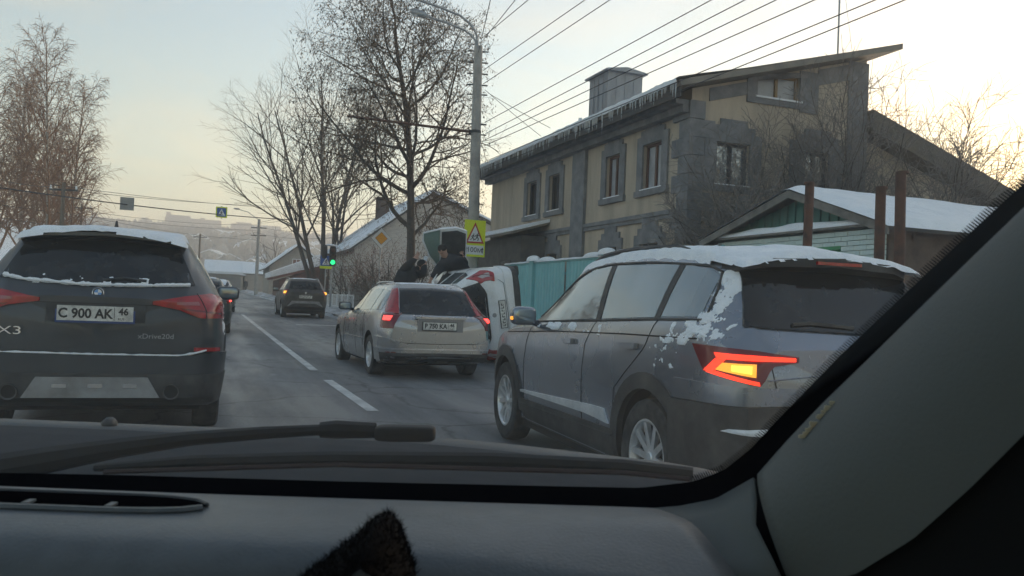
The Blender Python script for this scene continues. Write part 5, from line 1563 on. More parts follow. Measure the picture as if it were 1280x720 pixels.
for k in range(34):
    t = rng.uniform(230, 640)
    px = rng.uniform(185, 420)
    d = ray(px, 340)
    s = ST(EYEV + d * 1.0)
    s = s.x / s.y * t
    w, dp, h = rng.uniform(8, 13), rng.uniform(7, 10), rng.uniform(3, 5)
    R = thing('hillside_house', 'small hazy snow-roofed house on the far hillside', 'house', Vector((s * CA - t * SA, s * SA + t * CA, terrain(s, t))), ANG + rng.uniform(-0.5, 0.5), group='hazy houses on the far hillside')
    MB().prism([(0, 0, -3), (w, 0, -3), (w, 0, h), (w / 2, 0, h + 2.4), (0, 0, h)], (0, dp, 0)).build('wall', rng.choice([CREAM, GREYWALL, FAR_WALL]), R)
    m = MB()
    for xa in (-0.5, w + 0.5):
        m.prism([(xa, -0.4, h - 0.2), (w / 2, -0.4, h + 2.45), (w / 2, -0.4, h + 2.8), (xa, -0.4, h + 0.15)], (0, dp + 0.8, 0))
    m.build('roof', SNOW, R)
# ------------------------------------------------------------------ trees
def perp(d, rng):
    v = Vector((rng.uniform(-1, 1), rng.uniform(-1, 1), rng.uniform(-1, 1)))
    v -= d * v.dot(d)
    return v.normalized() if v.length > 1e-4 else Vector((1, 0, 0))
SIDES = (9, 6, 4, 3, 3, 3)
def grow(mt, mc, p, d, L, r, lev, cfg, rng, tips=None):
    c = cfg[lev]
    n = c['seg']
    pts, rad_ = [p.copy()], [r]
    d = (d + Vector(c.get('bias', (0, 0, 0)))).normalized()
    for i in range(n):
        d = (d + perp(d, rng) * c['wander'] + Vector((0, 0, c['up'] * (1 - c.get('droop', 0) * (i / n) * 2)))).normalized()
        p = p + d * (L / n)
        pts.append(p.copy())
        rad_.append(max(c.get('rmin', 0.002), r * (1 - (1 - c['taper']) * (i + 1) / n)))
    (mt if lev <= cfg[0].get('trunk_levels', 1) else mc).tube(pts, rad_, SIDES[lev], cap=(lev == 0))
    if tips is not None and lev >= len(cfg) - 2:
        tips.append((pts[-1], d.copy()))
    if lev + 1 >= len(cfg):
        return
    k = rng.randint(*c['kids'])
    az = rng.uniform(0, 6.28)
    for i in range(k):
        u = c['start'] + (1 - c['start']) * (i + rng.uniform(0.1, 0.9)) / k
        u = min(u, 0.999)
        x = u * n
        j = min(int(x), n - 1)
        q = pts[j].lerp(pts[j + 1], x - j)
        dd = (pts[j + 1] - pts[j]).normalized()
        az += 2.4 + rng.uniform(-0.5, 0.5)
        a = dd.cross(Vector((0.31, 0.17, 0.94)) if abs(dd.z) < 0.9 else Vector((1, 0.2, 0))).normalized()
        b = dd.cross(a)
        side = a * math.cos(az) + b * math.sin(az)
        an = rad(rng.uniform(*c['angle']))
        cd = dd * math.cos(an) + side * math.sin(an)
        rr = max(cfg[lev + 1].get('rmin', 0.002), (rad_[j] + (rad_[j + 1] - rad_[j]) * (x - j)) * rng.uniform(0.45, 0.7))
        ll = L * rng.uniform(*c['ratio']) * (1.15 - c.get('cone', 0.45) * u)
        grow(mt, mc, q, cd, ll, rr, lev + 1, cfg, rng, tips)
def leaf_bits(mb, tips, rng, per, size, spread, hang=0.0):
    for p, d in tips:
        for i in range(rng.randint(*per)):
            q = p + Vector((rng.gauss(0, spread), rng.gauss(0, spread), rng.gauss(0, spread) - abs(rng.gauss(0, hang))))
            a = perp(Vector((0, 0, 1)), rng) * size * rng.uniform(0.5, 1.2)
            b = Vector((rng.uniform(-0.4, 0.4), rng.uniform(-0.4, 0.4), -1)).normalized() * size * rng.uniform(0.8, 1.8)
            mb.add([q - a * 0.5, q + b * 0.5 - a * 0.1, q + b, q + a * 0.5 + b * 0.5], [(0, 1, 2, 3)])
def tree(name, label, base, H, r, lean, cfg, seed, bark, twig, group=None, leaf=None, extra=None, stems=None, cat='tree'):
    rng = random.Random(seed)
    R = thing(name, label, cat, base, 0, group)
    mt, mc = MB(), MB()
    tips = []
    for (off, dirv, k) in (stems or [((0, 0, 0), lean, 1.0)]):
        grow(mt, mc, Vector(off) + Vector((0, 0, -0.15)), Vector(dirv), H * k, r * (k if stems else 1), 0, cfg, rng, tips)
    mt.build('trunk', bark, R, smooth=True, fix=False)
    if mc.v:
        mc.build('crown', twig, R, smooth=False, fix=False)
    if leaf:
        mb = MB()
        leaf_bits(mb, tips, rng, *leaf[1:])
        mb.build('leaves' if 'leaf' in leaf[0].name else 'seed_clusters', leaf[0], R, fix=False)
    return R
def C_(seg, wander, up, taper, kids=(0, 0), angle=(30, 50), ratio=(0.4, 0.6), start=0.3, rmin=0.002, **k):
    return dict(seg=seg, wander=wander, up=up, taper=taper, kids=kids, angle=angle, ratio=ratio, start=start, rmin=rmin, **k)
def ground_at(px, Y):
    p = at(px, 360, Y)
    return Vector((p.x, p.y, gz(ST(p).y)))
# big ash behind the priority sign
ash = [C_(14, 0.045, 0.02, 0.30, (20, 22), (45, 80), (0.36, 0.52), 0.28, 0.02, cone=0.55), C_(9, 0.15, 0.08, 0.25, (10, 12), (30, 65), (0.34, 0.55), 0.18, 0.009, bias=(-0.30, 0, 0)), C_(6, 0.18, 0.02, 0.4, (7, 9), (30, 65), (0.35, 0.6), 0.2, 0.0065), C_(4, 0.22, -0.08, 0.6, (3, 4), (25, 60), (0.4, 0.7), 0.3, 0.0055), C_(3, 0.2, -0.10, 0.7, rmin=0.005)]
tree('ash_tree', 'large dark bare ash tree with dry seed clusters beside the lamp pole', ground_at(515, 30.0), 11.3, 0.19, (-0.01, 0, 1), ash, 12, BARK, TWIG, leaf=(SEED, (0, 3), 0.08, 0.10, 0.14))
# many-stemmed tree further along
ms = [C_(12, 0.05, 0.01, 0.2, (12, 15), (22, 48), (0.30, 0.50), 0.25, 0.015, cone=0.55), C_(7, 0.10, 0.05, 0.3, (7, 9), (22, 45), (0.35, 0.6), 0.2, 0.007), C_(5, 0.12, 0.02, 0.5, (4, 6), (20, 45), (0.4, 0.65), 0.25, 0.006), C_(3, 0.15, 0.0, 0.7, rmin=0.005)]
tree('maple_tree', 'bare many-stemmed tree spreading over the traffic light', ground_at(398, 59.0), 15.3, 0.19, None, ms, 5, BARK, TWIG, stems=[((0, 0, 0), (-0.42, 0.0, 1), 0.95), ((0.1, 0.1, 0), (-0.20, 0.1, 1), 1.0), ((0.3, 0.1, 0), (-0.04, -0.1, 1), 1.05), ((0.5, 0, 0), (0.10, 0.1, 1), 0.95), ((0.6, 0.2, 0), (0.22, 0.0, 1), 0.8)])
# birches on the left
bi = [C_(14, 0.02, 0.01, 0.15, (34, 40), (28, 48), (0.20, 0.34), 0.18, 0.02, cone=0.75, trunk_levels=0), C_(7, 0.07, 0.07, 0.25, (8, 10), (22, 45), (0.30, 0.55), 0.2, 0.014), C_(5, 0.12, -0.06, 0.5, (5, 7), (20, 50), (0.5, 0.9), 0.2, 0.011), C_(4, 0.10, -0.22, 0.7, rmin=0.009)]
for i, (px, Y, H, lab) in enumerate(((58, 56, 16.8, 'tallest birch of the row left of the road, its top clear against the sky'), (84, 60, 14.6, 'rightmost birch of the row left of the road with drooping twigs'), (22, 60, 15.4, 'tall birch second from the picture edge in the row left of the road'), (-6, 54, 13.5, 'birch cut by the picture edge in the row left of the road'), (40, 70, 17.2, 'slender birch behind the tallest birch of the row'), (72, 74, 14.0, 'shorter birch standing back between the two right birches'))):
    tree('birch_tree', lab, ground_at(px, Y), H, 0.17, (0.02 * (i % 3 - 1), 0, 1), bi, 40 + i, BIRCH_BARK, TWIG_BIRCH, group='birches left of the road')
# more birches across the road, mirrored in the car windows
src_ = [o for o in bpy.data.objects if o.name.startswith('birch_tree')][:3]
for i, (X_, Y_) in enumerate(((-17, 20), (-20, 18.5), (-22.5, 23), (-18, 14), (-15, 9))):
    r0 = src_[i % 3]
    c_ = r0.copy()
    COL.objects.link(c_)
    c_.location = (X_, Y_, 0)
    c_.scale = (0.8, 0.8, 0.66)
    c_.rotation_euler = (0, 0, 1.3 * i)
    c_['label'] = 'birch across the road mirrored in the windows of the grey SUV'
    for ch in r0.children:
        k_ = ch.copy()
        COL.objects.link(k_)
        k_.parent = c_
# shrubs and small trees in front of the gable
sh = [C_(8, 0.09, 0.02, 0.25, (13, 15), (25, 60), (0.38, 0.62), 0.15, 0.012, cone=0.4), C_(6, 0.14, 0.06, 0.35, (9, 11), (25, 55), (0.35, 0.65), 0.15, 0.0075), C_(4, 0.18, 0.03, 0.5, (5, 7), (25, 55), (0.4, 0.75), 0.2, 0.0055), C_(3, 0.2, 0.0, 0.7, rmin=0.0045)]
for i, (s, t, H, lab) in enumerate(((10.3, 13.9, 3.7, 'bare fruit tree before the near corner window of the tan house'), (11.4, 13.8, 4.6, 'bare fruit tree in the middle of the tan house gable'), (12.7, 13.9, 4.9, 'taller bare fruit tree before the right end of the tan gable'), (14.4, 13.8, 4.7, 'bare bush tree before the sloping wing roof'), (9.9, 14.5, 3.0, 'thin bare sapling by the stone corner of the tan house'))):
    st_ = [((0, 0, 0), (-0.25, 0.0, 1), 0.9), ((0.1, 0, 0), (0.1, 0.1, 1), 1.0), ((0.15, 0.1, 0), (0.35, 0.0, 1), 0.85)]
    tree('fruit_tree', lab, W(s, t), H, 0.05, None, sh, 70 + i, BARK, TWIG_GREY, group='bare fruit trees by the gable', stems=st_)
# tree at the far right against the bright sky
thin = [C_(8, 0.09, 0.02, 0.25, (9, 11), (22, 50), (0.35, 0.55), 0.2, 0.010, cone=0.5), C_(6, 0.13, 0.05, 0.35, (6, 7), (25, 50), (0.35, 0.6), 0.2, 0.006), C_(4, 0.16, 0.03, 0.5, (3, 5), (25, 50), (0.4, 0.7), 0.25, 0.004), C_(3, 0.2, 0.0, 0.7, rmin=0.0035)]
tree('cherry_tree', 'bare tree against the bright yellow sky at the far right', ground_at(1236, 24.0), 5.9, 0.06, None, thin, 91, BARK, TWIG, stems=[((0, 0, 0), (-0.15, 0, 1), 1.0), ((0.1, 0, 0), (0.15, 0, 1), 0.95), ((0.5, 0.1, 0), (0.3, 0, 1), 0.8)])
tree('young_tree', 'slim bare treetop rising behind the wing of the tan house', ground_at(1120, 30.0), 7.8, 0.06, None, thin, 93, BARK, TWIG, stems=[((0, 0, 0), (-0.05, 0, 1), 1.0), ((0.3, 0, 0), (0.16, 0, 1), 0.9)])
# reddish dry shrub by the priority sign and dark hedge under it
bu = [C_(5, 0.15, 0.03, 0.4, (7, 9), (25, 60), (0.4, 0.7), 0.15, 0.008), C_(4, 0.2, 0.04, 0.5, (6, 8), (25, 60), (0.4, 0.7), 0.2, 0.006), C_(3, 0.2, 0.0, 0.7, rmin=0.005)]
for i, (px, Y, H, lab) in enumerate(((446, 46, 3.4, 'dry reddish shrub left of the priority sign'), (486, 39, 3.2, 'dry reddish shrub right behind the priority sign'))):
    tree('berry_shrub', lab, ground_at(px, Y), H, 0.05, None, bu, 110 + i, BARK, TWIG, leaf=(LEAF_RED, (4, 8), 0.05, 0.10, 0.05), stems=[((-0.5 + 0.25 * k, 0.1 * (k % 2), 0), (-0.4 + 0.2 * k, 0, 1), 0.8 + 0.05 * (k % 3)) for k in range(5)], cat='shrub', group='dry shrubs by the pavement')
for i, (px, Y, H, lab) in enumerate(((425, 53, 3.0, 'dark bushy undergrowth behind the white pavement railing'), (520, 31, 2.3, 'dark bare bush at the foot of the ash tree'))):
    tree('dark_bush', lab, ground_at(px, Y), H, 0.05, None, bu, 130 + i, BARK, BARK, leaf=(mat('dark_leaf', (0.05, 0.035, 0.03), 0.9), (3, 6), 0.06, 0.12, 0.05), stems=[((-0.8 + 0.4 * k, 0.1 * (k % 2), 0), (-0.4 + 0.2 * k, 0, 1), 0.8 + 0.05 * (k % 3)) for k in range(5)], cat='shrub', group='dark bushes behind the pavement')
tree('conifer_hedge', 'dark evergreen bush below the wing roof at the right', W(15.6, 13.6), 3.3, 0.06, None, bu, 150, BARK, LEAF_DARK, leaf=(mat('evergreen_leaf', (0.035, 0.045, 0.03), 0.9), (10, 16), 0.07, 0.14, 0.05), stems=[((-0.8 + 0.3 * k, 0.15 * (k % 2), 0), (-0.3 + 0.12 * k, 0, 1), 0.8 + 0.08 * (k % 3)) for k in range(6)], cat='shrub')
tree('roadside_tree', 'small bare tree at the far end of the street behind the lamp post', ground_at(345, 110.0), 7.0, 0.12, (0, 0, 1), bu, 160, BARK, TWIG)

# ------------------------------------------------------------------ poles and lamps
def lamp_pole():
    Y = 25.0
    b = ground_at(590.5, Y)
    top = at(598, 58, Y)
    R = thing('lamp_pole', 'tall concrete street lamp pole with two curved arms beside the ash tree', 'lamp pole', b)
    rel = lambda px, py, yy=Y: at(px, py, yy) - b
    tp = rel(598, 58)
    MB().tube([(0, 0, -0.3), tp * 0.5, tp], [0.19, 0.16, 0.125], 16).build('pole', CONCRETE, R, smooth=True)
    MB().tube([tp + Vector((0, 0, -0.3)), rel(597, 52), rel(595, 41), rel(588, 30), rel(576, 20), rel(550, 9, 24.6), rel(514, -3, 24.2)], 0.035, 8).build('lamp_arm', STEEL, R, smooth=True)
    MB().tube([tp + Vector((0, 0, -0.45)), rel(594, 50), rel(590, 45), rel(581, 38), rel(560, 29, 24.7), rel(536, 21, 24.4)], 0.032, 8).build('lamp_arm', STEEL, R, smooth=True)
    for (x0, y0, x1, y1, yy) in ((536, 21, 513, 13, 24.3), (514, -3, 490, -10, 24.1)):
        p0, p1 = rel(x0, y0, yy), rel(x1, y1, yy)
        d = p1 - p0
        hd = MB().tube([p0, p0 + d * 0.12, p0 + d * 0.35, p0 + d * 0.8, p1], [0.03, 0.06, 0.10, 0.11, 0.04], 10).build('lamp_head', STEEL, R, smooth=True)
        MB().ball(p0 + d * 0.6 + Vector((0, 0, -0.06)), (0.16, 0.07, 0.05), 10, 6).build('lamp_glass', SIGN_WHITE, hd, smooth=True)
    # brackets and boom
    MB().tube([rel(590.5, 165), rel(540, 158.5, 24.4), rel(434, 145, 23.4)], [0.045, 0.04, 0.035], 8).build('boom', RUST, R, smooth=True)
    for py in (64, 78, 92, 106, 118, 155, 168):
        p = rel(597.3 - (py - 60) * 0.027, py)
        MB().tube([p + Vector((-0.30, 0, 0)), p + Vector((0.32, 0.05, 0))], 0.022, 6).build('cross_bracket', DARKSTEEL, R)
    MB().lathe([(0.17, -0.04), (0.178, -0.04), (0.178, 0.04), (0.17, 0.04)], 16, Matrix.Translation(rel(594, 165))).build('clamp', DARKSTEEL, R)
    return b
PB = lamp_pole()
def utility_pole(name, label, px, Y, ytop, r, mats, arm=None, cross=()):
    b = ground_at(px, Y)
    R = thing(name, label, 'utility pole', b)
    top = at(px, ytop, Y) - b
    MB().tube([(0, 0, -0.3), (0, 0, top.z)], [r, r * 0.75], 10).build('pole', mats, R, smooth=True)
    for z in cross:
        MB().box((-0.8, -0.05, top.z - z - 0.05), (0.8, 0.05, top.z - z + 0.05)).build('crossarm', DARKSTEEL, R)
        for k in (-0.7, 0.7):
            MB().lathe([(0.001, 0.2), (0.05, 0.18), (0.06, 0.0)], 8, Matrix.Translation((k, 0, top.z - z + 0.05))).build('insulator', SIGN_WHITE, R)
    if arm:
        p = Vector((0, 0, top.z - 0.1))
        q = at(arm[0], arm[1], Y - 0.5) - b
        MB().tube([p, p.lerp(q, 0.5) + Vector((0, 0, 0.25)), q], 0.04, 6).build('lamp_arm', STEEL, R, smooth=True)
        MB().ball(q, (0.35, 0.14, 0.09), 10, 6).build('lamp_head', STEEL, R, smooth=True)
    return b
utility_pole('street_lamp', 'far concrete street lamp post at the end of the road', 320, 88, 274, 0.19, CONCRETE, arm=(296, 261), cross=(0.9, 1.7))
utility_pole('utility_pole', 'wooden utility pole standing among the birches', 73, 46, 228, 0.13, mat('wood_pole', (0.15, 0.12, 0.09), 0.9), cross=(0.4,))
utility_pole('utility_pole', 'thin utility pole just right of the birches', 97, 66, 255, 0.11, MATS['wood_pole'], cross=(0.3,))
utility_pole('utility_pole', 'thin far pole seen just right of the black SUV roof', 247, 100, 292, 0.13, MATS['wood_pole'], cross=(0.4,))

# ------------------------------------------------------------------ overhead wires: each runs from the lamp pole (or a post) past the camera
def wire(label, A, B, sag=0.25, r=0.011, ext=0.0, group='overhead wires by the tan house'):
    A, B = Vector(A), Vector(B)
    if ext:
        B = B + (B - A).normalized() * ext
    pts = []
    for i in range(17):
        u = i / 16
        p = A.lerp(B, u)
        p.z -= sag * 4 * u * (1 - u)
        pts.append(p)
    o = MB().tube(pts, r, 5).build('overhead_wire', WIRE, None, smooth=True, fix=False)
    return tag(o, label, 'wire', group)
ORD = ['first', 'second', 'third', 'fourth', 'fifth', 'sixth', 'seventh', 'lowest']
L1 = 'one of the overhead wires slanting from the lamp pole over the tan house'
for (x0, y0, x1, y1, Yb) in ((604, 88, 731, 0, 17.5), (604, 105, 762, 0, 17.0), (606, 153, 889, 0, 15.0), (607, 167, 931, 0, 14.6), (606, 175, 970, 0, 14.2), (606, 182, 1018, 0, 13.6), (606, 202, 1094, 0, 12.6), (606, 212, 1131, 0, 12.3)):
    wire('overhead wire slanting over the tan house, %s from the top at the lamp pole' % ORD.pop(0), at(x0, y0, 25.0), at(x1, y1, Yb), 0.0, 0.010, 14.0)
PLC = ['rightmost', 'middle', 'leftmost']
L2 = '%s of the three wires leaving the very top of the lamp pole'
for (x0, y0, x1, y1, Yb) in ((602, 48, 660, 0, 18.5), (600, 55, 644, 0, 18.5), (598, 66, 613, 0, 18.0)):
    wire(L2 % PLC.pop(0), at(x0, y0, 25.0), at(x1, y1, Yb), 0.0, 0.010, 12.0, 'overhead wires above the lamp pole')
UPL = ['nearer', 'farther']
L3 = '%s of two thin wires dropping from the lamp pole to the house eaves'
for (x0, y0, x1, y1) in ((606, 112, 676, 170), (610, 116, 688, 160)):
    e = on_s(x1, y1, 8.95)
    wire(L3 % UPL.pop(0), at(x0, y0, 25.0), (e.x * CA - e.y * SA, e.x * SA + e.y * CA, e.z), 0.02, 0.008, 0, 'service wires to the tan house')
wire('thick dark span cable carrying the hanging signs across the road', at(-60, 226, 36.0), at(420, 277, 72.0), 0.35, 0.032, 0, 'span cables across the road')
SPAN_A, SPAN_B = at(-60, 226, 36.0), at(420, 277, 72.0)
L4 = 'one of the thin wires strung across the road above the far houses'
for (x0, y0, Y0, x1, y1, Y1) in ((60, 230, 46, 420, 262, 80), (70, 236, 46, 420, 258, 80), (-40, 250, 50, 321, 288, 88), (97, 262, 66, 321, 281, 88), (97, 268, 66, 321, 300, 88), (247, 296, 100, 321, 290, 88), (321, 283, 88, 430, 286, 60), (321, 291, 88, 430, 296, 60), (321, 279, 88, 440, 250, 50), (73, 232, 46, -60, 200, 30), (-60, 262, 40, 250, 300, 100)):
    wire(L4, at(x0, y0, Y0), at(x1, y1, Y1), 0.35, 0.014, 0, 'thin wires across the far road')

# ------------------------------------------------------------------ signs
def figure(m, x, z, h, y, lean=0.0, mirror=1):
    """a small running figure for sign faces"""
    def q(a, b):
        return (x + mirror * (a + lean * b) * h, y, z + b * h)
    def limb(pts, w):
        for a, b in zip(pts[:-1], pts[1:]):
            A, B = Vector(q(*a)), Vector(q(*b))
            d = (B - A)
            nrm = Vector((-d.z, 0, d.x)).normalized() * w * h
            m.prism([A - nrm, B - nrm, B + nrm, A + nrm], (0, 0.004, 0))
    m.lathe([(0.001, 0.004), (0.075 * h, 0.004), (0.075 * h, 0)], 12, Matrix.Translation(q(0.02, 0.9)) @ Matrix.Rotation(rad(90), 4, 'X'))
    limb([(0.0, 0.80), (-0.06, 0.45)], 0.085)
    limb([(0.0, 0.74), (0.2, 0.6), (0.3, 0.72)], 0.036)
    limb([(0.0, 0.74), (-0.2, 0.68), (-0.27, 0.5)], 0.036)
    limb([(-0.06, 0.45), (0.16, 0.30), (0.12, 0.05)], 0.048)
    limb([(-0.06, 0.45), (-0.16, 0.22), (-0.36, 0.16)], 0.048)
def sign_children():
    Y = 24.6
    c = at(593.5, 298, Y)
    k = F_PX / Y
    Wd, Hh = 27.5 / k, 46 / k
    R = thing('children_warning_sign', 'yellow children crossing warning sign with 100 m plate on the lamp pole', 'sign', c, rad(20.5))
    MB().box((-Wd / 2, 0, -Hh / 2), (Wd / 2, 0.02, Hh / 2)).build('board', SIGN_YG, R)
    zt, zb, hw = Hh * 0.44, -Hh * 0.135, Wd * 0.44
    MB().prism([(-hw, -0.006, zb), (hw, -0.006, zb), (0, -0.006, zt)], (0, 0.005, 0)).build('red_triangle', SIGN_RED, R)
    cz = zb + (zt - zb) / 3
    f = 0.76
    MB().prism([(-hw * f, -0.011, cz + (zb - cz) * f), (hw * f, -0.011, cz + (zb - cz) * f), (0, -0.011, cz + (zt - cz) * f)], (0, 0.004, 0)).build('white_triangle', SIGN_WHITE, R)
    m = MB()
    figure(m, -0.075, zb + 0.07, 0.22, -0.016, 0.15)
    figure(m, 0.055, zb + 0.065, 0.26, -0.016, 0.15)
    m.build('running_children', SIGN_BLACK, R)
    p = MB().box((-hw, -0.008, -Hh * 0.44), (hw, -0.001, -Hh * 0.19)).build('distance_plate', SIGN_WHITE, R)
    text_obj('lettering', '100м', 0.21, SIGN_BLACK, p, Matrix.Translation((0, -0.011, -Hh * 0.318)) @ FACE_BACK, 0.001)
    m = MB()
    for x in (-hw * 0.86, hw * 0.86):
        m.box((x - 0.012, -0.012, -Hh * 0.40), (x + 0.012, -0.0095, -Hh * 0.30))
        m.prism([(x - 0.035, -0.012, -Hh * 0.30), (x + 0.035, -0.012, -Hh * 0.30), (x, -0.012, -Hh * 0.235)], (0, 0.0025, 0))
    m.build('arrow', SIGN_BLACK, p)
    MB().box((-0.18, 0.02, -0.3), (0.18, 0.05, -0.25)).box((-0.18, 0.02, 0.25), (0.18, 0.05, 0.3)).build('mounting_bar', DARKSTEEL, R)
sign_children()
def sign_priority():
    Y = 33.5
    b = ground_at(473.5, Y)
    R = thing('priority_road_sign', 'white and amber diamond priority road sign on a thin post', 'sign', b, rad(20.5))
    z = at(474, 298, Y).z - b.z
    h = 13.2 * Y / F_PX
    MB().tube([(0, 0, -0.2), (0, 0, z + h * 0.8)], 0.032, 8).build('post', STEEL, R, smooth=True)
    def dia(k, y0, y1, mm, nm):
        MB().prism([(0, y0, z - h * k), (h * k, y0, z), (0, y0, z + h * k), (-h * k, y0, z)], (0, y1 - y0, 0)).build(nm, mm, R)
    dia(1.0, -0.06, -0.036, SIGN_BLACK, 'edge')
    dia(0.97, -0.066, -0.061, SIGN_WHITE, 'white_face')
    dia(0.60, -0.071, -0.067, SIGN_BLACK, 'inner_line')
    dia(0.57, -0.076, -0.072, SIGN_AMBER, 'amber_face')
sign_priority()
def crossing_face(R, w, y, border=SIGN_YG):
    MB().box((-w / 2, y, -w / 2), (w / 2, y + 0.02, w / 2)).build('board', border, R)
    MB().box((-w * 0.40, y - 0.006, -w * 0.40), (w * 0.40, y - 0.001, w * 0.40)).build('blue_face', SIGN_BLUE, R)
    MB().prism([(-w * 0.33, y - 0.011, -w * 0.30), (w * 0.33, y - 0.011, -w * 0.30), (0, y - 0.011, w * 0.32)], (0, 0.004, 0)).build('white_triangle', SIGN_WHITE, R)
    m = MB()
    figure(m, 0.0, -w * 0.29, w * 0.46, y - 0.016, 0.05)
    m.build('walking_figure', SIGN_BLACK, R)
def on_span(px):
    best = None
    for i in range(400):
        u = i / 399
        p = SPAN_A.lerp(SPAN_B, u)
        p.z -= 0.35 * 4 * u * (1 - u)
        q = p - EYEV
        d, uu = q.dot(FWD), q.dot(UP)
        x = F_PX * q.x / d * math.cos(ROLL) + F_PX * uu / d * math.sin(ROLL) + 640
        if best is None or abs(x - px) < best[0]:
            best = (abs(x - px), p.copy(), d)
    return best[1], best[2]
p, d = on_span(277)
w = 13.5 * d / F_PX
R = thing('hanging_crossing_sign', 'blue pedestrian crossing sign with yellow border hanging over the road', 'sign', p + Vector((0, 0, 0.16)), rad(20.5))
crossing_face(R, w, -0.03)
MB().box((-0.03, -0.005, -w * 0.5 - 0.05), (0.03, 0.03, w * 0.5 + 0.05)).build('hanger', DARKSTEEL, R)
p, d = on_span(158)
w = 16.0 * d / F_PX
R = thing('hanging_blank_sign', 'grey back of a square sign hanging over the road above the black SUV', 'sign', p + Vector((0, 0, 0.05)), rad(20.5))
MB().box((-w / 2, 0, -w / 2), (w / 2, 0.03, w / 2)).build('board', SIGN_BACK, R)
MB().box((-w * 0.5, -0.03, -w * 0.2), (w * 0.5, -0.001, -w * 0.14)).box((-w * 0.5, -0.03, w * 0.2), (w * 0.5, -0.001, w * 0.26)).build('stiffener', SIGN_BACK, R)
def traffic_light():
    Y = 43.0
    b = ground_at(414, Y)
    R = thing('traffic_light', 'traffic light showing green at the pavement edge', 'traffic light', b, rad(20.5))
    k = Y / F_PX
    zc = at(414, 320, Y).z - b.z
    MB().tube([(0, 0.12, -0.2), (0, 0.12, zc + 0.6)], 0.055, 8).build('post', STEEL, R, smooth=True)
    w, h = 0.34, 1.02
    m = MB()
    rbox_mesh(m, (0, 0, zc), (w, 0.2, h), 0.35)
    m.build('housing', SIGN_BLACK, R, smooth=True, sharp=0)
    for i, mm in enumerate((LIT_GREEN, mat('amber_off', (0.05, 0.035, 0.01), 0.3), mat('red_off', (0.06, 0.01, 0.01), 0.3))):
        z = zc - 0.32 + 0.32 * i
        MB().lathe([(0.001, 0.012), (0.07, 0.008), (0.125 if i == 0 else 0.11, 0)], 16, Matrix.Translation((0, -0.105, z)) @ Matrix.Rotation(rad(90), 4, 'X')).build('signal_lens', mm, R, smooth=True)
        v = MB()
        n = 12
        pts = []
        for j in range(n + 1):
            q = math.pi * j / n
            pts += [(0.13 * math.cos(q), -0.10, z + 0.13 * math.sin(q)), (0.13 * math.cos(q), -0.28, z + 0.12 * math.sin(q))]
        v.add(pts, [(2 * j, 2 * j + 2, 2 * j + 3, 2 * j + 1) for j in range(n)])
        v.build('visor', SIGN_BLACK, R, fix=False)
    m = MB()
    rbox_mesh(m, (-0.42, 0.1, zc + 0.18), (0.3, 0.26, 0.75), 0.4)
    m.build('side_housing', SIGN_BLACK, R, smooth=True, sharp=0)
    MB().tube([(-0.42, 0.12, zc + 0.1), (0, 0.12, zc + 0.1)], 0.03, 6).build('bracket', SIGN_BLACK, R)
    m = MB()
    m.ball((-0.1, 0.05, zc + 0.55), (0.30, 0.14, 0.06), 12, 6)
    m.build('snow_cap', SNOW, R, smooth=True)
    c = at(406, 327, Y - 0.1)
    R2 = thing('crossing_sign', 'small blue crossing sign with yellow lower edge left of the green traffic light', 'sign', ground_at(406, Y - 0.1), rad(20.5))
    z = c.z - R2.location.z
    MB().tube([(0, 0.03, -0.2), (0, 0.03, z + 0.2)], 0.03, 8).build('post', STEEL, R2, smooth=True)
    MB().prism([(-0.28, -0.02, z - 0.22), (0.28, -0.02, z - 0.22), (0.28, -0.02, z + 0.30), (-0.28, -0.02, z + 0.30)], (0, 0.015, 0)).build('blue_face', SIGN_BLUE, R2)
    MB().prism([(-0.2, -0.026, z - 0.16), (0.2, -0.026, z - 0.16), (0, -0.026, z + 0.22)], (0, 0.005, 0)).build('white_triangle', SIGN_WHITE, R2)
    m = MB()
    figure(m, 0, z - 0.16, 0.3, -0.031, 0.05)
    m.build('walking_figure', SIGN_BLACK, R2)
    MB().box((-0.3, -0.022, z - 0.36), (0.3, -0.004, z - 0.225)).build('yellow_strip', SIGN_YG, R2)
traffic_light()
# pavement railing
def railing():
    R = road_thing('pavement_railing', 'white tubular railing in the snow beside the pavement', 'railing', 6.6, 38.0, 0.1)
    n = 9
    for k in range(n + 1):
        MB().tube([(0, k * 1.6, -0.2), (0, k * 1.6, 0.95)], 0.03, 6).build('post', SIGN_WHITE, R, smooth=True)
        if k < n:
            for z in (0.9, 0.32):
                MB().tube([(0, k * 1.6, z), (0, (k + 1) * 1.6, z)], 0.022, 6).build('rail', SIGN_WHITE, R, smooth=True)
            for j in range(1, 6):
                MB().tube([(0, k * 1.6 + j * 0.267, 0.33), (0, k * 1.6 + j * 0.267, 0.89)], 0.01, 4).build('bar', SIGN_WHITE, R)
railing()
R = road_thing('grey_wooden_fence', 'grey weathered plank fence behind the pavement railing', 'fence', 8.1, 36.0, 0.1)
rng = random.Random(4)
pl = None
for k in range(70):
    if pl is None:
        pl = MB().box((0, 0, 0), (0.03, 0.155, 1)).build('plank', WOOD_GREY, R)
        o = pl
    else:
        o = share(pl, 'plank', R)
    o.location = (rng.uniform(-0.01, 0.01), k * 0.17, 0)
    o.scale = (1, 1, rng.uniform(1.55, 1.75))
for z in (0.4, 1.3):
    MB().box((0.045, 0, z), (0.1, 11.9, z + 0.1)).build('rail', WOOD_GREY, R)

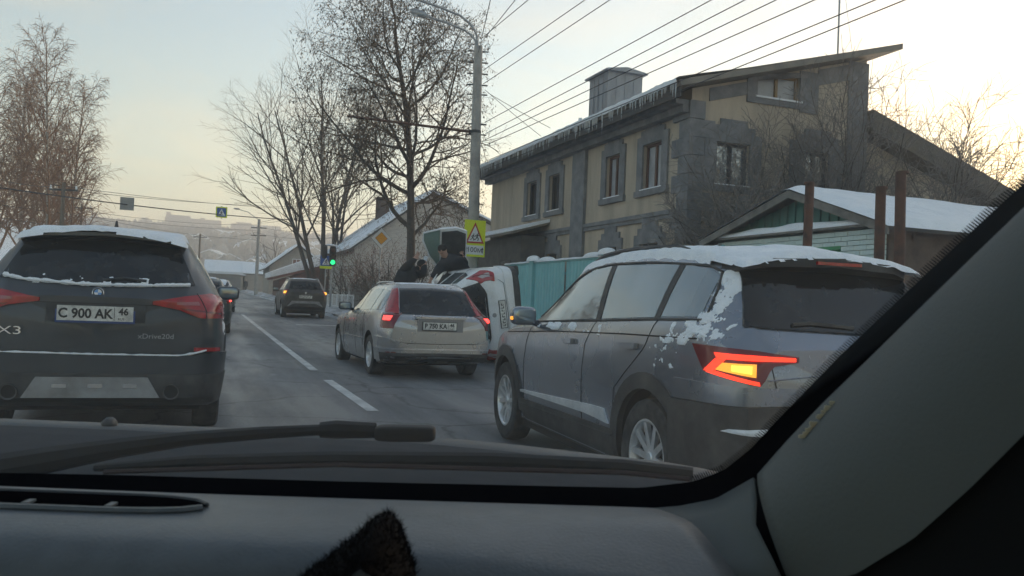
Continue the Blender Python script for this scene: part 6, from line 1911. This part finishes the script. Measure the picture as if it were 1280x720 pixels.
# ------------------------------------------------------------------ people
def person(name, label, J, E, root, skin_at, mats, cat='person', sub=2, group=None, parts=None):
    """J: {joint: (world position, radius)}; one continuous skinned surface"""
    names = list(J)
    base = Vector(J[root][0])
    me = bpy.data.meshes.new(name)
    me.from_pydata([tuple(Vector(J[n][0]) - base) for n in names], [(names.index(a), names.index(b)) for a, b in E], [])
    o = bpy.data.objects.new(name, me)
    COL.objects.link(o)
    o.location = base
    o.modifiers.new('skin', 'SKIN')
    sv = me.skin_vertices[0].data
    for i, n in enumerate(names):
        r = J[n][1]
        sv[i].radius = (r, r) if not isinstance(r, tuple) else r
        sv[i].use_root = n == root
    s = o.modifiers.new('sub', 'SUBSURF')
    s.levels = s.render_levels = sub
    bpy.context.view_layer.update()
    dg = bpy.context.evaluated_depsgraph_get()
    m2 = bpy.data.meshes.new_from_object(o.evaluated_get(dg))
    o.modifiers.clear()
    o.data = m2
    m2.materials.clear()
    for m in mats:
        m2.materials.append(m)
    for p in m2.polygons:
        p.use_smooth = True
        c = p.center
        p.material_index = 0
        for (pos, r, mi) in skin_at:
            if (c - (Vector(pos) - base)).length < r:
                p.material_index = mi
    return tag(o, label, cat, group)
def hand(J, E, wrist, d, side, tag_, s=1.0):
    """palm and five bent fingers at the end of a forearm"""
    w = Vector(J[wrist][0])
    d = Vector(d).normalized()
    side = Vector(side).normalized()
    nrm = d.cross(side)
    J[tag_ + 'palm'] = (w + d * 0.07 * s, 0.032 * s)
    E.append((wrist, tag_ + 'palm'))
    for i in range(4):
        k = (i - 1.5) * 0.021 * s
        L = (0.075, 0.085, 0.08, 0.062)[i] * s
        J[tag_ + 'f%d' % i] = (w + d * 0.105 * s + side * k, 0.0095 * s)
        J[tag_ + 'g%d' % i] = (w + d * (0.105 * s + L * 0.55) + side * k * 1.2 - nrm * 0.02 * s, 0.009 * s)
        J[tag_ + 'h%d' % i] = (w + d * (0.105 * s + L * 0.75) + side * k * 1.2 - nrm * 0.05 * s, 0.008 * s)
        E += [(tag_ + 'palm', tag_ + 'f%d' % i), (tag_ + 'f%d' % i, tag_ + 'g%d' % i), (tag_ + 'g%d' % i, tag_ + 'h%d' % i)]
    J[tag_ + 't0'] = (w + d * 0.045 * s + side * 0.04 * s, 0.011 * s)
    J[tag_ + 't1'] = (w + d * 0.085 * s + side * 0.06 * s - nrm * 0.02 * s, 0.0095 * s)
    E += [(wrist, tag_ + 't0'), (tag_ + 't0', tag_ + 't1')]
def head_detail(o, hc, face, up, hood, s=1.0):
    """ears, nose, eyes and mouth plus a hood or hat as a child"""
    base = o.location
    face, up = Vector(face).normalized(), Vector(up).normalized()
    right = face.cross(up).normalized()
    M = Matrix((right, face, up)).transposed()
    c = Vector(hc) - base
    f = MB()
    f.ball(c + M @ Vector((0, 0.105, -0.005)) * s, (0.017 * s, 0.022 * s, 0.026 * s), 8, 6, M=M)
    for k in (-1, 1):
        f.ball(c + M @ Vector((0.085 * k, 0.0, -0.005)) * s, (0.012 * s, 0.022 * s, 0.034 * s), 8, 6, M=M)
    f.build('nose_and_ears', SKIN, o, smooth=True)
    e = MB()
    for k in (-1, 1):
        e.ball(c + M @ Vector((0.034 * k, 0.088, 0.02)) * s, (0.013 * s, 0.01 * s, 0.007 * s), 8, 6, M=M)
    e.ball(c + M @ Vector((0, 0.092, -0.052)) * s, (0.026 * s, 0.008 * s, 0.006 * s), 8, 6, M=M)
    e.build('eyes_and_mouth', HAIR, o, smooth=True)
    h = MB()
    h.ball(c + M @ Vector((0, -0.015, 0.045)) * s, (0.103 * s, 0.118 * s, 0.088 * s), 14, 9, M=M)
    h.build('knitted_hat', hood, o, smooth=True)
def stand_person():
    b = ground_at(501, 18.2) + Vector((0, 0, 0.36))
    hp = MB().ball((b.x, b.y, b.z - 0.36), (0.75, 0.6, 0.375), 18, 8).build('snow_heap', SNOW_DIRTY, None, smooth=True)
    tag(hp, 'heap of trodden snow beside the overturned car', 'snow', kind='stuff')
    X = lambda px, py, Y=18.4: at(px, py, Y)
    P = lambda x, y, z: b + Vector((x, y, z))
    J = {'pelvis': (P(0, 0, 0.98), 0.19), 'waist': (P(0.06, 0.03, 1.14), 0.20), 'chest': (P(0.17, 0.08, 1.33), 0.235), 'neck': (P(0.31, 0.14, 1.46), 0.085), 'chin': (P(0.38, 0.20, 1.48), 0.08), 'head': (P(0.42, 0.21, 1.55), 0.10), 'crown': (P(0.43, 0.20, 1.63), 0.07),
         'ls': (P(0.05, 0.0, 1.46), 0.125), 'le': (X(511.5, 331, 18.1), 0.10), 'lw': (X(519, 323.5, 18.3), 0.058),
         'rs': (P(0.32, 0.16, 1.34), 0.125), 're': (X(529, 343, 18.2), 0.10), 'rw': (X(531, 329, 18.4), 0.055),
         'lh': (P(-0.10, 0, 0.91), 0.14), 'lk': (P(-0.13, 0.06, 0.50), 0.095), 'la': (P(-0.12, -0.02, 0.09), 0.06), 'lt': (P(-0.14, 0.16, 0.045), 0.045),
         'rh': (P(0.11, 0, 0.91), 0.14), 'rk': (P(0.16, 0.10, 0.52), 0.095), 'ra': (P(0.13, 0.02, 0.09), 0.06), 'rt': (P(0.15, 0.20, 0.045), 0.045)}
    E = [('pelvis', 'waist'), ('waist', 'chest'), ('chest', 'neck'), ('neck', 'chin'), ('chin', 'head'), ('head', 'crown'), ('chest', 'ls'), ('ls', 'le'), ('le', 'lw'), ('chest', 'rs'), ('rs', 're'), ('re', 'rw'), ('pelvis', 'lh'), ('lh', 'lk'), ('lk', 'la'), ('la', 'lt'), ('pelvis', 'rh'), ('rh', 'rk'), ('rk', 'ra'), ('ra', 'rt')]
    hand(J, E, 'lw', (0.45, 0.1, 0.85), (0.8, 0, -0.4), 'l')
    hand(J, E, 'rw', (0.1, 0.1, 0.95), (-0.95, 0, 0.1), 'r')
    o = person('person', 'person in a black jacket and hat reaching up to the overturned white car', J, E, 'pelvis', [(J['lpalm'][0] + Vector((0, 0, 0.02)), 0.12, 1), (J['rpalm'][0] + Vector((0, 0, 0.02)), 0.10, 2), (J['chin'][0], 0.10, 1), (J['head'][0], 0.13, 1)], [CLOTH, SKIN, mat('pale_blue_glove', (0.55, 0.62, 0.70), 0.7)], group='people at the overturned car')
    head_detail(o, J['head'][0], (0.45, 0.85, 0.25), (-0.1, -0.2, 1), CLOTH)
stand_person()
def climbing_person():
    Y = 19.0
    X = lambda px, py, y=Y: at(px, py, y)
    J = {'pelvis': (X(580, 340, 18.7), 0.20), 'waist': (X(574, 334, 18.6), 0.20), 'chest': (X(565, 328, 18.4), 0.235), 'neck': (X(557, 320, 18.25), 0.085), 'chin': (X(554.5, 317, 18.15), 0.08), 'head': (X(553, 313, 18.12), 0.10), 'crown': (X(552.5, 309.5, 18.15), 0.07),
         'ls': (X(554, 330, 18.15), 0.125), 'le': (X(546, 340, 18.0), 0.10), 'lw': (X(540, 347, 18.1), 0.055),
         'rs': (X(573, 325, 18.55), 0.125), 're': (X(583, 331, 18.6), 0.10), 'rw': (X(578, 322, 18.7), 0.055),
         'lh': (X(577, 346, 18.6), 0.14), 'lk': (X(566, 352, 18.5), 0.10), 'la': (X(578, 360, 18.9), 0.065), 'lt': (X(573, 364, 18.9), 0.05),
         'rh': (X(585, 344, 18.8), 0.14), 'rk': (X(588, 355, 18.7), 0.10), 'ra': (X(592, 366, 19.0), 0.065), 'rt': (X(587, 369, 18.95), 0.05)}
    E = [('pelvis', 'waist'), ('waist', 'chest'), ('chest', 'neck'), ('neck', 'chin'), ('chin', 'head'), ('head', 'crown'), ('chest', 'ls'), ('ls', 'le'), ('le', 'lw'), ('chest', 'rs'), ('rs', 're'), ('re', 'rw'), ('pelvis', 'lh'), ('lh', 'lk'), ('lk', 'la'), ('la', 'lt'), ('pelvis', 'rh'), ('rh', 'rk'), ('rk', 'ra'), ('ra', 'rt')]
    hand(J, E, 'lw', (-0.3, 0.1, -0.9), (0.9, 0, -0.3), 'l')
    hand(J, E, 'rw', (-0.2, 0.2, 0.9), (-0.9, 0, -0.2), 'r')
    o = person('person', 'person in dark jacket climbing out through the raised door of the overturned car', J, E, 'pelvis', [(J['lpalm'][0], 0.11, 1), (J['rpalm'][0], 0.11, 1), (J['chin'][0], 0.10, 1), (J['head'][0], 0.13, 1)], [CLOTH_B, SKIN], group='people at the overturned car')
    head_detail(o, J['head'][0], (-0.1, -0.9, -0.15), (-0.15, -0.15, 1), HAIR)
climbing_person()
def far_person():
    b = ground_at(307, 118)
    P = lambda x, y, z: b + Vector((x, y, z))
    J = {'pelvis': (P(0, 0, 0.98), 0.17), 'chest': (P(0, 0.02, 1.36), 0.2), 'neck': (P(0, 0.03, 1.54), 0.07), 'head': (P(0, 0.03, 1.66), 0.1), 'crown': (P(0, 0.03, 1.75), 0.07),
         'ls': (P(-0.19, 0.02, 1.44), 0.09), 'le': (P(-0.26, 0, 1.14), 0.06), 'lw': (P(-0.27, 0.08, 0.9), 0.045), 'rs': (P(0.19, 0.02, 1.44), 0.09), 're': (P(0.26, 0, 1.14), 0.06), 'rw': (P(0.27, 0.08, 0.9), 0.045),
         'lh': (P(-0.1, 0, 0.9), 0.12), 'lk': (P(-0.1, 0.12, 0.5), 0.08), 'la': (P(-0.1, 0.08, 0.09), 0.055), 'lt': (P(-0.1, 0.24, 0.045), 0.045), 'rh': (P(0.1, 0, 0.9), 0.12), 'rk': (P(0.1, -0.04, 0.5), 0.08), 'ra': (P(0.1, -0.2, 0.12), 0.055), 'rt': (P(0.1, -0.08, 0.045), 0.045)}
    E = [('pelvis', 'chest'), ('chest', 'neck'), ('neck', 'head'), ('head', 'crown'), ('chest', 'ls'), ('ls', 'le'), ('le', 'lw'), ('chest', 'rs'), ('rs', 're'), ('re', 'rw'), ('pelvis', 'lh'), ('lh', 'lk'), ('lk', 'la'), ('la', 'lt'), ('pelvis', 'rh'), ('rh', 'rk'), ('rk', 'ra'), ('ra', 'rt')]
    hand(J, E, 'lw', (0, 0.1, -1), (1, 0, 0), 'l')
    hand(J, E, 'rw', (0, 0.1, -1), (-1, 0, 0), 'r')
    person('person', 'tiny pedestrian in dark clothes at the far end of the road', J, E, 'pelvis', [(J['head'][0], 0.13, 1)], [CLOTH, SKIN])
far_person()

# ------------------------------------------------------------------ the car the photograph is taken from
DASH = mat('dash_vinyl', (0.092, 0.108, 0.124), 0.42, col2=(0.078, 0.092, 0.105), scale=30, bump=0.35, bscale=320, bdist=0.002)
DASH_LOW = mat('dark_dash_vinyl', (0.035, 0.042, 0.052), 0.6, bump=0.3, bscale=300, bdist=0.002)
TRIM = mat('grey_pillar_trim', (0.085, 0.097, 0.095), 0.75, bump=0.25, bscale=260, bdist=0.002)
VENT = mat('vent_black', (0.004, 0.004, 0.005), 1.0, spec=0.0)
FRIT = mat('frit_black', (0.006, 0.006, 0.008), 0.9, spec=0.05)
HOOD = mat('dark_blue_bonnet', (0.05, 0.055, 0.06), 0.5, 0.2, col2=(0.10, 0.10, 0.10), scale=4, rough2=0.7)
COWL = mat('cowl_plastic', (0.010, 0.016, 0.026), 0.75, col2=(0.02, 0.026, 0.036), scale=20, spec=0.12)
def grid_obj(name, rows, material, parent, thick=0.0, smooth=True, sharp=40):
    n = len(rows[0])
    vs = [p for r in rows for p in r]
    fs = []
    for j in range(len(rows) - 1):
        for i in range(n - 1):
            a = j * n + i
            fs.append((a, a + 1, a + n + 1, a + n))
    o = MB().add(vs, fs).build(name, material, parent, smooth=smooth, sharp=sharp, fix=False)
    if thick:
        sd = o.modifiers.new('thickness', 'SOLIDIFY')
        sd.thickness, sd.offset = thick, 0
    return o
FILM = 7.0
def own_car():
    R = thing('own_car_interior', 'dark dashboard, windscreen pillar and wipers of the car the view is from', 'car interior')
    xs = span(-1.05, 0.60, 60)
    prof = [(0.97, -0.262), (0.93, -0.236), (0.885, -0.212), (0.84, -0.2045), (0.78, -0.2005), (0.73, -0.2000), (0.695, -0.2035), (0.675, -0.213), (0.66, -0.232), (0.645, -0.27), (0.63, -0.36), (0.62, -0.60)]
    f = pchip([(i, p[0]) for i, p in enumerate(prof)])
    g = pchip([(i, p[1]) for i, p in enumerate(prof)])
    rows = []
    K = 48
    for k in range(K + 1):
        u = (len(prof) - 1) * k / K
        row = []
        xe = 0.150 + max(0.0, 0.885 - f(u)) * 0.27 + max(0.0, f(u) - 0.885) * 1.5
        for x in span(-1.05, xe, 60):
            bend = 0.05 * max(0, x - 0.1) ** 2 * 2
            drop = 0.035 * smooth01((x + 0.15) / 0.5) * smooth01((0.80 - f(u)) / 0.12)
            row.append((x, f(u) - bend, EYE + g(u) - drop + 0.004 * math.sin(x * 3)))
        rows.append(row)
    d = grid_obj('dashboard', rows, DASH, R, 0.006)
    # air vent slot with three fins
    def dash_z(x, y):
        return EYE - 0.2 + 0.004 * math.sin(x * 3)
    slot = []
    cx, cy = -0.53, 0.785
    n = 40
    top, bot = [], []
    for i in range(n + 1):
        x = -0.86 + 0.585 * i / n
        e = 1 - max(0, (x + 0.36) / 0.085) ** 2 if x > -0.36 else 1
        e = math.sqrt(max(0, e))
        top.append((x, cy + 0.028 * e, dash_z(x, 0) + 0.0042))
        bot.append((x, cy - 0.012 - 0.02 * e, dash_z(x, 0) + 0.0046))
    v = grid_obj('air_vent', [top, [((a[0] + b[0]) / 2, (a[1] + b[1]) / 2, a[2] + 0.001) for a, b in zip(top, bot)], bot], VENT, d, 0.001)
    MB().tube(bot, 0.0035, 6).build('vent_rim', DASH, v, smooth=True)
    MB().tube(top, 0.0025, 6).build('vent_rim', DASH_LOW, v, smooth=True)
    for x in (-0.60, -0.515, -0.43, -0.355):
        MB().box((x - 0.003, cy - 0.026, dash_z(x, 0) + 0.004), (x + 0.003, cy - 0.012, dash_z(x, 0) + 0.0075)).build('vent_fin', DASH, v)
    # cowl, bonnet
    rows = []
    for yy, zz in ((0.955, -0.232), (0.985, -0.236), (1.06, -0.237), (1.2, -0.240), (1.36, -0.2435), (1.455, -0.2475), (1.47, -0.256), (1.475, -0.30)):
        rows.append([(x, yy - 0.10 * max(0, x) ** 2, EYE + zz - 0.045 * smooth01((x + 0.25) / 0.9) - 0.10 * smooth01((x - 0.3) / 0.7)) for x in span(-1.2, 0.85, 30)])
    grid_obj('cowl', rows, COWL, R, 0.004)
    rows = []
    for yy, zz in ((1.40, -0.275), (1.46, -0.262), (1.485, -0.2495), (1.55, -0.253), (1.68, -0.272), (1.82, -0.31), (1.95, -0.39), (1.98, -0.6)):
        rows.append([(x, yy, EYE + zz - 0.045 * smooth01((x + 0.25) / 0.9) - 0.10 * smooth01((x - 0.3) / 0.7)) for x in span(-1.6, 1.05, 40)])
    hd = grid_obj('bonnet', rows, HOOD, R, 0.004)
    nz = MB()
    q = at(137, 524, 1.52)
    nz.ball(q + Vector((0, 0, -0.008)), (0.013, 0.016, 0.012), 14, 8)
    no = nz.build('washer_nozzle', PLASTIC, hd, smooth=True)
    # wipers
    def path(pts):
        return [at(*p) for p in pts]
    w = MB()
    w.tube(path([(-40, 592, 1.00), (60, 575, 1.02), (150, 560, 1.04), (240, 548, 1.06), (330, 541, 1.08), (410, 537, 1.09)]), [0.018, 0.016, 0.012, 0.009, 0.008, 0.007], 8)
    wo = w.build('wiper_arm', WIPER, R, smooth=True)
    MB().tube(path([(400, 537.5, 1.09), (420, 537, 1.092), (470, 538, 1.095)]), [0.010, 0.012, 0.010], 8).build('arm_joint', WIPER, wo, smooth=True)
    a0, a1 = at(468, 540, 1.085), at(545, 541, 1.09)
    m = MB()
    rbox_mesh(m, (a0 + a1) / 2 + Vector((0, 0, -0.001)), ((a1 - a0).length, 0.03, 0.020), 0.35, M=Matrix.Rotation(rad(-1.5), 3, 'Y'))
    m.build('blade_adapter', WIPER, wo, smooth=True, sharp=0)
    b = MB()
    b.tube(path([(118, 585, 0.985), (240, 578, 0.995), (420, 574, 1.0), (620, 576, 0.995), (780, 584, 0.98), (866, 593, 0.965)]), [0.004, 0.0085, 0.0095, 0.0095, 0.009, 0.008], 8)
    bo = b.build('wiper_blade', WIPER, R, smooth=True)
    MB().tube(path([(130, 590, 0.98), (420, 581, 0.99), (780, 591, 0.97), (862, 599, 0.955)]), 0.003, 6).build('rubber_lip', mat('wiper_rubber', (0.03, 0.012, 0.012), 0.7), bo, smooth=True)
    # black ceramic band along the glass edge
    low = [(-60, 590, 0.935), (150, 594, 0.935), (430, 602, 0.935), (700, 608, 0.93), (800, 610, 0.92), (868, 602, 0.905), (905, 588, 0.89), (940, 560, 0.875), (975, 522, 0.86), (1050, 445, 0.82), (1150, 350, 0.77), (1240, 266, 0.73), (1320, 193, 0.69), (1420, 103, 0.64)]
    inn = [(-60, 612, 0.925), (150, 615, 0.925), (430, 624, 0.925), (700, 632, 0.92), (810, 638, 0.905), (890, 630, 0.885), (938, 612, 0.87), (968, 590, 0.855), (1010, 545, 0.84), (1090, 465, 0.80), (1190, 368, 0.75), (1280, 282, 0.71), (1360, 206, 0.67), (1460, 113, 0.62)]
    A, B = resample([at(*p) for p in low], 120), resample([at(*p) for p in inn], 120)
    fr = grid_obj('frit_band', [A, [a.lerp(b, 0.5) for a, b in zip(A, B)], B], FRIT, R, 0.001, smooth=False)
    dots = MB()
    E_ = resample([at(*p) for p in low[5:]], 210)
    for i in range(210):
        p, q = E_[i], E_[i + 1]
        d_ = (q - p)
        n_ = Vector((-d_.z, 0, d_.x)).normalized()
        c = p + d_ * 0.5
        dots.prism([c - d_ * 0.30 - n_ * 0.001, c + d_ * 0.30 - n_ * 0.001, c + d_ * 0.16 + n_ * 0.0055, c + d_ * 0.0 + n_ * 0.0075, c - d_ * 0.16 + n_ * 0.0055], (0, 0.0008, 0))
    tag(dots.build('frit_dots', FRIT, fr), kind='stuff')
    # windscreen, one clear sheet
    rows = []
    for k in range(9):
        u = k / 8
        rows.append([(x * (1 - 0.1 * u), 0.965 - 0.62 * u - 0.04 * x * x, EYE - 0.245 + 0.72 * u) for x in span(-1.25, 0.86, 16)])
    gm = bpy.data.materials.new('clear_windscreen')
    gm.use_nodes = True
    gm.node_tree.nodes.clear()
    go, gt = gm.node_tree.nodes.new('ShaderNodeOutputMaterial'), gm.node_tree.nodes.new('ShaderNodeBsdfTransparent')
    gt.inputs[0].default_value = (0.955, 0.965, 0.96, 1)
    gm.node_tree.links.new(gt.outputs[0], go.inputs[0])
    grid_obj('windscreen', rows, gm, R)
    # dust film outside the glass, a scattering veil added to lift dark tones
    fm = bpy.data.materials.new('windscreen_film')
    fm.use_nodes = True
    fm.node_tree.nodes.clear()
    fo, fv = fm.node_tree.nodes.new('ShaderNodeOutputMaterial'), fm.node_tree.nodes.new('ShaderNodeVolumePrincipled')
    fv.inputs['Density'].default_value = FILM
    fv.inputs['Color'].default_value = (0.97, 0.97, 0.97, 1)
    fv.inputs['Anisotropy'].default_value = 0.15
    fm.node_tree.links.new(fv.outputs[0], fo.inputs['Volume'])
    fr_ = [[(p[0], p[1] + 0.012, p[2] + 0.010) for p in r] for r in rows]
    ft = [[(p[0], p[1] + 0.016, p[2] + 0.014) for p in r] for r in rows]
    nn, nr = len(fr_[0]), len(fr_)
    vs = [p for r in fr_ for p in r] + [p for r in ft for p in r]
    o2 = nn * nr
    fs = []
    for j in range(nr - 1):
        for i in range(nn - 1):
            a = j * nn + i
            fs += [(a, a + 1, a + nn + 1, a + nn), (o2 + a, o2 + a + nn, o2 + a + nn + 1, o2 + a + 1)]
    rim_ = [i for i in range(nn)] + [j * nn + nn - 1 for j in range(1, nr)] + [(nr - 1) * nn + i for i in range(nn - 2, -1, -1)] + [j * nn for j in range(nr - 2, 0, -1)]
    for i in range(len(rim_)):
        a, b2 = rim_[i], rim_[(i + 1) % len(rim_)]
        fs.append((a, o2 + a, o2 + b2, b2))
    tag(MB().add(vs, fs).build('windscreen_film', fm, R), kind='stuff')
    # pillar trim: a rounded panel from the dash corner to the roof
    out = [(948, 594, 0.845), (985, 552, 0.83), (1030, 505, 0.80), (1090, 447, 0.77), (1150, 388, 0.735), (1220, 320, 0.695), (1300, 243, 0.65), (1420, 128, 0.59)]
    inn2 = [(990, 735, 0.735), (1070, 715, 0.675), (1140, 672, 0.635), (1210, 610, 0.60), (1270, 550, 0.57), (1340, 480, 0.54), (1420, 400, 0.51), (1540, 290, 0.47)]
    A, B = resample([at(*p) for p in out], 40), resample([at(*p) for p in inn2], 40)
    rows = []
    for k in range(15):
        u = k / 14
        row = []
        for a, b in zip(A, B):
            p = a.lerp(b, u)
            row.append(p + Vector((-0.020, -0.05, 0.012)) * math.sin(math.pi * u ** 0.75))
        rows.append(row)
    rows.insert(0, [a + Vector((0.012, 0.03, -0.006)) for a in A])
    rows.append([b + Vector((0.01, 0.05, -0.01)) for b in B])
    grid_obj('pillar_trim', rows, TRIM, R, 0.003)
    # worn edge on the trim
    sc = MB()
    rng = random.Random(8)
    for i in range(46):
        u = rng.uniform(0, 1)
        p = at(1003 + 40 * u + rng.uniform(-3, 3), 547 - 44 * u + rng.uniform(-3, 3), 0.772 - 0.012 * u)
        l = rng.uniform(0.001, 0.003)
        sc.box(p - Vector((l, 0.0008, l * 0.5)), p + Vector((l, 0.0008, l * 0.5)))
    tag(sc.build('scuff_marks', mat('pale_scuff', (0.5, 0.45, 0.32), 0.7), R), kind='stuff')
    # corner piece between dash and pillar
    o1 = [(812, 637, 0.89), (850, 634, 0.885), (895, 625, 0.875), (943, 598, 0.853)]
    o2 = [(915, 735, 0.72), (935, 735, 0.718), (960, 735, 0.716), (983, 735, 0.714)]
    A, B = resample([at(*p) for p in o1], 16), resample([at(*p) for p in o2], 16)
    mid = resample([at(*p) for p in [(868, 682, 0.79), (895, 675, 0.79), (920, 668, 0.788), (944, 655, 0.785)]], 16)
    rows = [A, [a.lerp(m, 0.5) + Vector((0, -0.004, 0.003)) for a, m in zip(A, mid)], mid, [m.lerp(b, 0.5) + Vector((0, -0.002, 0)) for m, b in zip(mid, B)], B]
    grid_obj('corner_trim', rows, TRIM, R, 0.003)
    bk = [[at(800, 640, 0.93), at(960, 590, 0.90), at(1100, 470, 0.86)], [at(940, 790, 0.76), at(1010, 780, 0.755), at(1100, 770, 0.75)]]
    grid_obj('trim_gap_backing', bk, FRIT, R, 0.002)
    # door top and window frame; the side's darkness is put into their near-black
    A = resample([at(*p) for p in inn2], 30)
    rows = [[a + Vector((0.0, 0.02, 0.0)) for a in A], [a + Vector((0.012, 0.006, -0.006)) for a in A], [a + Vector((0.05, -0.03, -0.03)) for a in A], [a + Vector((0.13, -0.12, -0.12)) for a in A], [a + Vector((0.20, -0.25, -0.30)) for a in A], [a + Vector((0.22, -0.35, -0.7)) for a in A]]
    grid_obj('door_trim', rows, mat('shaded_black_door_trim', (0.010, 0.011, 0.012), 0.9, spec=0.1), R, 0.004)
    # roof lining and far roof edge over the camera
    rows = [[(x, yy, EYE + zz - 0.05 * x * x) for x in span(-1.15, 0.75, 12)] for yy, zz in ((0.36, 0.475), (0.33, 0.50), (0.2, 0.53), (-0.6, 0.56), (-1.8, 0.50))]
    grid_obj('roof_lining', rows, mat('roof_lining', (0.35, 0.35, 0.34), 0.9), R, 0.03)
    return R
own_car()
# fuzzy glove tip in front of the dash
def glove():
    b = at(455, 760, 0.60)
    R = thing('fuzzy_glove', 'dark fuzzy glove tip poking up in front of the dashboard', 'glove', b)
    pts = [(352, 745), (395, 716), (430, 686), (457, 664), (471, 654), (484, 664), (494, 686), (516, 745)]
    f = FUR = mat('dark_fur', (0.007, 0.007, 0.008), 1.0, spec=0.1)
    A = resample([at(px, py, 0.60) - b for px, py in pts], 30)
    rows = []
    for k, (sc_, dy) in enumerate(((0.45, -0.055), (0.8, -0.035), (1.0, 0.0), (0.85, 0.045), (0.5, 0.075))):
        row = []
        for a in A:
            p = Vector((a.x * (0.55 + 0.45 * sc_), a.y + dy, a.z * (0.6 + 0.4 * sc_)))
            row.append(p + Vector((0.003 * noise.noise(p * 90), 0, 0.004 * noise.noise(p * 60))))
        rows.append(row)
    grid_obj('shell', rows, FUR, R)
    hair = MB()
    rng = random.Random(2)
    for i in range(3800):
        r, c = rng.uniform(0, 3.99), rng.uniform(0, 29.99)
        j, k = int(r), int(c)
        p = rows[j][k].lerp(rows[j][k + 1], c - k).lerp(rows[j + 1][k].lerp(rows[j + 1][k + 1], c - k), r - j)
        d = Vector((p.x * 3 + rng.gauss(0, 0.5), rng.gauss(0, 0.5) + (r - 2) * 0.5, 0.6 + rng.gauss(0, 0.5))).normalized() * rng.uniform(0.003, 0.009)
        s_ = perp(d.normalized(), rng) * 0.0004
        hair.add([p - s_, p + s_, p + d], [(0, 1, 2)])
    tag(hair.build('fur', FUR, R, fix=False), kind='stuff')
glove()

# ------------------------------------------------------------------ smoke from the tin chimney, and haze
def plume(name, label, pts, radii, dens, seed):
    R = MB()
    R.tube(pts, radii, 14)
    m = bpy.data.materials.new(name + '_volume')
    m.use_nodes = True
    nt = m.node_tree
    nt.nodes.clear()
    out, pv = nt.nodes.new('ShaderNodeOutputMaterial'), nt.nodes.new('ShaderNodeVolumePrincipled')
    tc, nz, mr = nt.nodes.new('ShaderNodeTexCoord'), nt.nodes.new('ShaderNodeTexNoise'), nt.nodes.new('ShaderNodeMapRange')
    nz.inputs['Scale'].default_value = 0.7
    nz.inputs['Detail'].default_value = 4
    mr.inputs['From Min'].default_value, mr.inputs['From Max'].default_value = 0.42, 0.72
    mr.inputs['To Min'].default_value, mr.inputs['To Max'].default_value = 0.0, dens
    nt.links.new(tc.outputs['Object'], nz.inputs['Vector'])
    nt.links.new(nz.outputs['Fac'], mr.inputs[0])
    nt.links.new(mr.outputs[0], pv.inputs['Density'])
    pv.inputs['Color'].default_value = (0.95, 0.93, 0.9, 1)
    pv.inputs['Anisotropy'].default_value = 0.7
    nt.links.new(pv.outputs[0], out.inputs['Volume'])
    o = R.build(name, m, None, smooth=True)
    return tag(o, label, 'smoke', kind='stuff')
HAZE_DENSITY = 0.0016
def haze():
    m = bpy.data.materials.new('haze_air')
    m.use_nodes = True
    nt = m.node_tree
    nt.nodes.clear()
    out, pv = nt.nodes.new('ShaderNodeOutputMaterial'), nt.nodes.new('ShaderNodeVolumePrincipled')
    pv.inputs['Density'].default_value = HAZE_DENSITY
    pv.inputs['Color'].default_value = (0.96, 0.945, 0.92, 1)
    pv.inputs['Anisotropy'].default_value = 0.3
    nt.links.new(pv.outputs[0], out.inputs['Volume'])
    o = MB().box((-1300, -500, -5), (1300, 1500, 102)).build('haze', m, None)
    tag(o, 'pale winter haze over the whole street', 'haze', kind='stuff')
plume('chimney_smoke', 'sunlit smoke drifting from the tin chimney housing', [at(772, 84, 26.2), at(786, 70, 26.0), at(815, 54, 25.6), at(850, 38, 25.2), at(900, 20, 24.8), at(960, 0, 24.5), at(1040, -30, 24.0)], [0.15, 0.35, 0.7, 1.0, 1.3, 1.6, 1.4], 0.16, 1)
plume('far_smoke', 'small smoke puff over the far snowy house roofs', [at(250, 340, 150), at(257, 332, 150), at(268, 322, 150), at(284, 312, 150)], [0.5, 1.3, 2.0, 1.6], 0.25, 2)
haze()
